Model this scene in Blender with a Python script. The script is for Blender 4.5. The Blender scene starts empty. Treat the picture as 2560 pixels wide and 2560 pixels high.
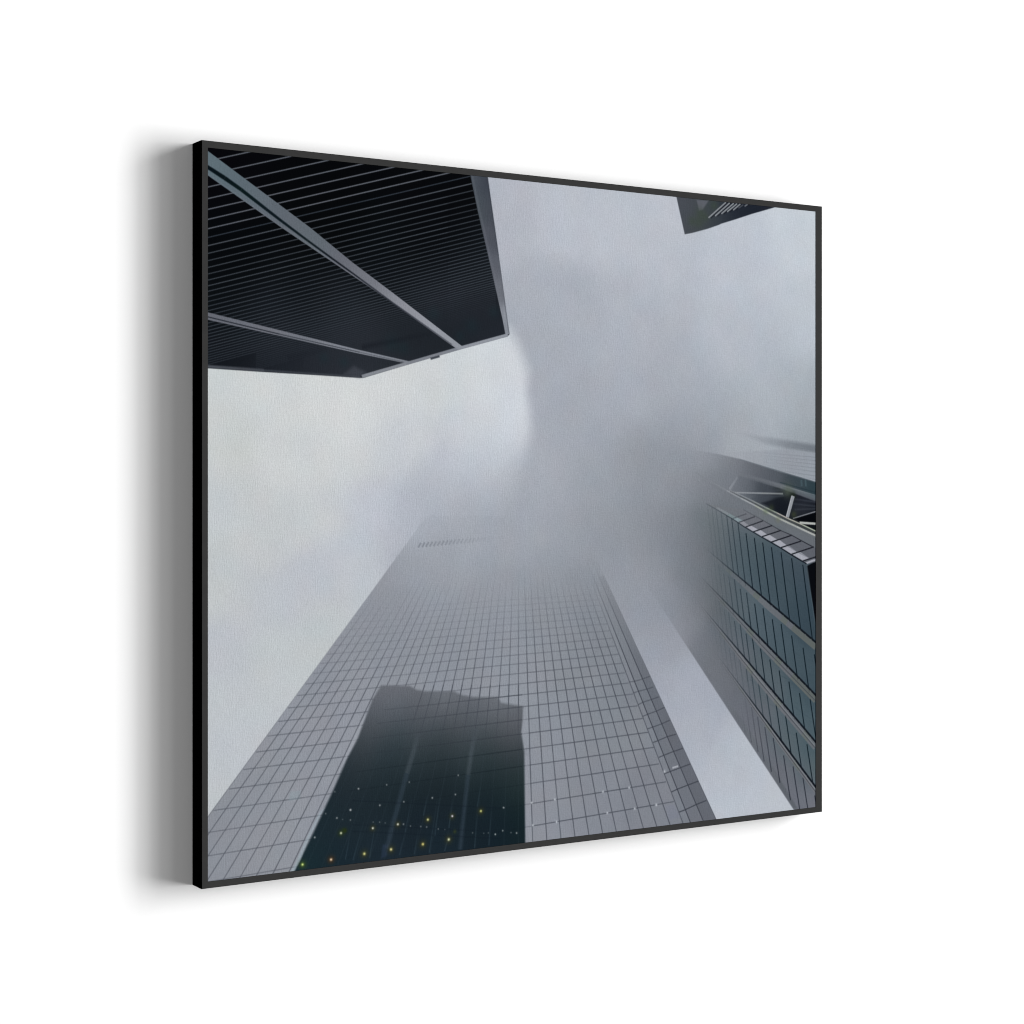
import bpy, math
import numpy as np
from mathutils import Vector

C = bpy.context.scene.collection
SC = bpy.context.scene

# ------------------------------------------------------------------ sizes (metres)
W, H, DEPTH = 1.095, 1.0, 0.0323            # outer size of the frame, how far it stands off the wall
RAIL_L, RAIL_R, RAIL_T, RAIL_B = 0.0089, 0.0136, 0.0093, 0.0090
HANG = 1.5                                  # height of the picture's centre
X0, Z1 = -W / 2, HANG + H / 2               # top left corner of the frame

# ------------------------------------------------------------------ camera
cam = bpy.data.objects.new('camera', bpy.data.cameras.new('camera'))
C.objects.link(cam)
cam.data.sensor_width = 36.0
cam.data.lens = 4594.0 / 2560.0 * 36.0
cam.data.shift_y = (1215.5 - 1280.0) / 2560.0
cam.data.clip_end = 500.0
cam.location = (X0 - 0.95637, -(DEPTH + 2.29570), Z1 - 0.46210)
cam.rotation_euler = Vector((0.532897, 0.846180, 0.0)).to_track_quat('-Z', 'Y').to_euler()
SC.camera = cam

# ------------------------------------------------------------------ world and lamps
world = bpy.data.worlds.new('World')
SC.world = world
world.use_nodes = True
bg = world.node_tree.nodes['Background']
bg.inputs['Color'].default_value = (1, 1, 1, 1)
bg.inputs['Strength'].default_value = 0.075

def lamp(name, azim, elev, w_deg, h_deg, irradiance, dist=40.0):
    """A far soft area lamp. elev = angle off the wall plane, azim = angle above the horizontal, seen along the wall."""
    li = bpy.data.lights.new(name, 'AREA')
    li.shape = 'RECTANGLE'
    e, a = math.radians(elev), math.radians(azim)
    d = Vector((math.cos(e) * math.cos(a), -math.sin(e), math.cos(e) * math.sin(a)))
    sx, sy = 2 * dist * math.tan(math.radians(w_deg / 2)), 2 * dist * math.tan(math.radians(h_deg / 2))
    li.size, li.size_y = sx, sy
    # radiance L = P / (pi * area); irradiance at the wall = L * solid angle * sin(elev); a white wall sends 1/pi of it back
    omega = sx * sy / dist ** 2
    li.energy = math.pi * irradiance / (omega * math.sin(e)) * math.pi * sx * sy
    o = bpy.data.objects.new(name, li)
    C.objects.link(o)
    o.location = Vector((0, 0, HANG)) + d * dist
    z = d                                    # the lamp looks along -z
    y = Vector((0, 0, 1)) - z * z.z
    y.normalize()
    x = y.cross(z)
    from mathutils import Matrix
    o.rotation_euler = Matrix((x, y, z)).transposed().to_euler()
    return o

lamp('key_softbox', 4, 19.2, 8.6, 44, 0.50)
lamp('mid_softbox', 4, 23.5, 13, 44, 0.33)
lamp('side_softbox', 4, 30.0, 12, 44, 0.24)
lamp('wide_softbox', 4, 42.0, 22, 44, 0.135)
lamp('top_softbox', 62, 48.0, 40, 30, 0.035)
lamp('added_fill', 180, 66.0, 40, 50, 0.225)  # added fill without a known source: evenly lifts the shadow left of the frame

SC.cycles.filter_width = 1.1               # a crisp product shot
SC.view_settings.view_transform = 'Standard'
SC.view_settings.look = 'None'
SC.view_settings.exposure = 0.0
SC.view_settings.gamma = 1.0
SC.view_settings.use_curve_mapping = False

# ------------------------------------------------------------------ materials
def material(name, rough=0.9, spec=0.0):
    m = bpy.data.materials.new(name)
    m.use_nodes = True
    nt = m.node_tree
    b = nt.nodes['Principled BSDF']
    b.inputs['Roughness'].default_value = rough
    b.inputs['Specular IOR Level'].default_value = spec
    return m, nt, b

def node(nt, kind, **inputs):
    n = nt.nodes.new(kind)
    for k, v in inputs.items():
        n.inputs[k.replace('_', ' ')].default_value = v
    return n

def wall_material():
    m, nt, b = material('white wall paint')
    tc = node(nt, 'ShaderNodeTexCoord')
    no = node(nt, 'ShaderNodeTexNoise', Scale=260.0, Detail=3.0)
    nt.links.new(tc.outputs['Object'], no.inputs['Vector'])
    r = node(nt, 'ShaderNodeMapRange', To_Min=0.795, To_Max=0.805)
    nt.links.new(no.outputs['Fac'], r.inputs['Value'])
    cb = node(nt, 'ShaderNodeCombineColor')
    for ch in ('Red', 'Green', 'Blue'):
        nt.links.new(r.outputs['Result'], cb.inputs[ch])
    nt.links.new(cb.outputs['Color'], b.inputs['Base Color'])
    return m

def paint_material(name, lo, hi, rough, spec):
    m, nt, b = material(name, rough, spec)
    tc = node(nt, 'ShaderNodeTexCoord')
    no = node(nt, 'ShaderNodeTexNoise', Scale=60.0, Detail=4.0)
    nt.links.new(tc.outputs['Object'], no.inputs['Vector'])
    ra = node(nt, 'ShaderNodeValToRGB')
    ra.color_ramp.elements[0].position, ra.color_ramp.elements[1].position = 0.35, 0.65
    ra.color_ramp.elements[0].color = lo + (1,)
    ra.color_ramp.elements[1].color = hi + (1,)
    nt.links.new(no.outputs['Fac'], ra.inputs['Fac'])
    nt.links.new(ra.outputs['Color'], b.inputs['Base Color'])
    return m

def canvas_material():
    """Printed ink colours from the mesh, over the weave of the canvas."""
    m, nt, b = material('printed canvas')
    at = node(nt, 'ShaderNodeAttribute')
    at.attribute_name = 'ink'
    nt.links.new(at.outputs['Color'], b.inputs['Base Color'])
    tc = node(nt, 'ShaderNodeTexCoord')
    heights = []
    for sx, sz in ((620.0, 95.0), (95.0, 620.0), (420.0, 420.0)):
        mp = node(nt, 'ShaderNodeMapping')
        mp.inputs['Scale'].default_value = (sx, 1.0, sz)
        nt.links.new(tc.outputs['Object'], mp.inputs['Vector'])
        no = node(nt, 'ShaderNodeTexNoise', Scale=1.0, Detail=1.5, Roughness=0.6)
        nt.links.new(mp.outputs['Vector'], no.inputs['Vector'])
        heights.append(no.outputs['Fac'])
    # painted shading for the cross threads, whose relief the side lamps barely show
    rg = node(nt, 'ShaderNodeMapRange', From_Min=0.3, From_Max=0.7, To_Min=0.97, To_Max=1.03)
    nt.links.new(heights[1], rg.inputs['Value'])
    mul = node(nt, 'ShaderNodeVectorMath')
    mul.operation = 'SCALE'
    nt.links.new(at.outputs['Color'], mul.inputs[0])
    nt.links.new(rg.outputs['Result'], mul.inputs['Scale'])
    nt.links.new(mul.outputs['Vector'], b.inputs['Base Color'])
    add = None
    for h in heights:
        if add is None:
            add = h
        else:
            ma = node(nt, 'ShaderNodeMath')
            ma.operation = 'ADD'
            nt.links.new(add, ma.inputs[0]); nt.links.new(h, ma.inputs[1])
            add = ma.outputs[0]
    bu = node(nt, 'ShaderNodeBump', Strength=WEAVE, Distance=0.001)
    nt.links.new(add, bu.inputs['Height'])
    nt.links.new(bu.outputs['Normal'], b.inputs['Normal'])
    return m

WEAVE = 0.16

# ------------------------------------------------------------------ the printed picture, in canvas millimetres
# 'F' field of colours, 'P' polygon with a field, 'D' round spot, bare numbers a stroke
# (x0, y0, x1, y1, width0, width1, colour, alpha0, alpha1[, softness[, end colour]]); all drawn in order from the top left corner
ARTWORK = [
('F',[(465.5,28,180,184,194,1),(616.4,39.2,187,192,202,1),(715.4,23,190,195,204,1),(766.3,93,184,189,199,1),(925.1,90.6,190,196,206,1),(1047.6,38.9,199,206,214,1),(1070.5,185.4,188,195,204,1),(925.1,235,183,189,199,1),(715.4,202.8,177,182,192,1),(577.8,209.5,172,177,187,1),(530.4,259.1,170,175,185,1),(616.4,368,165,170,180,1),(715.4,325.4,169,174,184,1),(818.2,322.7,170,176,186,1),(980.1,310,174,181,190,1),(1070.5,324.9,168,176,184,1),(925.1,362.4,162,168,176,1),(1070.5,372.9,150,157,164,1),(818.2,389.4,147,152,161,1),(756,431.4,144,149,157,1),(715.4,447.9,152,157,166,1),(645.7,448.1,158,163,172,1),(539.8,448.4,170,175,185,1),(521,495.7,168,173,183,1),(616.4,528.4,152,157,166,1),(715.4,529.7,145,150,158,1),(787,530.6,128,133,141,1),(761.2,596.2,142,147,156,1),(715.4,611.4,149,154,164,1),(675.3,569.7,148,153,162,1),(787,679.7,150,155,165,1),(839.3,782.1,164,169,181,1),(818.2,822.5,170,175,186,1),(903.4,912.8,180,186,196,1),(958,968.6,190,196,205,1),(735.6,677.6,150,155,165,1),(745.8,743.8,160,165,177,1),(502.4,542.7,160,165,174,1),(429.1,549.2,160,165,175,1),(384.3,525.5,168,173,183,1),(521,645.3,145,150,159,1),(340.4,600.9,150,154,163,1)],42),
('P',[(-13.8,262.3),(483.8,228.8),(496.4,246),(507.6,272.7),(516.1,328.2),(518.9,369.7),(516.1,405.4),(514.6,447),(503.4,529.9),(366.8,597.3),(288.3,623.5),(9,935.2),(-13.8,932.8)],[(14.8,322.1,207,212,213,1),(107.9,333.7,210,214,215,1),(172,324.7,212,216,217,1),(204.8,360.7,213,216,217,1),(288.6,306.3,212,216,218,1),(375.5,288.2,208,213,216,1),(456.3,262,212,217,221,1),(497.7,244.7,206,211,218,1),(497.7,323.1,207,212,221,1),(474.6,292.5,213,218,223,1),(456.3,339.8,210,215,220,1),(488.5,370.3,210,215,222,1),(429.1,386.8,202,207,213,1),(483.8,409.5,207,212,220,1),(456.3,448.6,196,202,210,1),(393.2,448.8,191,196,207,1),(393.2,487.2,186,191,201,1),(305.8,411.3,203,207,212,1),(221.3,427,207,211,213,1),(139.7,420.3,206,210,212,1),(30,399.9,203,207,207,1),(14.8,485.3,199,204,207,1),(92.1,521.7,200,204,206,1),(172,508.1,200,204,207,1),(254.7,486.5,192,197,207,1),(305.8,524.5,186,191,202,1),(254.7,561.1,192,198,206,1),(188.3,581.9,189,193,202,1),(139.7,617.1,189,193,201,1),(76.4,607.8,193,197,202,1),(14.8,591.7,196,201,203,1),(204.8,611.8,195,200,205,1),(172,654.8,194,200,202,1),(107.9,688.4,196,201,203,1),(30,684.7,191,195,202,1),(14.8,754.9,193,198,202,1),(76.4,751.6,195,200,204,1),(14.8,840.1,196,201,205,1),(45.4,821.1,192,197,203,1),(429.1,526,178,183,193,1),(340.4,524.9,184,189,200,1),(366.8,467.6,186,191,201,0.85),(427.3,450.1,190,195,204,0.85),(468.5,435.3,198,203,212,0.95),(496.4,399.7,207,212,220,1),(434.2,406.3,204,209,217,1),(516.1,447,172,177,187,0.15),(475.5,473.6,174,179,189,0.3),(407,502.5,172,177,187,0.25),(360.2,496.3,176,181,191,0.6),(340.3,510.5,184,189,199,0.85),(380.1,528.3,170,175,185,0.1),(434.2,529,168,173,183,0),(503.4,512.1,168,173,183,0),(327.2,567.6,184,189,199,0.5),(366.8,580,170,175,184,0),(538.7,440.9,172,177,187,0)],34,28),
('P',[(344.7,504.8),(-25.2,945),(-13.8,1002),(912.7,1059.9),(876.8,998.8),(642.7,574.3),(605.7,507.1)],[(340.4,494.5,164,169,178,0),(384.3,494.8,164,169,178,0),(340.4,524.9,162,167,176,0.55),(331.7,551.3,158,163,172,0.9),(393.2,548.6,161,166,175,0.65),(474.6,557.8,158,163,172,0.5),(521,519.3,158,163,172,0),(577.8,551.8,150,155,164,0.1),(616.4,528.4,150,155,164,0),(645.7,553,147,152,160,0.2),(271.6,606.4,146,150,159,1),(357.9,601.4,150,155,164,1),(474.6,604.6,148,153,162,0.9),(577.8,607.5,143,148,156,0.7),(626.1,608.9,134,139,147,0.6),(665.4,634.3,130,135,143,0.9),(188.3,714.4,142,146,155,1),(305.8,675.3,143,148,157,1),(429.1,672.9,144,149,158,1),(568.3,670.8,140,145,153,1),(665.4,682.9,131,136,144,1),(76.4,845.1,145,149,157,1),(139.7,799.3,147,151,160,1),(204.8,759.6,148,152,161,1),(254.7,717.9,147,152,161,1),(393.2,725.2,143,148,157,1),(502.4,738.8,147,152,161,1),(616.4,745,138,143,151,1),(715.4,766.7,128,133,141,1),(30,948.1,143,147,155,1),(107.9,927.3,147,151,159,1),(163.9,888.9,150,154,163,1),(539.8,843.5,142,147,156,1),(539.8,954.2,142,146,155,1),(635.9,931.2,136,140,149,1),(756,941.9,130,134,143,1),(665.4,836.7,135,140,148,1),(849.8,950.3,124,128,137,1)],2.2,34),
('P',[(628.5,598.3),(634.7,598.5),(838.2,1026.5),(822.1,1024.9)],[(647.7,604.9,135,140,148,0),(692.6,722.8,130,134,142,0.5),(753.7,856.3,124,129,138,0.8),(808.3,979.5,122,127,136,1)],1.3,60),
('P',[(634.7,598.5),(645.5,598.7),(866.6,1029.5),(838.2,1026.5)],[(647.7,604.9,128,133,141,0),(700.2,710.9,118,123,131,0.8),(769.2,857.4,112,117,126,1),(832,981.8,112,116,125,1)],1.3,60),
('P',[(645.5,598.7),(656.4,599),(895.3,1032.5),(866.6,1029.5)],[(647.7,598.8,122,127,135,0),(677.6,654.7,112,117,125,0.6),(723,736.6,104,109,118,1),(800.4,878.5,101,105,114,1),(860,987.6,99,103,112,1)],1.3,60),
(282.5,589.3,255.8,622.4,1.39,1.62,(76,80,89),0,.05),
(255.8,622.4,229.4,655.2,1.38,1.6,(76,80,89),.05,.19),
(229.4,655.2,203.2,687.6,1.37,1.59,(76,80,89),.19,.38),
(203.2,687.6,177.4,719.6,1.35,1.58,(76,80,89),.38,.55),
(177.4,719.6,151.8,751.3,1.34,1.56,(76,80,89),.55,.65),
(151.8,751.3,126.5,782.7,1.33,1.55,(76,80,89),.65,.66),
(126.5,782.7,93.2,824,1.32,1.54,(76,80,89),.66,.66),
(93.2,824,56.3,869.8,1.31,1.52,(76,80,89),.66,.66),
(56.3,869.8,19.9,914.8,1.29,1.5,(76,80,89),.66,.66),
(19.9,914.8,-27.6,973.8,1.28,1.48,(76,80,89),.66,.66),
(292,589.5,266.4,622.8,1.39,1.62,(76,80,89),0,.04),
(266.4,622.8,241.1,655.6,1.38,1.61,(76,80,89),.04,.18),
(241.1,655.6,216,688.2,1.37,1.6,(76,80,89),.18,.36),
(216,688.2,191.2,720.3,1.36,1.58,(76,80,89),.36,.53),
(191.2,720.3,166.6,752.2,1.35,1.57,(76,80,89),.53,.63),
(166.6,752.2,142.3,783.8,1.34,1.56,(76,80,89),.63,.64),
(142.3,783.8,110.3,825.3,1.33,1.54,(76,80,89),.64,.64),
(110.3,825.3,74.8,871.4,1.31,1.53,(76,80,89),.64,.64),
(74.8,871.4,39.8,916.8,1.3,1.51,(76,80,89),.64,.64),
(39.8,916.8,-6,976.3,1.29,1.49,(76,80,89),.64,.64),
(322.2,561.8,301.6,589.8,1.4,1.64,(76,80,89),0,.02),
(301.6,589.8,277.1,623.1,1.4,1.63,(76,80,89),.02,.05),
(277.1,623.1,252.9,656.1,1.39,1.61,(76,80,89),.05,.2),
(252.9,656.1,228.9,688.8,1.38,1.6,(76,80,89),.2,.39),
(228.9,688.8,205.1,721.1,1.36,1.59,(76,80,89),.39,.57),
(205.1,721.1,181.6,753.1,1.35,1.58,(76,80,89),.57,.68),
(181.6,753.1,158.3,784.8,1.34,1.57,(76,80,89),.68,.68),
(158.3,784.8,127.6,826.6,1.34,1.55,(76,80,89),.68,.68),
(127.6,826.6,93.5,873,1.32,1.54,(76,80,89),.68,.68),
(93.5,873,59.9,918.8,1.31,1.52,(76,80,89),.68,.68),
(59.9,918.8,15.8,978.7,1.29,1.5,(76,80,89),.68,.68),
(15.8,978.7,-5.9,1008.3,1.28,1.49,(76,80,89),.68,.68),
(330.8,561.9,311.2,590,1.41,1.64,(76,80,89),0,.02),
(311.2,590,287.8,623.5,1.4,1.63,(76,80,89),.02,.04),
(287.8,623.5,264.7,656.6,1.39,1.62,(76,80,89),.04,.19),
(264.7,656.6,241.8,689.4,1.38,1.61,(76,80,89),.19,.37),
(241.8,689.4,219.1,721.8,1.37,1.6,(76,80,89),.37,.54),
(219.1,721.8,196.6,754,1.36,1.59,(76,80,89),.54,.64),
(196.6,754,174.3,785.9,1.35,1.58,(76,80,89),.64,.65),
(174.3,785.9,144.9,828,1.34,1.56,(76,80,89),.65,.65),
(144.9,828,112.3,874.7,1.33,1.54,(76,80,89),.65,.65),
(112.3,874.7,80.1,920.7,1.32,1.53,(76,80,89),.65,.65),
(80.1,920.7,37.9,981.2,1.3,1.51,(76,80,89),.65,.65),
(37.9,981.2,17,1011,1.28,1.5,(76,80,89),.65,.65),
(339.5,562.1,320.8,590.3,1.41,1.65,(76,80,89),0,.02),
(320.8,590.3,298.6,623.8,1.4,1.64,(76,80,89),.02,.04),
(298.6,623.8,276.6,657,1.39,1.63,(76,80,89),.04,.18),
(276.6,657,254.8,690,1.39,1.62,(76,80,89),.18,.36),
(254.8,690,233.1,722.6,1.38,1.6,(76,80,89),.36,.53),
(233.1,722.6,211.7,755,1.37,1.59,(76,80,89),.53,.62),
(211.7,755,190.4,787,1.36,1.58,(76,80,89),.62,.63),
(190.4,787,162.4,829.3,1.35,1.57,(76,80,89),.63,.63),
(162.4,829.3,131.3,876.3,1.34,1.55,(76,80,89),.63,.63),
(131.3,876.3,100.5,922.7,1.32,1.54,(76,80,89),.63,.63),
(100.5,922.7,60.1,983.7,1.31,1.52,(76,80,89),.63,.63),
(60.1,983.7,40.2,1013.7,1.29,1.51,(76,80,89),.63,.63),
(348.2,562.3,330.5,590.5,1.42,1.65,(76,80,89),0,.02),
(330.5,590.5,309.4,624.2,1.41,1.64,(76,80,89),.02,.15),
(309.4,624.2,288.5,657.5,1.4,1.63,(76,80,89),.15,.2),
(288.5,657.5,267.8,690.6,1.39,1.62,(76,80,89),.2,.39),
(267.8,690.6,247.3,723.4,1.38,1.61,(76,80,89),.39,.57),
(247.3,723.4,226.9,755.9,1.37,1.6,(76,80,89),.57,.68),
(226.9,755.9,206.7,788.1,1.36,1.59,(76,80,89),.68,.68),
(206.7,788.1,180,830.7,1.36,1.58,(76,80,89),.68,.68),
(180,830.7,150.4,878,1.34,1.56,(76,80,89),.68,.68),
(150.4,878,121.1,924.7,1.33,1.55,(76,80,89),.68,.68),
(121.1,924.7,82.6,986.2,1.32,1.53,(76,80,89),.68,.68),
(82.6,986.2,63.6,1016.5,1.3,1.52,(76,80,89),.68,.68),
(356.9,562.5,340.2,590.8,1.42,1.66,(76,80,89),0,.03),
(340.2,590.8,320.3,624.5,1.41,1.65,(76,80,89),.03,.17),
(320.3,624.5,300.5,658,1.4,1.64,(76,80,89),.17,.22),
(300.5,658,280.9,691.2,1.4,1.63,(76,80,89),.22,.44),
(280.9,691.2,261.5,724.1,1.39,1.62,(76,80,89),.44,.64),
(261.5,724.1,242.2,756.8,1.38,1.61,(76,80,89),.64,.76),
(242.2,756.8,223.1,789.2,1.37,1.6,(76,80,89),.76,.77),
(223.1,789.2,197.8,832,1.36,1.59,(76,80,89),.77,.77),
(197.8,832,169.6,879.7,1.35,1.57,(76,80,89),.77,.77),
(169.6,879.7,141.8,926.8,1.34,1.56,(76,80,89),.77,.77),
(141.8,926.8,105.3,988.7,1.33,1.54,(76,80,89),.77,.77),
(105.3,988.7,87.2,1019.3,1.31,1.53,(76,80,89),.77,.77),
(365.7,562.6,350,591.1,1.42,1.66,(76,80,89),0,.03),
(350,591.1,331.2,624.9,1.42,1.65,(76,80,89),.03,.16),
(331.2,624.9,312.6,658.5,1.41,1.64,(76,80,89),.16,.36),
(312.6,658.5,294.1,691.8,1.4,1.63,(76,80,89),.36,.43),
(294.1,691.8,275.8,724.9,1.39,1.63,(76,80,89),.43,.62),
(275.8,724.9,257.6,757.7,1.38,1.62,(76,80,89),.62,.74),
(257.6,757.7,239.5,790.3,1.38,1.61,(76,80,89),.74,.75),
(239.5,790.3,215.7,833.4,1.37,1.6,(76,80,89),.75,.75),
(215.7,833.4,189.1,881.4,1.36,1.58,(76,80,89),.75,.75),
(189.1,881.4,162.8,928.8,1.35,1.57,(76,80,89),.75,.75),
(162.8,928.8,128.2,991.3,1.34,1.55,(76,80,89),.75,.75),
(128.2,991.3,111.1,1022.2,1.32,1.54,(76,80,89),.75,.75),
(374.5,562.8,359.8,591.3,1.43,1.67,(76,80,89),0,.03),
(359.8,591.3,342.2,625.3,1.42,1.66,(76,80,89),.03,.16),
(342.2,625.3,324.7,659,1.41,1.65,(76,80,89),.16,.36),
(324.7,659,307.4,692.4,1.41,1.64,(76,80,89),.36,.56),
(307.4,692.4,290.2,725.7,1.4,1.63,(76,80,89),.56,.62),
(290.2,725.7,273.1,758.7,1.39,1.62,(76,80,89),.62,.73),
(273.1,758.7,256.1,791.5,1.38,1.62,(76,80,89),.73,.74),
(256.1,791.5,233.7,834.8,1.38,1.6,(76,80,89),.74,.74),
(233.7,834.8,208.7,883.1,1.37,1.59,(76,80,89),.74,.74),
(208.7,883.1,183.9,930.9,1.36,1.58,(76,80,89),.74,.74),
(183.9,930.9,151.3,993.9,1.35,1.56,(76,80,89),.74,.74),
(151.3,993.9,135.2,1025,1.33,1.56,(76,80,89),.74,.74),
(383.3,563,369.6,591.6,1.43,1.67,(76,80,89),0,.02),
(369.6,591.6,353.2,625.6,1.42,1.66,(76,80,89),.02,.14),
(353.2,625.6,336.9,659.5,1.42,1.66,(76,80,89),.14,.32),
(336.9,659.5,320.7,693.1,1.41,1.65,(76,80,89),.32,.5),
(320.7,693.1,304.7,726.5,1.4,1.64,(76,80,89),.5,.63),
(304.7,726.5,288.7,759.6,1.4,1.63,(76,80,89),.63,.65),
(288.7,759.6,272.8,792.6,1.39,1.62,(76,80,89),.65,.66),
(272.8,792.6,251.8,836.2,1.38,1.61,(76,80,89),.66,.66),
(251.8,836.2,228.4,884.8,1.37,1.6,(76,80,89),.66,.66),
(228.4,884.8,205.2,933,1.36,1.59,(76,80,89),.66,.66),
(205.2,933,174.7,996.5,1.35,1.58,(76,80,89),.66,.66),
(174.7,996.5,159.5,1027.9,1.34,1.57,(76,80,89),.66,.66),
(392.2,563.2,379.5,591.8,1.43,1.68,(76,80,89),0,.02),
(379.5,591.8,364.3,626,1.43,1.67,(76,80,89),.02,.15),
(364.3,626,349.2,659.9,1.42,1.66,(76,80,89),.15,.34),
(349.2,659.9,334.1,693.7,1.42,1.65,(76,80,89),.34,.54),
(334.1,693.7,319.2,727.2,1.41,1.65,(76,80,89),.54,.68),
(319.2,727.2,304.4,760.6,1.4,1.64,(76,80,89),.68,.71),
(304.4,760.6,289.6,793.7,1.4,1.63,(76,80,89),.71,.71),
(289.6,793.7,270.1,837.6,1.39,1.62,(76,80,89),.71,.71),
(270.1,837.6,248.3,886.6,1.38,1.61,(76,80,89),.71,.71),
(248.3,886.6,226.7,935.1,1.37,1.6,(76,80,89),.71,.71),
(226.7,935.1,198.3,999.1,1.36,1.59,(76,80,89),.71,.71),
(198.3,999.1,184.1,1030.9,1.35,1.58,(76,80,89),.71,.71),
(401.1,563.4,389.4,592.1,1.44,1.68,(76,80,89),0,.02),
(389.4,592.1,375.4,626.4,1.43,1.68,(76,80,89),.02,.14),
(375.4,626.4,361.5,660.4,1.43,1.67,(76,80,89),.14,.32),
(361.5,660.4,347.6,694.3,1.42,1.66,(76,80,89),.32,.51),
(347.6,694.3,333.9,728,1.42,1.65,(76,80,89),.51,.64),
(333.9,728,320.2,761.6,1.41,1.65,(76,80,89),.64,.66),
(320.2,761.6,306.6,794.9,1.4,1.64,(76,80,89),.66,.66),
(306.6,794.9,288.5,839,1.4,1.63,(76,80,89),.66,.66),
(288.5,839,268.4,888.3,1.39,1.62,(76,80,89),.66,.66),
(268.4,888.3,248.4,937.2,1.38,1.61,(76,80,89),.66,.66),
(248.4,937.2,222.1,1001.8,1.37,1.6,(76,80,89),.66,.66),
(222.1,1001.8,209,1033.8,1.36,1.59,(76,80,89),.66,.66),
(410,563.5,399.3,592.3,1.44,1.69,(76,80,89),0,.02),
(399.3,592.3,386.5,626.7,1.44,1.68,(76,80,89),.02,.14),
(386.5,626.7,373.8,660.9,1.43,1.67,(76,80,89),.14,.32),
(373.8,660.9,361.2,695,1.43,1.67,(76,80,89),.32,.49),
(361.2,695,348.6,728.8,1.42,1.66,(76,80,89),.49,.62),
(348.6,728.8,336.1,762.5,1.42,1.66,(76,80,89),.62,.65),
(336.1,762.5,323.6,796,1.41,1.65,(76,80,89),.65,.65),
(323.6,796,307.1,840.5,1.41,1.64,(76,80,89),.65,.65),
(307.1,840.5,288.7,890.1,1.4,1.63,(76,80,89),.65,.65),
(288.7,890.1,270.3,939.4,1.39,1.62,(76,80,89),.65,.65),
(270.3,939.4,246.1,1004.5,1.38,1.61,(76,80,89),.65,.65),
(246.1,1004.5,234.1,1036.8,1.37,1.6,(76,80,89),.65,.65),
(419,563.7,409.3,592.6,1.45,1.69,(76,80,89),0,.02),
(409.3,592.6,397.8,627.1,1.44,1.69,(76,80,89),.02,.14),
(397.8,627.1,386.3,661.4,1.44,1.68,(76,80,89),.14,.31),
(386.3,661.4,374.8,695.6,1.43,1.68,(76,80,89),.31,.48),
(374.8,695.6,363.4,729.6,1.43,1.67,(76,80,89),.48,.61),
(363.4,729.6,352.1,763.5,1.42,1.66,(76,80,89),.61,.64),
(352.1,763.5,340.8,797.2,1.42,1.66,(76,80,89),.64,.64),
(340.8,797.2,325.8,841.9,1.41,1.65,(76,80,89),.64,.64),
(325.8,841.9,309.1,891.9,1.41,1.64,(76,80,89),.64,.64),
(309.1,891.9,292.4,941.5,1.4,1.63,(76,80,89),.64,.64),
(292.4,941.5,270.5,1007.2,1.39,1.62,(76,80,89),.64,.64),
(428,563.9,419.3,592.9,1.45,1.7,(76,80,89),0,.02),
(419.3,592.9,409,627.5,1.45,1.69,(76,80,89),.02,.14),
(409,627.5,398.7,661.9,1.44,1.69,(76,80,89),.14,.32),
(398.7,661.9,388.5,696.2,1.44,1.68,(76,80,89),.32,.5),
(388.5,696.2,378.3,730.4,1.43,1.68,(76,80,89),.5,.62),
(378.3,730.4,368.2,764.5,1.43,1.67,(76,80,89),.62,.65),
(368.2,764.5,358.1,798.4,1.42,1.67,(76,80,89),.65,.65),
(358.1,798.4,344.7,843.4,1.42,1.66,(76,80,89),.65,.65),
(344.7,843.4,329.7,893.7,1.41,1.65,(76,80,89),.65,.65),
(329.7,893.7,314.7,943.7,1.41,1.65,(76,80,89),.65,.65),
(314.7,943.7,295,1009.9,1.4,1.64,(76,80,89),.65,.65),
(437,564.1,429.4,593.1,1.45,1.7,(76,80,89),0,.03),
(429.4,593.1,420.3,627.8,1.45,1.7,(76,80,89),.03,.17),
(420.3,627.8,411.3,662.4,1.45,1.69,(76,80,89),.17,.38),
(411.3,662.4,402.3,696.9,1.44,1.69,(76,80,89),.38,.58),
(402.3,696.9,393.3,731.2,1.44,1.68,(76,80,89),.58,.73),
(393.3,731.2,384.4,765.5,1.44,1.68,(76,80,89),.73,.77),
(384.4,765.5,375.5,799.6,1.43,1.68,(76,80,89),.77,.77),
(375.5,799.6,363.7,844.8,1.43,1.67,(76,80,89),.77,.77),
(363.7,844.8,350.4,895.5,1.42,1.66,(76,80,89),.77,.77),
(350.4,895.5,337.2,945.9,1.42,1.66,(76,80,89),.77,.77),
(337.2,945.9,319.8,1012.7,1.41,1.65,(76,80,89),.77,.77),
(446,564.3,439.5,593.4,1.46,1.71,(76,80,89),0,.03),
(439.5,593.4,431.7,628.2,1.46,1.7,(76,80,89),.03,.16),
(431.7,628.2,423.9,662.9,1.45,1.7,(76,80,89),.16,.37),
(423.9,662.9,416.2,697.5,1.45,1.7,(76,80,89),.37,.57),
(416.2,697.5,408.4,732.1,1.45,1.69,(76,80,89),.57,.72),
(408.4,732.1,400.7,766.5,1.44,1.69,(76,80,89),.72,.75),
(400.7,766.5,393,800.7,1.44,1.68,(76,80,89),.75,.75),
(393,800.7,382.8,846.3,1.44,1.68,(76,80,89),.75,.75),
(382.8,846.3,371.3,897.3,1.43,1.67,(76,80,89),.75,.75),
(371.3,897.3,360,948.1,1.43,1.67,(76,80,89),.75,.75),
(360,948.1,344.8,1015.5,1.42,1.66,(76,80,89),.75,.75),
(455.1,564.5,449.7,593.6,1.46,1.71,(76,80,89),0,.03),
(449.7,593.6,443.1,628.6,1.46,1.71,(76,80,89),.03,.16),
(443.1,628.6,436.6,663.4,1.46,1.71,(76,80,89),.16,.37),
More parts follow.
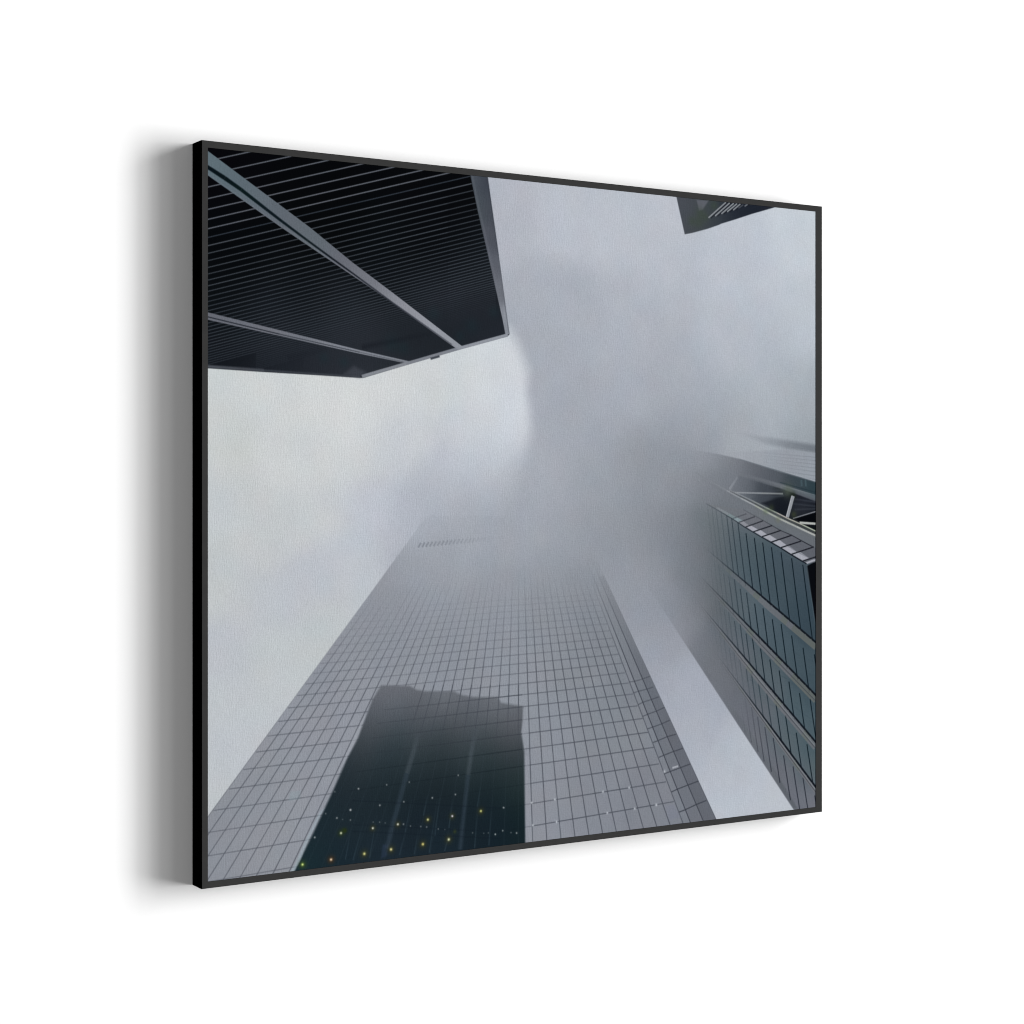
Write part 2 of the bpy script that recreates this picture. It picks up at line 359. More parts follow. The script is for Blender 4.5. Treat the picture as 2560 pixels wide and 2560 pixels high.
(436.6,663.4,430.1,698.2,1.45,1.7,(76,80,89),.37,.57),
(430.1,698.2,423.6,732.9,1.45,1.7,(76,80,89),.57,.72),
(423.6,732.9,417.1,767.5,1.45,1.7,(76,80,89),.72,.75),
(417.1,767.5,410.7,801.9,1.45,1.69,(76,80,89),.75,.75),
(410.7,801.9,402.1,847.8,1.44,1.69,(76,80,89),.75,.75),
(402.1,847.8,392.5,899.2,1.44,1.68,(76,80,89),.75,.75),
(392.5,899.2,382.9,950.4,1.43,1.68,(76,80,89),.75,.75),
(382.9,950.4,370.1,1018.4,1.43,1.67,(76,80,89),.75,.75),
(464.3,564.6,459.9,593.9,1.47,1.72,(76,80,89),0,.03),
(459.9,593.9,454.6,629,1.46,1.72,(76,80,89),.03,.16),
(454.6,629,449.3,663.9,1.46,1.71,(76,80,89),.16,.36),
(449.3,663.9,444.1,698.9,1.46,1.71,(76,80,89),.36,.57),
(444.1,698.9,438.9,733.7,1.46,1.71,(76,80,89),.57,.71),
(438.9,733.7,433.7,768.5,1.45,1.71,(76,80,89),.71,.75),
(433.7,768.5,428.4,803.1,1.45,1.7,(76,80,89),.75,.75),
(428.4,803.1,421.5,849.3,1.45,1.7,(76,80,89),.75,.75),
(421.5,849.3,413.7,901.1,1.45,1.7,(76,80,89),.75,.75),
(413.7,901.1,406,952.7,1.44,1.69,(76,80,89),.75,.75),
(406,952.7,395.7,1021.2,1.44,1.69,(76,80,89),.75,.75),
(473.4,564.8,470.1,594.2,1.47,1.72,(76,80,89),0,.02),
(470.1,594.2,466.1,629.3,1.47,1.72,(76,80,89),.02,.14),
(466.1,629.3,462.2,664.5,1.47,1.72,(76,80,89),.14,.32),
(462.2,664.5,458.2,699.5,1.46,1.72,(76,80,89),.32,.5),
(458.2,699.5,454.2,734.5,1.46,1.72,(76,80,89),.5,.62),
(454.2,734.5,450.3,769.5,1.46,1.71,(76,80,89),.62,.65),
(450.3,769.5,446.4,804.4,1.46,1.71,(76,80,89),.65,.65),
(446.4,804.4,441.1,850.8,1.46,1.71,(76,80,89),.65,.65),
(441.1,850.8,435.2,902.9,1.46,1.71,(76,80,89),.65,.65),
(435.2,902.9,429.4,954.9,1.45,1.7,(76,80,89),.65,.65),
(429.4,954.9,421.5,1024.1,1.45,1.7,(76,80,89),.65,.65),
(482.6,565,480.4,594.4,1.47,1.73,(76,80,89),0,.02),
(480.4,594.4,477.7,629.7,1.47,1.73,(76,80,89),.02,.15),
(477.7,629.7,475,665,1.47,1.73,(76,80,89),.15,.33),
(475,665,472.4,700.2,1.47,1.72,(76,80,89),.33,.51),
(472.4,700.2,469.7,735.4,1.47,1.72,(76,80,89),.51,.64),
(469.7,735.4,467,770.5,1.47,1.72,(76,80,89),.64,.67),
(467,770.5,464.4,805.6,1.47,1.72,(76,80,89),.67,.67),
(464.4,805.6,460.9,852.3,1.47,1.72,(76,80,89),.67,.67),
(460.9,852.3,456.9,904.8,1.46,1.72,(76,80,89),.67,.67),
(456.9,904.8,452.9,957.3,1.46,1.72,(76,80,89),.67,.67),
(452.9,957.3,447.6,1027,1.46,1.71,(76,80,89),.67,.67),
(491.8,565.2,490.7,594.7,1.48,1.73,(76,80,89),0,.03),
(490.7,594.7,489.3,630.1,1.48,1.73,(76,80,89),.03,.16),
(489.3,630.1,488,665.5,1.48,1.73,(76,80,89),.16,.35),
(488,665.5,486.6,700.9,1.48,1.73,(76,80,89),.35,.55),
(486.6,700.9,485.3,736.2,1.48,1.73,(76,80,89),.55,.69),
(485.3,736.2,483.9,771.5,1.47,1.73,(76,80,89),.69,.72),
(483.9,771.5,482.6,806.8,1.47,1.73,(76,80,89),.72,.72),
(482.6,806.8,480.8,853.9,1.47,1.73,(76,80,89),.72,.72),
(480.8,853.9,478.7,906.7,1.47,1.73,(76,80,89),.72,.72),
(478.7,906.7,476.7,959.6,1.47,1.73,(76,80,89),.72,.72),
(476.7,959.6,474,1030,1.47,1.73,(76,80,89),.72,.72),
(501.1,565.4,501,595,1.48,1.74,(76,80,89),0,.03),
(501,595,501,630.5,1.48,1.74,(76,80,89),.03,.16),
(501,630.5,501,666,1.48,1.74,(76,80,89),.16,.36),
(501,666,500.9,701.5,1.48,1.74,(76,80,89),.36,.56),
(500.9,701.5,500.9,737,1.48,1.74,(76,80,89),.56,.7),
(500.9,737,500.9,772.5,1.48,1.74,(76,80,89),.7,.74),
(500.9,772.5,500.9,808.1,1.48,1.74,(76,80,89),.74,.74),
(500.9,808.1,500.8,855.4,1.48,1.74,(76,80,89),.74,.74),
(500.8,855.4,500.8,908.7,1.48,1.74,(76,80,89),.74,.74),
(500.8,908.7,500.7,961.9,1.48,1.74,(76,80,89),.74,.74),
(500.7,961.9,500.7,1033,1.48,1.74,(76,80,89),.74,.74),
(510.4,565.6,511.4,595.3,1.49,1.74,(76,80,89),0,.03),
(511.4,595.3,512.7,630.9,1.49,1.75,(76,80,89),.03,.2),
(512.7,630.9,514.1,666.5,1.49,1.75,(76,80,89),.2,.44),
(514.1,666.5,515.4,702.2,1.49,1.75,(76,80,89),.44,.69),
(515.4,702.2,516.7,737.9,1.49,1.75,(76,80,89),.69,.86),
(516.7,737.9,518,773.6,1.49,1.75,(76,80,89),.86,.9),
(518,773.6,519.3,809.3,1.49,1.75,(76,80,89),.9,.9),
(519.3,809.3,521,857,1.49,1.75,(76,80,89),.9,.9),
(521,857,523,910.6,1.49,1.75,(76,80,89),.9,.9),
(523,910.6,525,964.3,1.49,1.75,(76,80,89),.9,.9),
(525,964.3,527.6,1036,1.49,1.75,(76,80,89),.9,.9),
(519.7,565.8,521.9,595.5,1.49,1.75,(76,80,89),0,.03),
(521.9,595.5,524.5,631.3,1.49,1.75,(76,80,89),.03,.2),
(524.5,631.3,527.2,667.1,1.49,1.75,(76,80,89),.2,.44),
(527.2,667.1,529.9,702.9,1.49,1.75,(76,80,89),.44,.69),
(529.9,702.9,532.5,738.7,1.49,1.76,(76,80,89),.69,.87),
(532.5,738.7,535.2,774.6,1.5,1.76,(76,80,89),.87,.91),
(535.2,774.6,537.8,810.6,1.5,1.76,(76,80,89),.91,.91),
(537.8,810.6,541.4,858.5,1.5,1.76,(76,80,89),.91,.91),
(541.4,858.5,545.4,912.6,1.5,1.76,(76,80,89),.91,.91),
(545.4,912.6,549.4,966.7,1.5,1.76,(76,80,89),.91,.91),
(549.4,966.7,554.8,1039,1.5,1.77,(76,80,89),.91,.91),
(529,566,532.4,595.8,1.49,1.76,(76,80,89),0,.03),
(532.4,595.8,536.4,631.7,1.5,1.76,(76,80,89),.03,.18),
(536.4,631.7,540.4,667.6,1.5,1.76,(76,80,89),.18,.4),
(540.4,667.6,544.4,703.6,1.5,1.76,(76,80,89),.4,.62),
(544.4,703.6,548.5,739.6,1.5,1.76,(76,80,89),.62,.78),
(548.5,739.6,552.5,775.7,1.5,1.77,(76,80,89),.78,.81),
(552.5,775.7,556.5,811.8,1.5,1.77,(76,80,89),.81,.81),
(556.5,811.8,561.9,860.1,1.51,1.77,(76,80,89),.81,.81),
(561.9,860.1,568,914.6,1.51,1.77,(76,80,89),.81,.81),
(568,914.6,574.1,969.1,1.51,1.78,(76,80,89),.81,.81),
(574.1,969.1,582.3,1042.1,1.51,1.78,(76,80,89),.81,.81),
(538.4,566.1,542.9,596.1,1.5,1.76,(76,80,89),0,.03),
(542.9,596.1,548.3,632.1,1.5,1.76,(76,80,89),.03,.19),
(548.3,632.1,553.7,668.1,1.5,1.77,(76,80,89),.19,.43),
(553.7,668.1,559.1,704.3,1.5,1.77,(76,80,89),.43,.67),
(559.1,704.3,564.5,740.5,1.51,1.77,(76,80,89),.67,.83),
(564.5,740.5,569.9,776.7,1.51,1.77,(76,80,89),.83,.87),
(569.9,776.7,575.4,813.1,1.51,1.78,(76,80,89),.87,.87),
(575.4,813.1,582.6,861.7,1.51,1.78,(76,80,89),.87,.87),
(582.6,861.7,590.9,916.6,1.52,1.79,(76,80,89),.87,.87),
(590.9,916.6,599.1,971.6,1.52,1.79,(76,80,89),.87,.87),
(599.1,971.6,610.1,1045.2,1.52,1.8,(76,80,89),.87,.87),
(547.8,566.3,553.5,596.3,1.5,1.77,(76,80,89),0,.03),
(553.5,596.3,560.2,632.5,1.5,1.77,(76,80,89),.03,.19),
(560.2,632.5,567,668.7,1.51,1.77,(76,80,89),.19,.43),
(567,668.7,573.8,704.9,1.51,1.78,(76,80,89),.43,.67),
(573.8,704.9,580.6,741.3,1.51,1.78,(76,80,89),.67,.84),
(580.6,741.3,587.5,777.8,1.52,1.78,(76,80,89),.84,.88),
(587.5,777.8,594.3,814.4,1.52,1.79,(76,80,89),.88,.88),
(594.3,814.4,603.5,863.3,1.52,1.79,(76,80,89),.88,.88),
(603.5,863.3,613.9,918.6,1.53,1.8,(76,80,89),.88,.88),
(613.9,918.6,624.3,974,1.53,1.8,(76,80,89),.88,.88),
(624.3,974,638.2,1048.3,1.54,1.81,(76,80,89),.88,.88),
(557.3,566.5,564.1,596.6,1.51,1.77,(76,80,89),0,.03),
(564.1,596.6,572.2,632.8,1.51,1.78,(76,80,89),.03,.19),
(572.2,632.8,580.4,669.2,1.51,1.78,(76,80,89),.19,.42),
(580.4,669.2,588.7,705.6,1.52,1.78,(76,80,89),.42,.66),
(588.7,705.6,596.9,742.2,1.52,1.79,(76,80,89),.66,.82),
(596.9,742.2,605.2,778.9,1.52,1.79,(76,80,89),.82,.86),
(605.2,778.9,613.5,815.7,1.53,1.8,(76,80,89),.86,.86),
(613.5,815.7,624.6,864.9,1.53,1.8,(76,80,89),.86,.86),
(624.6,864.9,637.1,920.6,1.54,1.81,(76,80,89),.86,.86),
(637.1,920.6,649.7,976.5,1.54,1.82,(76,80,89),.86,.86),
(649.7,976.5,666.6,1051.5,1.55,1.82,(76,80,89),.86,.86),
(566.8,566.7,574.7,596.9,1.51,1.78,(76,80,89),0,.03),
(574.7,596.9,584.3,633.2,1.51,1.78,(76,80,89),.03,.18),
(584.3,633.2,593.9,669.7,1.52,1.79,(76,80,89),.18,.4),
(593.9,669.7,603.6,706.3,1.52,1.79,(76,80,89),.4,.63),
(603.6,706.3,613.2,743.1,1.53,1.8,(76,80,89),.63,.79),
(613.2,743.1,623,780,1.53,1.8,(76,80,89),.79,.82),
(623,780,632.7,817,1.54,1.81,(76,80,89),.82,.82),
(632.7,817,645.8,866.6,1.54,1.81,(76,80,89),.82,.82),
(645.8,866.6,660.5,922.7,1.55,1.82,(76,80,89),.82,.82),
(660.5,922.7,675.4,979,1.55,1.83,(76,80,89),.82,.82),
(675.4,979,695.3,1054.7,1.56,1.84,(76,80,89),.82,.82),
(576.3,566.9,585.4,597.2,1.51,1.78,(76,80,89),0,.03),
(585.4,597.2,596.4,633.6,1.52,1.79,(76,80,89),.03,.19),
(596.4,633.6,607.5,670.3,1.52,1.79,(76,80,89),.19,.42),
(607.5,670.3,618.6,707,1.53,1.8,(76,80,89),.42,.65),
(618.6,707,629.7,744,1.53,1.81,(76,80,89),.65,.82),
(629.7,744,640.9,781.1,1.54,1.81,(76,80,89),.82,.86),
(640.9,781.1,652.1,818.3,1.54,1.82,(76,80,89),.86,.86),
(652.1,818.3,667.1,868.2,1.55,1.83,(76,80,89),.86,.86),
(667.1,868.2,684.2,924.7,1.55,1.83,(76,80,89),.86,.86),
(684.2,924.7,701.3,981.6,1.56,1.84,(76,80,89),.86,.86),
(701.3,981.6,724.3,1058,1.57,1.86,(76,80,89),.86,.86),
(585.9,567.1,596.2,597.5,1.52,1.79,(76,80,89),0,.03),
(596.2,597.5,608.6,634,1.52,1.79,(76,80,89),.03,.18),
(608.6,634,621.1,670.8,1.53,1.8,(76,80,89),.18,.4),
(621.1,670.8,633.6,707.8,1.53,1.81,(76,80,89),.4,.62),
(633.6,707.8,646.3,744.9,1.54,1.81,(76,80,89),.62,.78),
(646.3,744.9,658.9,782.2,1.55,1.82,(76,80,89),.78,.81),
(658.9,782.2,671.6,819.6,1.55,1.83,(76,80,89),.81,.81),
(671.6,819.6,688.7,869.9,1.56,1.84,(76,80,89),.81,.81),
(688.7,869.9,708,926.8,1.56,1.85,(76,80,89),.81,.81),
(708,926.8,727.5,984.2,1.57,1.86,(76,80,89),.81,.81),
(727.5,984.2,753.7,1061.3,1.58,1.87,(76,80,89),.81,.81),
(595.5,567.3,607,597.7,1.52,1.79,(76,80,89),0,.03),
(607,597.7,620.9,634.5,1.53,1.8,(76,80,89),.03,.2),
(620.9,634.5,634.8,671.4,1.53,1.81,(76,80,89),.2,.45),
(634.8,671.4,648.8,708.5,1.54,1.82,(76,80,89),.45,.69),
(648.8,708.5,662.9,745.8,1.55,1.82,(76,80,89),.69,.87),
(662.9,745.8,677.1,783.3,1.55,1.83,(76,80,89),.87,.91),
(677.1,783.3,691.3,821,1.56,1.84,(76,80,89),.91,.91),
(691.3,821,710.4,871.6,1.57,1.85,(76,80,89),.91,.91),
(710.4,871.6,732.1,928.9,1.57,1.86,(76,80,89),.91,.91),
(732.1,928.9,754,986.7,1.58,1.87,(76,80,89),.91,.91),
(754,986.7,783.4,1064.6,1.59,1.89,(76,80,89),.91,.91),
(605.1,567.5,617.8,598,1.53,1.8,(76,80,89),0,.03),
(617.8,598,633.2,634.9,1.53,1.81,(76,80,89),.03,.2),
(633.2,634.9,648.6,671.9,1.54,1.82,(76,80,89),.2,.44),
(648.6,671.9,664.1,709.2,1.55,1.82,(76,80,89),.44,.69),
(664.1,709.2,679.7,746.7,1.55,1.83,(76,80,89),.69,.86),
(679.7,746.7,695.4,784.4,1.56,1.84,(76,80,89),.86,.9),
(695.4,784.4,711.2,822.3,1.57,1.85,(76,80,89),.9,.9),
(711.2,822.3,732.4,873.3,1.57,1.86,(76,80,89),.9,.9),
(732.4,873.3,756.4,931,1.58,1.87,(76,80,89),.9,.9),
(756.4,931,780.7,989.4,1.59,1.88,(76,80,89),.9,.9),
(780.7,989.4,813.4,1067.9,1.61,1.9,(76,80,89),.9,.9),
(614.6,567.7,628.5,598.3,1.53,1.81,(76,80,89),0,.03),
(628.5,598.3,645.3,635.3,1.54,1.81,(76,80,89),.03,.16),
(645.3,635.3,662.2,672.5,1.55,1.82,(76,80,89),.16,.37),
(662.2,672.5,679.2,709.9,1.55,1.83,(76,80,89),.37,.57),
(679.2,709.9,696.3,747.6,1.56,1.84,(76,80,89),.57,.72),
(696.3,747.6,713.5,785.5,1.57,1.85,(76,80,89),.72,.75),
(713.5,785.5,730.8,823.6,1.58,1.86,(76,80,89),.75,.75),
(730.8,823.6,754.1,874.9,1.58,1.87,(76,80,89),.75,.75),
(754.1,874.9,780.5,933.2,1.59,1.88,(76,80,89),.75,.75),
(780.5,933.2,807.2,992,1.61,1.9,(76,80,89),.75,.75),
(807.2,992,843.2,1071.3,1.62,1.92,(76,80,89),.75,.75),
(517.5,1005.1,574.5,1002.3,1.55,1.58,(76,80,89),.76,.76),
(574.5,1002.3,632.9,999.5,1.58,1.61,(76,80,89),.74,.74),
(632.9,999.5,692.6,996.6,1.61,1.63,(76,80,89),.78,.78),
(692.6,996.6,753.7,993.6,1.63,1.66,(76,80,89),.83,.83),
(753.7,993.6,806.1,991,1.66,1.69,(76,80,89),.71,.71),
(9,991.2,55.3,989.1,1.33,1.35,(76,80,89),.48,.48),
(55.3,989.1,102.5,986.9,1.35,1.37,(76,80,89),.51,.51),
(102.5,986.9,150.6,984.7,1.37,1.39,(76,80,89),.59,.59),
(150.6,984.7,199.8,982.4,1.39,1.41,(76,80,89),.57,.57),
(199.8,982.4,250,980.1,1.41,1.43,(76,80,89),.51,.51),
(250,980.1,301.2,977.7,1.43,1.46,(76,80,89),.52,.52),
(301.2,977.7,353.5,975.3,1.46,1.48,(76,80,89),.45,.45),
(353.5,975.3,407,972.9,1.48,1.5,(76,80,89),.55,.55),
(407,972.9,461.6,970.3,1.5,1.53,(76,80,89),.54,.54),
(461.6,970.3,517.5,967.8,1.53,1.55,(76,80,89),.69,.69),
(517.5,967.8,574.5,965.1,1.55,1.58,(76,80,89),.78,.78),
(574.5,965.1,632.9,962.4,1.58,1.61,(76,80,89),.84,.84),
(632.9,962.4,692.6,959.7,1.61,1.63,(76,80,89),.81,.81),
(692.6,959.7,753.7,956.9,1.63,1.66,(76,80,89),.84,.84),
(753.7,956.9,788.8,955.2,1.66,1.68,(76,80,89),.69,.69),
(9,956.5,55.3,954.5,1.33,1.35,(76,80,89),.52,.52),
(55.3,954.5,102.5,952.4,1.35,1.37,(76,80,89),.62,.62),
(102.5,952.4,150.6,950.3,1.37,1.39,(76,80,89),.59,.59),
(150.6,950.3,199.8,948.2,1.39,1.41,(76,80,89),.54,.54),
(199.8,948.2,250,946,1.41,1.43,(76,80,89),.62,.62),
(250,946,301.2,943.7,1.43,1.46,(76,80,89),.57,.57),
(301.2,943.7,353.5,941.4,1.46,1.48,(76,80,89),.55,.55),
(353.5,941.4,407,939.1,1.48,1.5,(76,80,89),.52,.52),
(407,939.1,461.6,936.7,1.5,1.53,(76,80,89),.56,.56),
(461.6,936.7,517.5,934.2,1.53,1.55,(76,80,89),.65,.65),
(517.5,934.2,574.5,931.7,1.55,1.58,(76,80,89),.66,.66),
(574.5,931.7,632.9,929.2,1.58,1.61,(76,80,89),.75,.75),
(632.9,929.2,692.6,926.6,1.61,1.63,(76,80,89),.84,.84),
(692.6,926.6,753.7,923.9,1.63,1.66,(76,80,89),.74,.74),
(753.7,923.9,773.4,923,1.66,1.67,(76,80,89),.69,.69),
(9,925.2,55.3,923.3,1.33,1.35,(76,80,89),.48,.48),
(55.3,923.3,102.5,921.3,1.35,1.37,(76,80,89),.5,.5),
(102.5,921.3,150.6,919.3,1.37,1.39,(76,80,89),.59,.59),
(150.6,919.3,199.8,917.2,1.39,1.41,(76,80,89),.53,.53),
(199.8,917.2,250,915.2,1.41,1.43,(76,80,89),.52,.52),
(250,915.2,301.2,913,1.43,1.46,(76,80,89),.49,.49),
(301.2,913,353.5,910.8,1.46,1.48,(76,80,89),.58,.58),
(353.5,910.8,407,908.6,1.48,1.5,(76,80,89),.54,.54),
(407,908.6,461.6,906.3,1.5,1.53,(76,80,89),.56,.56),
(461.6,906.3,517.5,904,1.53,1.55,(76,80,89),.59,.59),
(517.5,904,574.5,901.6,1.55,1.58,(76,80,89),.65,.65),
(574.5,901.6,632.9,899.2,1.58,1.61,(76,80,89),.72,.72),
(632.9,899.2,692.6,896.7,1.61,1.63,(76,80,89),.8,.8),
(692.6,896.7,753.7,894.2,1.63,1.66,(76,80,89),.71,.71),
(753.7,894.2,759.6,893.9,1.66,1.67,(76,80,89),.7,.7),
(17.4,896.5,55.3,895,1.33,1.35,(76,80,89),.55,.55),
(55.3,895,102.5,893.1,1.35,1.37,(76,80,89),.51,.51),
(102.5,893.1,150.6,891.2,1.37,1.39,(76,80,89),.63,.63),
(150.6,891.2,199.8,889.2,1.39,1.41,(76,80,89),.49,.49),
(199.8,889.2,250,887.2,1.41,1.43,(76,80,89),.56,.56),
(250,887.2,301.2,885.2,1.43,1.46,(76,80,89),.59,.59),
(301.2,885.2,353.5,883.1,1.46,1.48,(76,80,89),.48,.48),
(353.5,883.1,407,881,1.48,1.5,(76,80,89),.63,.63),
(407,881,461.6,878.8,1.5,1.53,(76,80,89),.6,.6),
(461.6,878.8,517.5,876.6,1.53,1.55,(76,80,89),.62,.62),
(517.5,876.6,574.5,874.4,1.55,1.58,(76,80,89),.7,.7),
(574.5,874.4,632.9,872,1.58,1.61,(76,80,89),.7,.7),
(632.9,872,692.6,869.7,1.61,1.63,(76,80,89),.76,.76),
(692.6,869.7,750.5,867.4,1.63,1.66,(76,80,89),.72,.72),
(39.9,869.8,55.3,869.2,1.34,1.35,(76,80,89),.61,.61),
(55.3,869.2,102.5,867.4,1.35,1.37,(76,80,89),.6,.6),
(102.5,867.4,150.6,865.6,1.37,1.39,(76,80,89),.55,.55),
(150.6,865.6,199.8,863.7,1.39,1.41,(76,80,89),.47,.47),
(199.8,863.7,250,861.8,1.41,1.43,(76,80,89),.51,.51),
(250,861.8,301.2,859.9,1.43,1.46,(76,80,89),.51,.51),
(301.2,859.9,353.5,857.9,1.46,1.48,(76,80,89),.45,.45),
(353.5,857.9,407,855.9,1.48,1.5,(76,80,89),.51,.51),
(407,855.9,461.6,853.8,1.5,1.53,(76,80,89),.67,.67),
(461.6,853.8,517.5,851.7,1.53,1.55,(76,80,89),.6,.6),
(517.5,851.7,574.5,849.5,1.55,1.58,(76,80,89),.63,.63),
(574.5,849.5,632.9,847.3,1.58,1.61,(76,80,89),.8,.8),
(632.9,847.3,692.6,845,1.61,1.63,(76,80,89),.73,.73),
(692.6,845,739,843.3,1.63,1.66,(76,80,89),.78,.78),
(60.3,845.4,102.5,843.9,1.35,1.37,(76,80,89),.53,.53),
(102.5,843.9,150.6,842.1,1.37,1.39,(76,80,89),.61,.61),
(150.6,842.1,199.8,840.4,1.39,1.41,(76,80,89),.57,.57),
(199.8,840.4,250,838.5,1.41,1.43,(76,80,89),.6,.6),
(250,838.5,301.2,836.7,1.43,1.46,(76,80,89),.58,.58),
(301.2,836.7,353.5,834.8,1.46,1.48,(76,80,89),.49,.49),
(353.5,834.8,407,832.9,1.48,1.5,(76,80,89),.47,.47),
(407,832.9,461.6,830.9,1.5,1.53,(76,80,89),.53,.53),
(461.6,830.9,517.5,828.8,1.53,1.55,(76,80,89),.67,.67),
(517.5,828.8,574.5,826.8,1.55,1.58,(76,80,89),.71,.71),
(574.5,826.8,632.9,824.7,1.58,1.61,(76,80,89),.75,.75),
(632.9,824.7,692.6,822.5,1.61,1.63,(76,80,89),.66,.66),
(692.6,822.5,728.5,821.2,1.63,1.65,(76,80,89),.69,.69),
(79.1,823.1,102.5,822.3,1.36,1.37,(76,80,89),.59,.59),
(102.5,822.3,150.6,820.6,1.37,1.39,(76,80,89),.56,.56),
(150.6,820.6,199.8,818.9,1.39,1.41,(76,80,89),.58,.58),
(199.8,818.9,250,817.2,1.41,1.43,(76,80,89),.53,.53),
(250,817.2,301.2,815.4,1.43,1.46,(76,80,89),.54,.54),
(301.2,815.4,353.5,813.6,1.46,1.48,(76,80,89),.49,.49),
(353.5,813.6,407,811.7,1.48,1.5,(76,80,89),.47,.47),
(407,811.7,461.6,809.8,1.5,1.53,(76,80,89),.6,.6),
(461.6,809.8,517.5,807.9,1.53,1.55,(76,80,89),.64,.64),
(517.5,807.9,574.5,805.9,1.55,1.58,(76,80,89),.56,.56),
(574.5,805.9,632.9,803.9,1.58,1.61,(76,80,89),.71,.71),
(632.9,803.9,692.6,801.8,1.61,1.63,(76,80,89),.7,.7),
(692.6,801.8,718.9,800.9,1.63,1.65,(76,80,89),.65,.65),
(96.3,802.7,102.5,802.4,1.37,1.37,(76,80,89),.44,.44),
(102.5,802.4,150.6,800.8,1.37,1.39,(76,80,89),.57,.57),
(150.6,800.8,199.8,799.2,1.39,1.41,(76,80,89),.45,.45),
(199.8,799.2,250,797.5,1.41,1.43,(76,80,89),.56,.56),
(250,797.5,301.2,795.8,1.43,1.46,(76,80,89),.51,.51),
(301.2,795.8,353.5,794.1,1.46,1.48,(76,80,89),.37,.37),
(353.5,794.1,407,792.3,1.48,1.5,(76,80,89),.43,.43),
(407,792.3,461.6,790.5,1.5,1.53,(76,80,89),.53,.53),
(461.6,790.5,517.5,788.6,1.53,1.55,(76,80,89),.56,.56),
(517.5,788.6,574.5,786.7,1.55,1.58,(76,80,89),.61,.61),
(574.5,786.7,632.9,784.7,1.58,1.61,(76,80,89),.67,.67),
(632.9,784.7,692.6,782.7,1.61,1.63,(76,80,89),.57,.57),
(692.6,782.7,710.1,782.2,1.63,1.64,(76,80,89),.53,.53),
(112.2,783.8,150.6,782.5,1.37,1.39,(76,80,89),.54,.54),
(150.6,782.5,199.8,781,1.39,1.41,(76,80,89),.41,.41),
(199.8,781,250,779.3,1.41,1.43,(76,80,89),.52,.52),
(250,779.3,301.2,777.7,1.43,1.46,(76,80,89),.41,.41),
(301.2,777.7,353.5,776,1.46,1.48,(76,80,89),.45,.45),
(353.5,776,407,774.3,1.48,1.5,(76,80,89),.48,.48),
(407,774.3,461.6,772.5,1.5,1.53,(76,80,89),.53,.53),
(461.6,772.5,517.5,770.8,1.53,1.55,(76,80,89),.52,.52),
(517.5,770.8,574.5,768.9,1.55,1.58,(76,80,89),.59,.59),
(574.5,768.9,632.9,767,1.58,1.61,(76,80,89),.54,.54),
(632.9,767,692.6,765.1,1.61,1.63,(76,80,89),.59,.59),
(692.6,765.1,702,764.8,1.63,1.64,(76,80,89),.54,.54),
(126.9,766.3,150.6,765.6,1.38,1.39,(76,80,89),.5,.5),
(150.6,765.6,199.8,764,1.39,1.41,(76,80,89),.48,.48),
(199.8,764,250,762.5,1.41,1.43,(76,80,89),.44,.43),
(250,762.5,301.2,760.9,1.43,1.46,(76,80,89),.43,.43),
(301.2,760.9,353.5,759.3,1.46,1.48,(76,80,89),.33,.33),
(353.5,759.3,407,757.6,1.48,1.5,(76,80,89),.36,.36),
(407,757.6,461.6,755.9,1.5,1.53,(76,80,89),.47,.47),
(461.6,755.9,517.5,754.2,1.53,1.55,(76,80,89),.49,.48),
(517.5,754.2,574.5,752.5,1.55,1.58,(76,80,89),.56,.55),
(574.5,752.5,632.9,750.6,1.58,1.61,(76,80,89),.55,.55),
(632.9,750.6,692.6,748.8,1.61,1.63,(76,80,89),.48,.48),
(692.6,748.8,694.5,748.7,1.63,1.64,(76,80,89),.49,.49),
(140.5,750.1,150.6,749.8,1.39,1.39,(76,80,89),.45,.45),
(150.6,749.8,199.8,748.3,1.39,1.41,(76,80,89),.42,.41),
(199.8,748.3,250,746.8,1.41,1.43,(76,80,89),.35,.34),
(250,746.8,301.2,745.3,1.43,1.46,(76,80,89),.43,.42),
(301.2,745.3,353.5,743.7,1.46,1.48,(76,80,89),.38,.4),
(353.5,743.7,407,742.1,1.48,1.5,(76,80,89),.35,.35),
(407,742.1,461.6,740.5,1.5,1.53,(76,80,89),.43,.42),
(461.6,740.5,517.5,738.8,1.53,1.55,(76,80,89),.44,.43),
(517.5,738.8,574.5,737.1,1.55,1.58,(76,80,89),.5,.49),
(574.5,737.1,632.9,735.4,1.58,1.61,(76,80,89),.47,.46),
(632.9,735.4,689.9,733.7,1.61,1.63,(76,80,89),.44,.43),
(153.2,735,199.8,733.7,1.39,1.41,(76,80,89),.37,.36),
(199.8,733.7,250,732.2,1.41,1.43,(76,80,89),.41,.4),
(250,732.2,301.2,730.8,1.43,1.46,(76,80,89),.3,.29),
(301.2,730.8,353.5,729.2,1.46,1.48,(76,80,89),.26,.29),
(353.5,729.2,407,727.7,1.48,1.5,(76,80,89),.37,.37),
(407,727.7,461.6,726.1,1.5,1.53,(76,80,89),.42,.41),
(461.6,726.1,517.5,724.5,1.53,1.55,(76,80,89),.4,.39),
(517.5,724.5,574.5,722.9,1.55,1.58,(76,80,89),.41,.4),
(574.5,722.9,632.9,721.2,1.58,1.61,(76,80,89),.46,.45),
(632.9,721.2,683.3,719.7,1.61,1.63,(76,80,89),.43,.42),
(165,721,199.8,720,1.4,1.41,(76,80,89),.28,.27),
(199.8,720,250,718.6,1.41,1.43,(76,80,89),.34,.33),
(250,718.6,301.2,717.2,1.43,1.46,(76,80,89),.27,.26),
(301.2,717.2,353.5,715.7,1.46,1.48,(76,80,89),.24,.28),
(353.5,715.7,407,714.2,1.48,1.5,(76,80,89),.35,.34),
(407,714.2,461.6,712.7,1.5,1.53,(76,80,89),.33,.32),
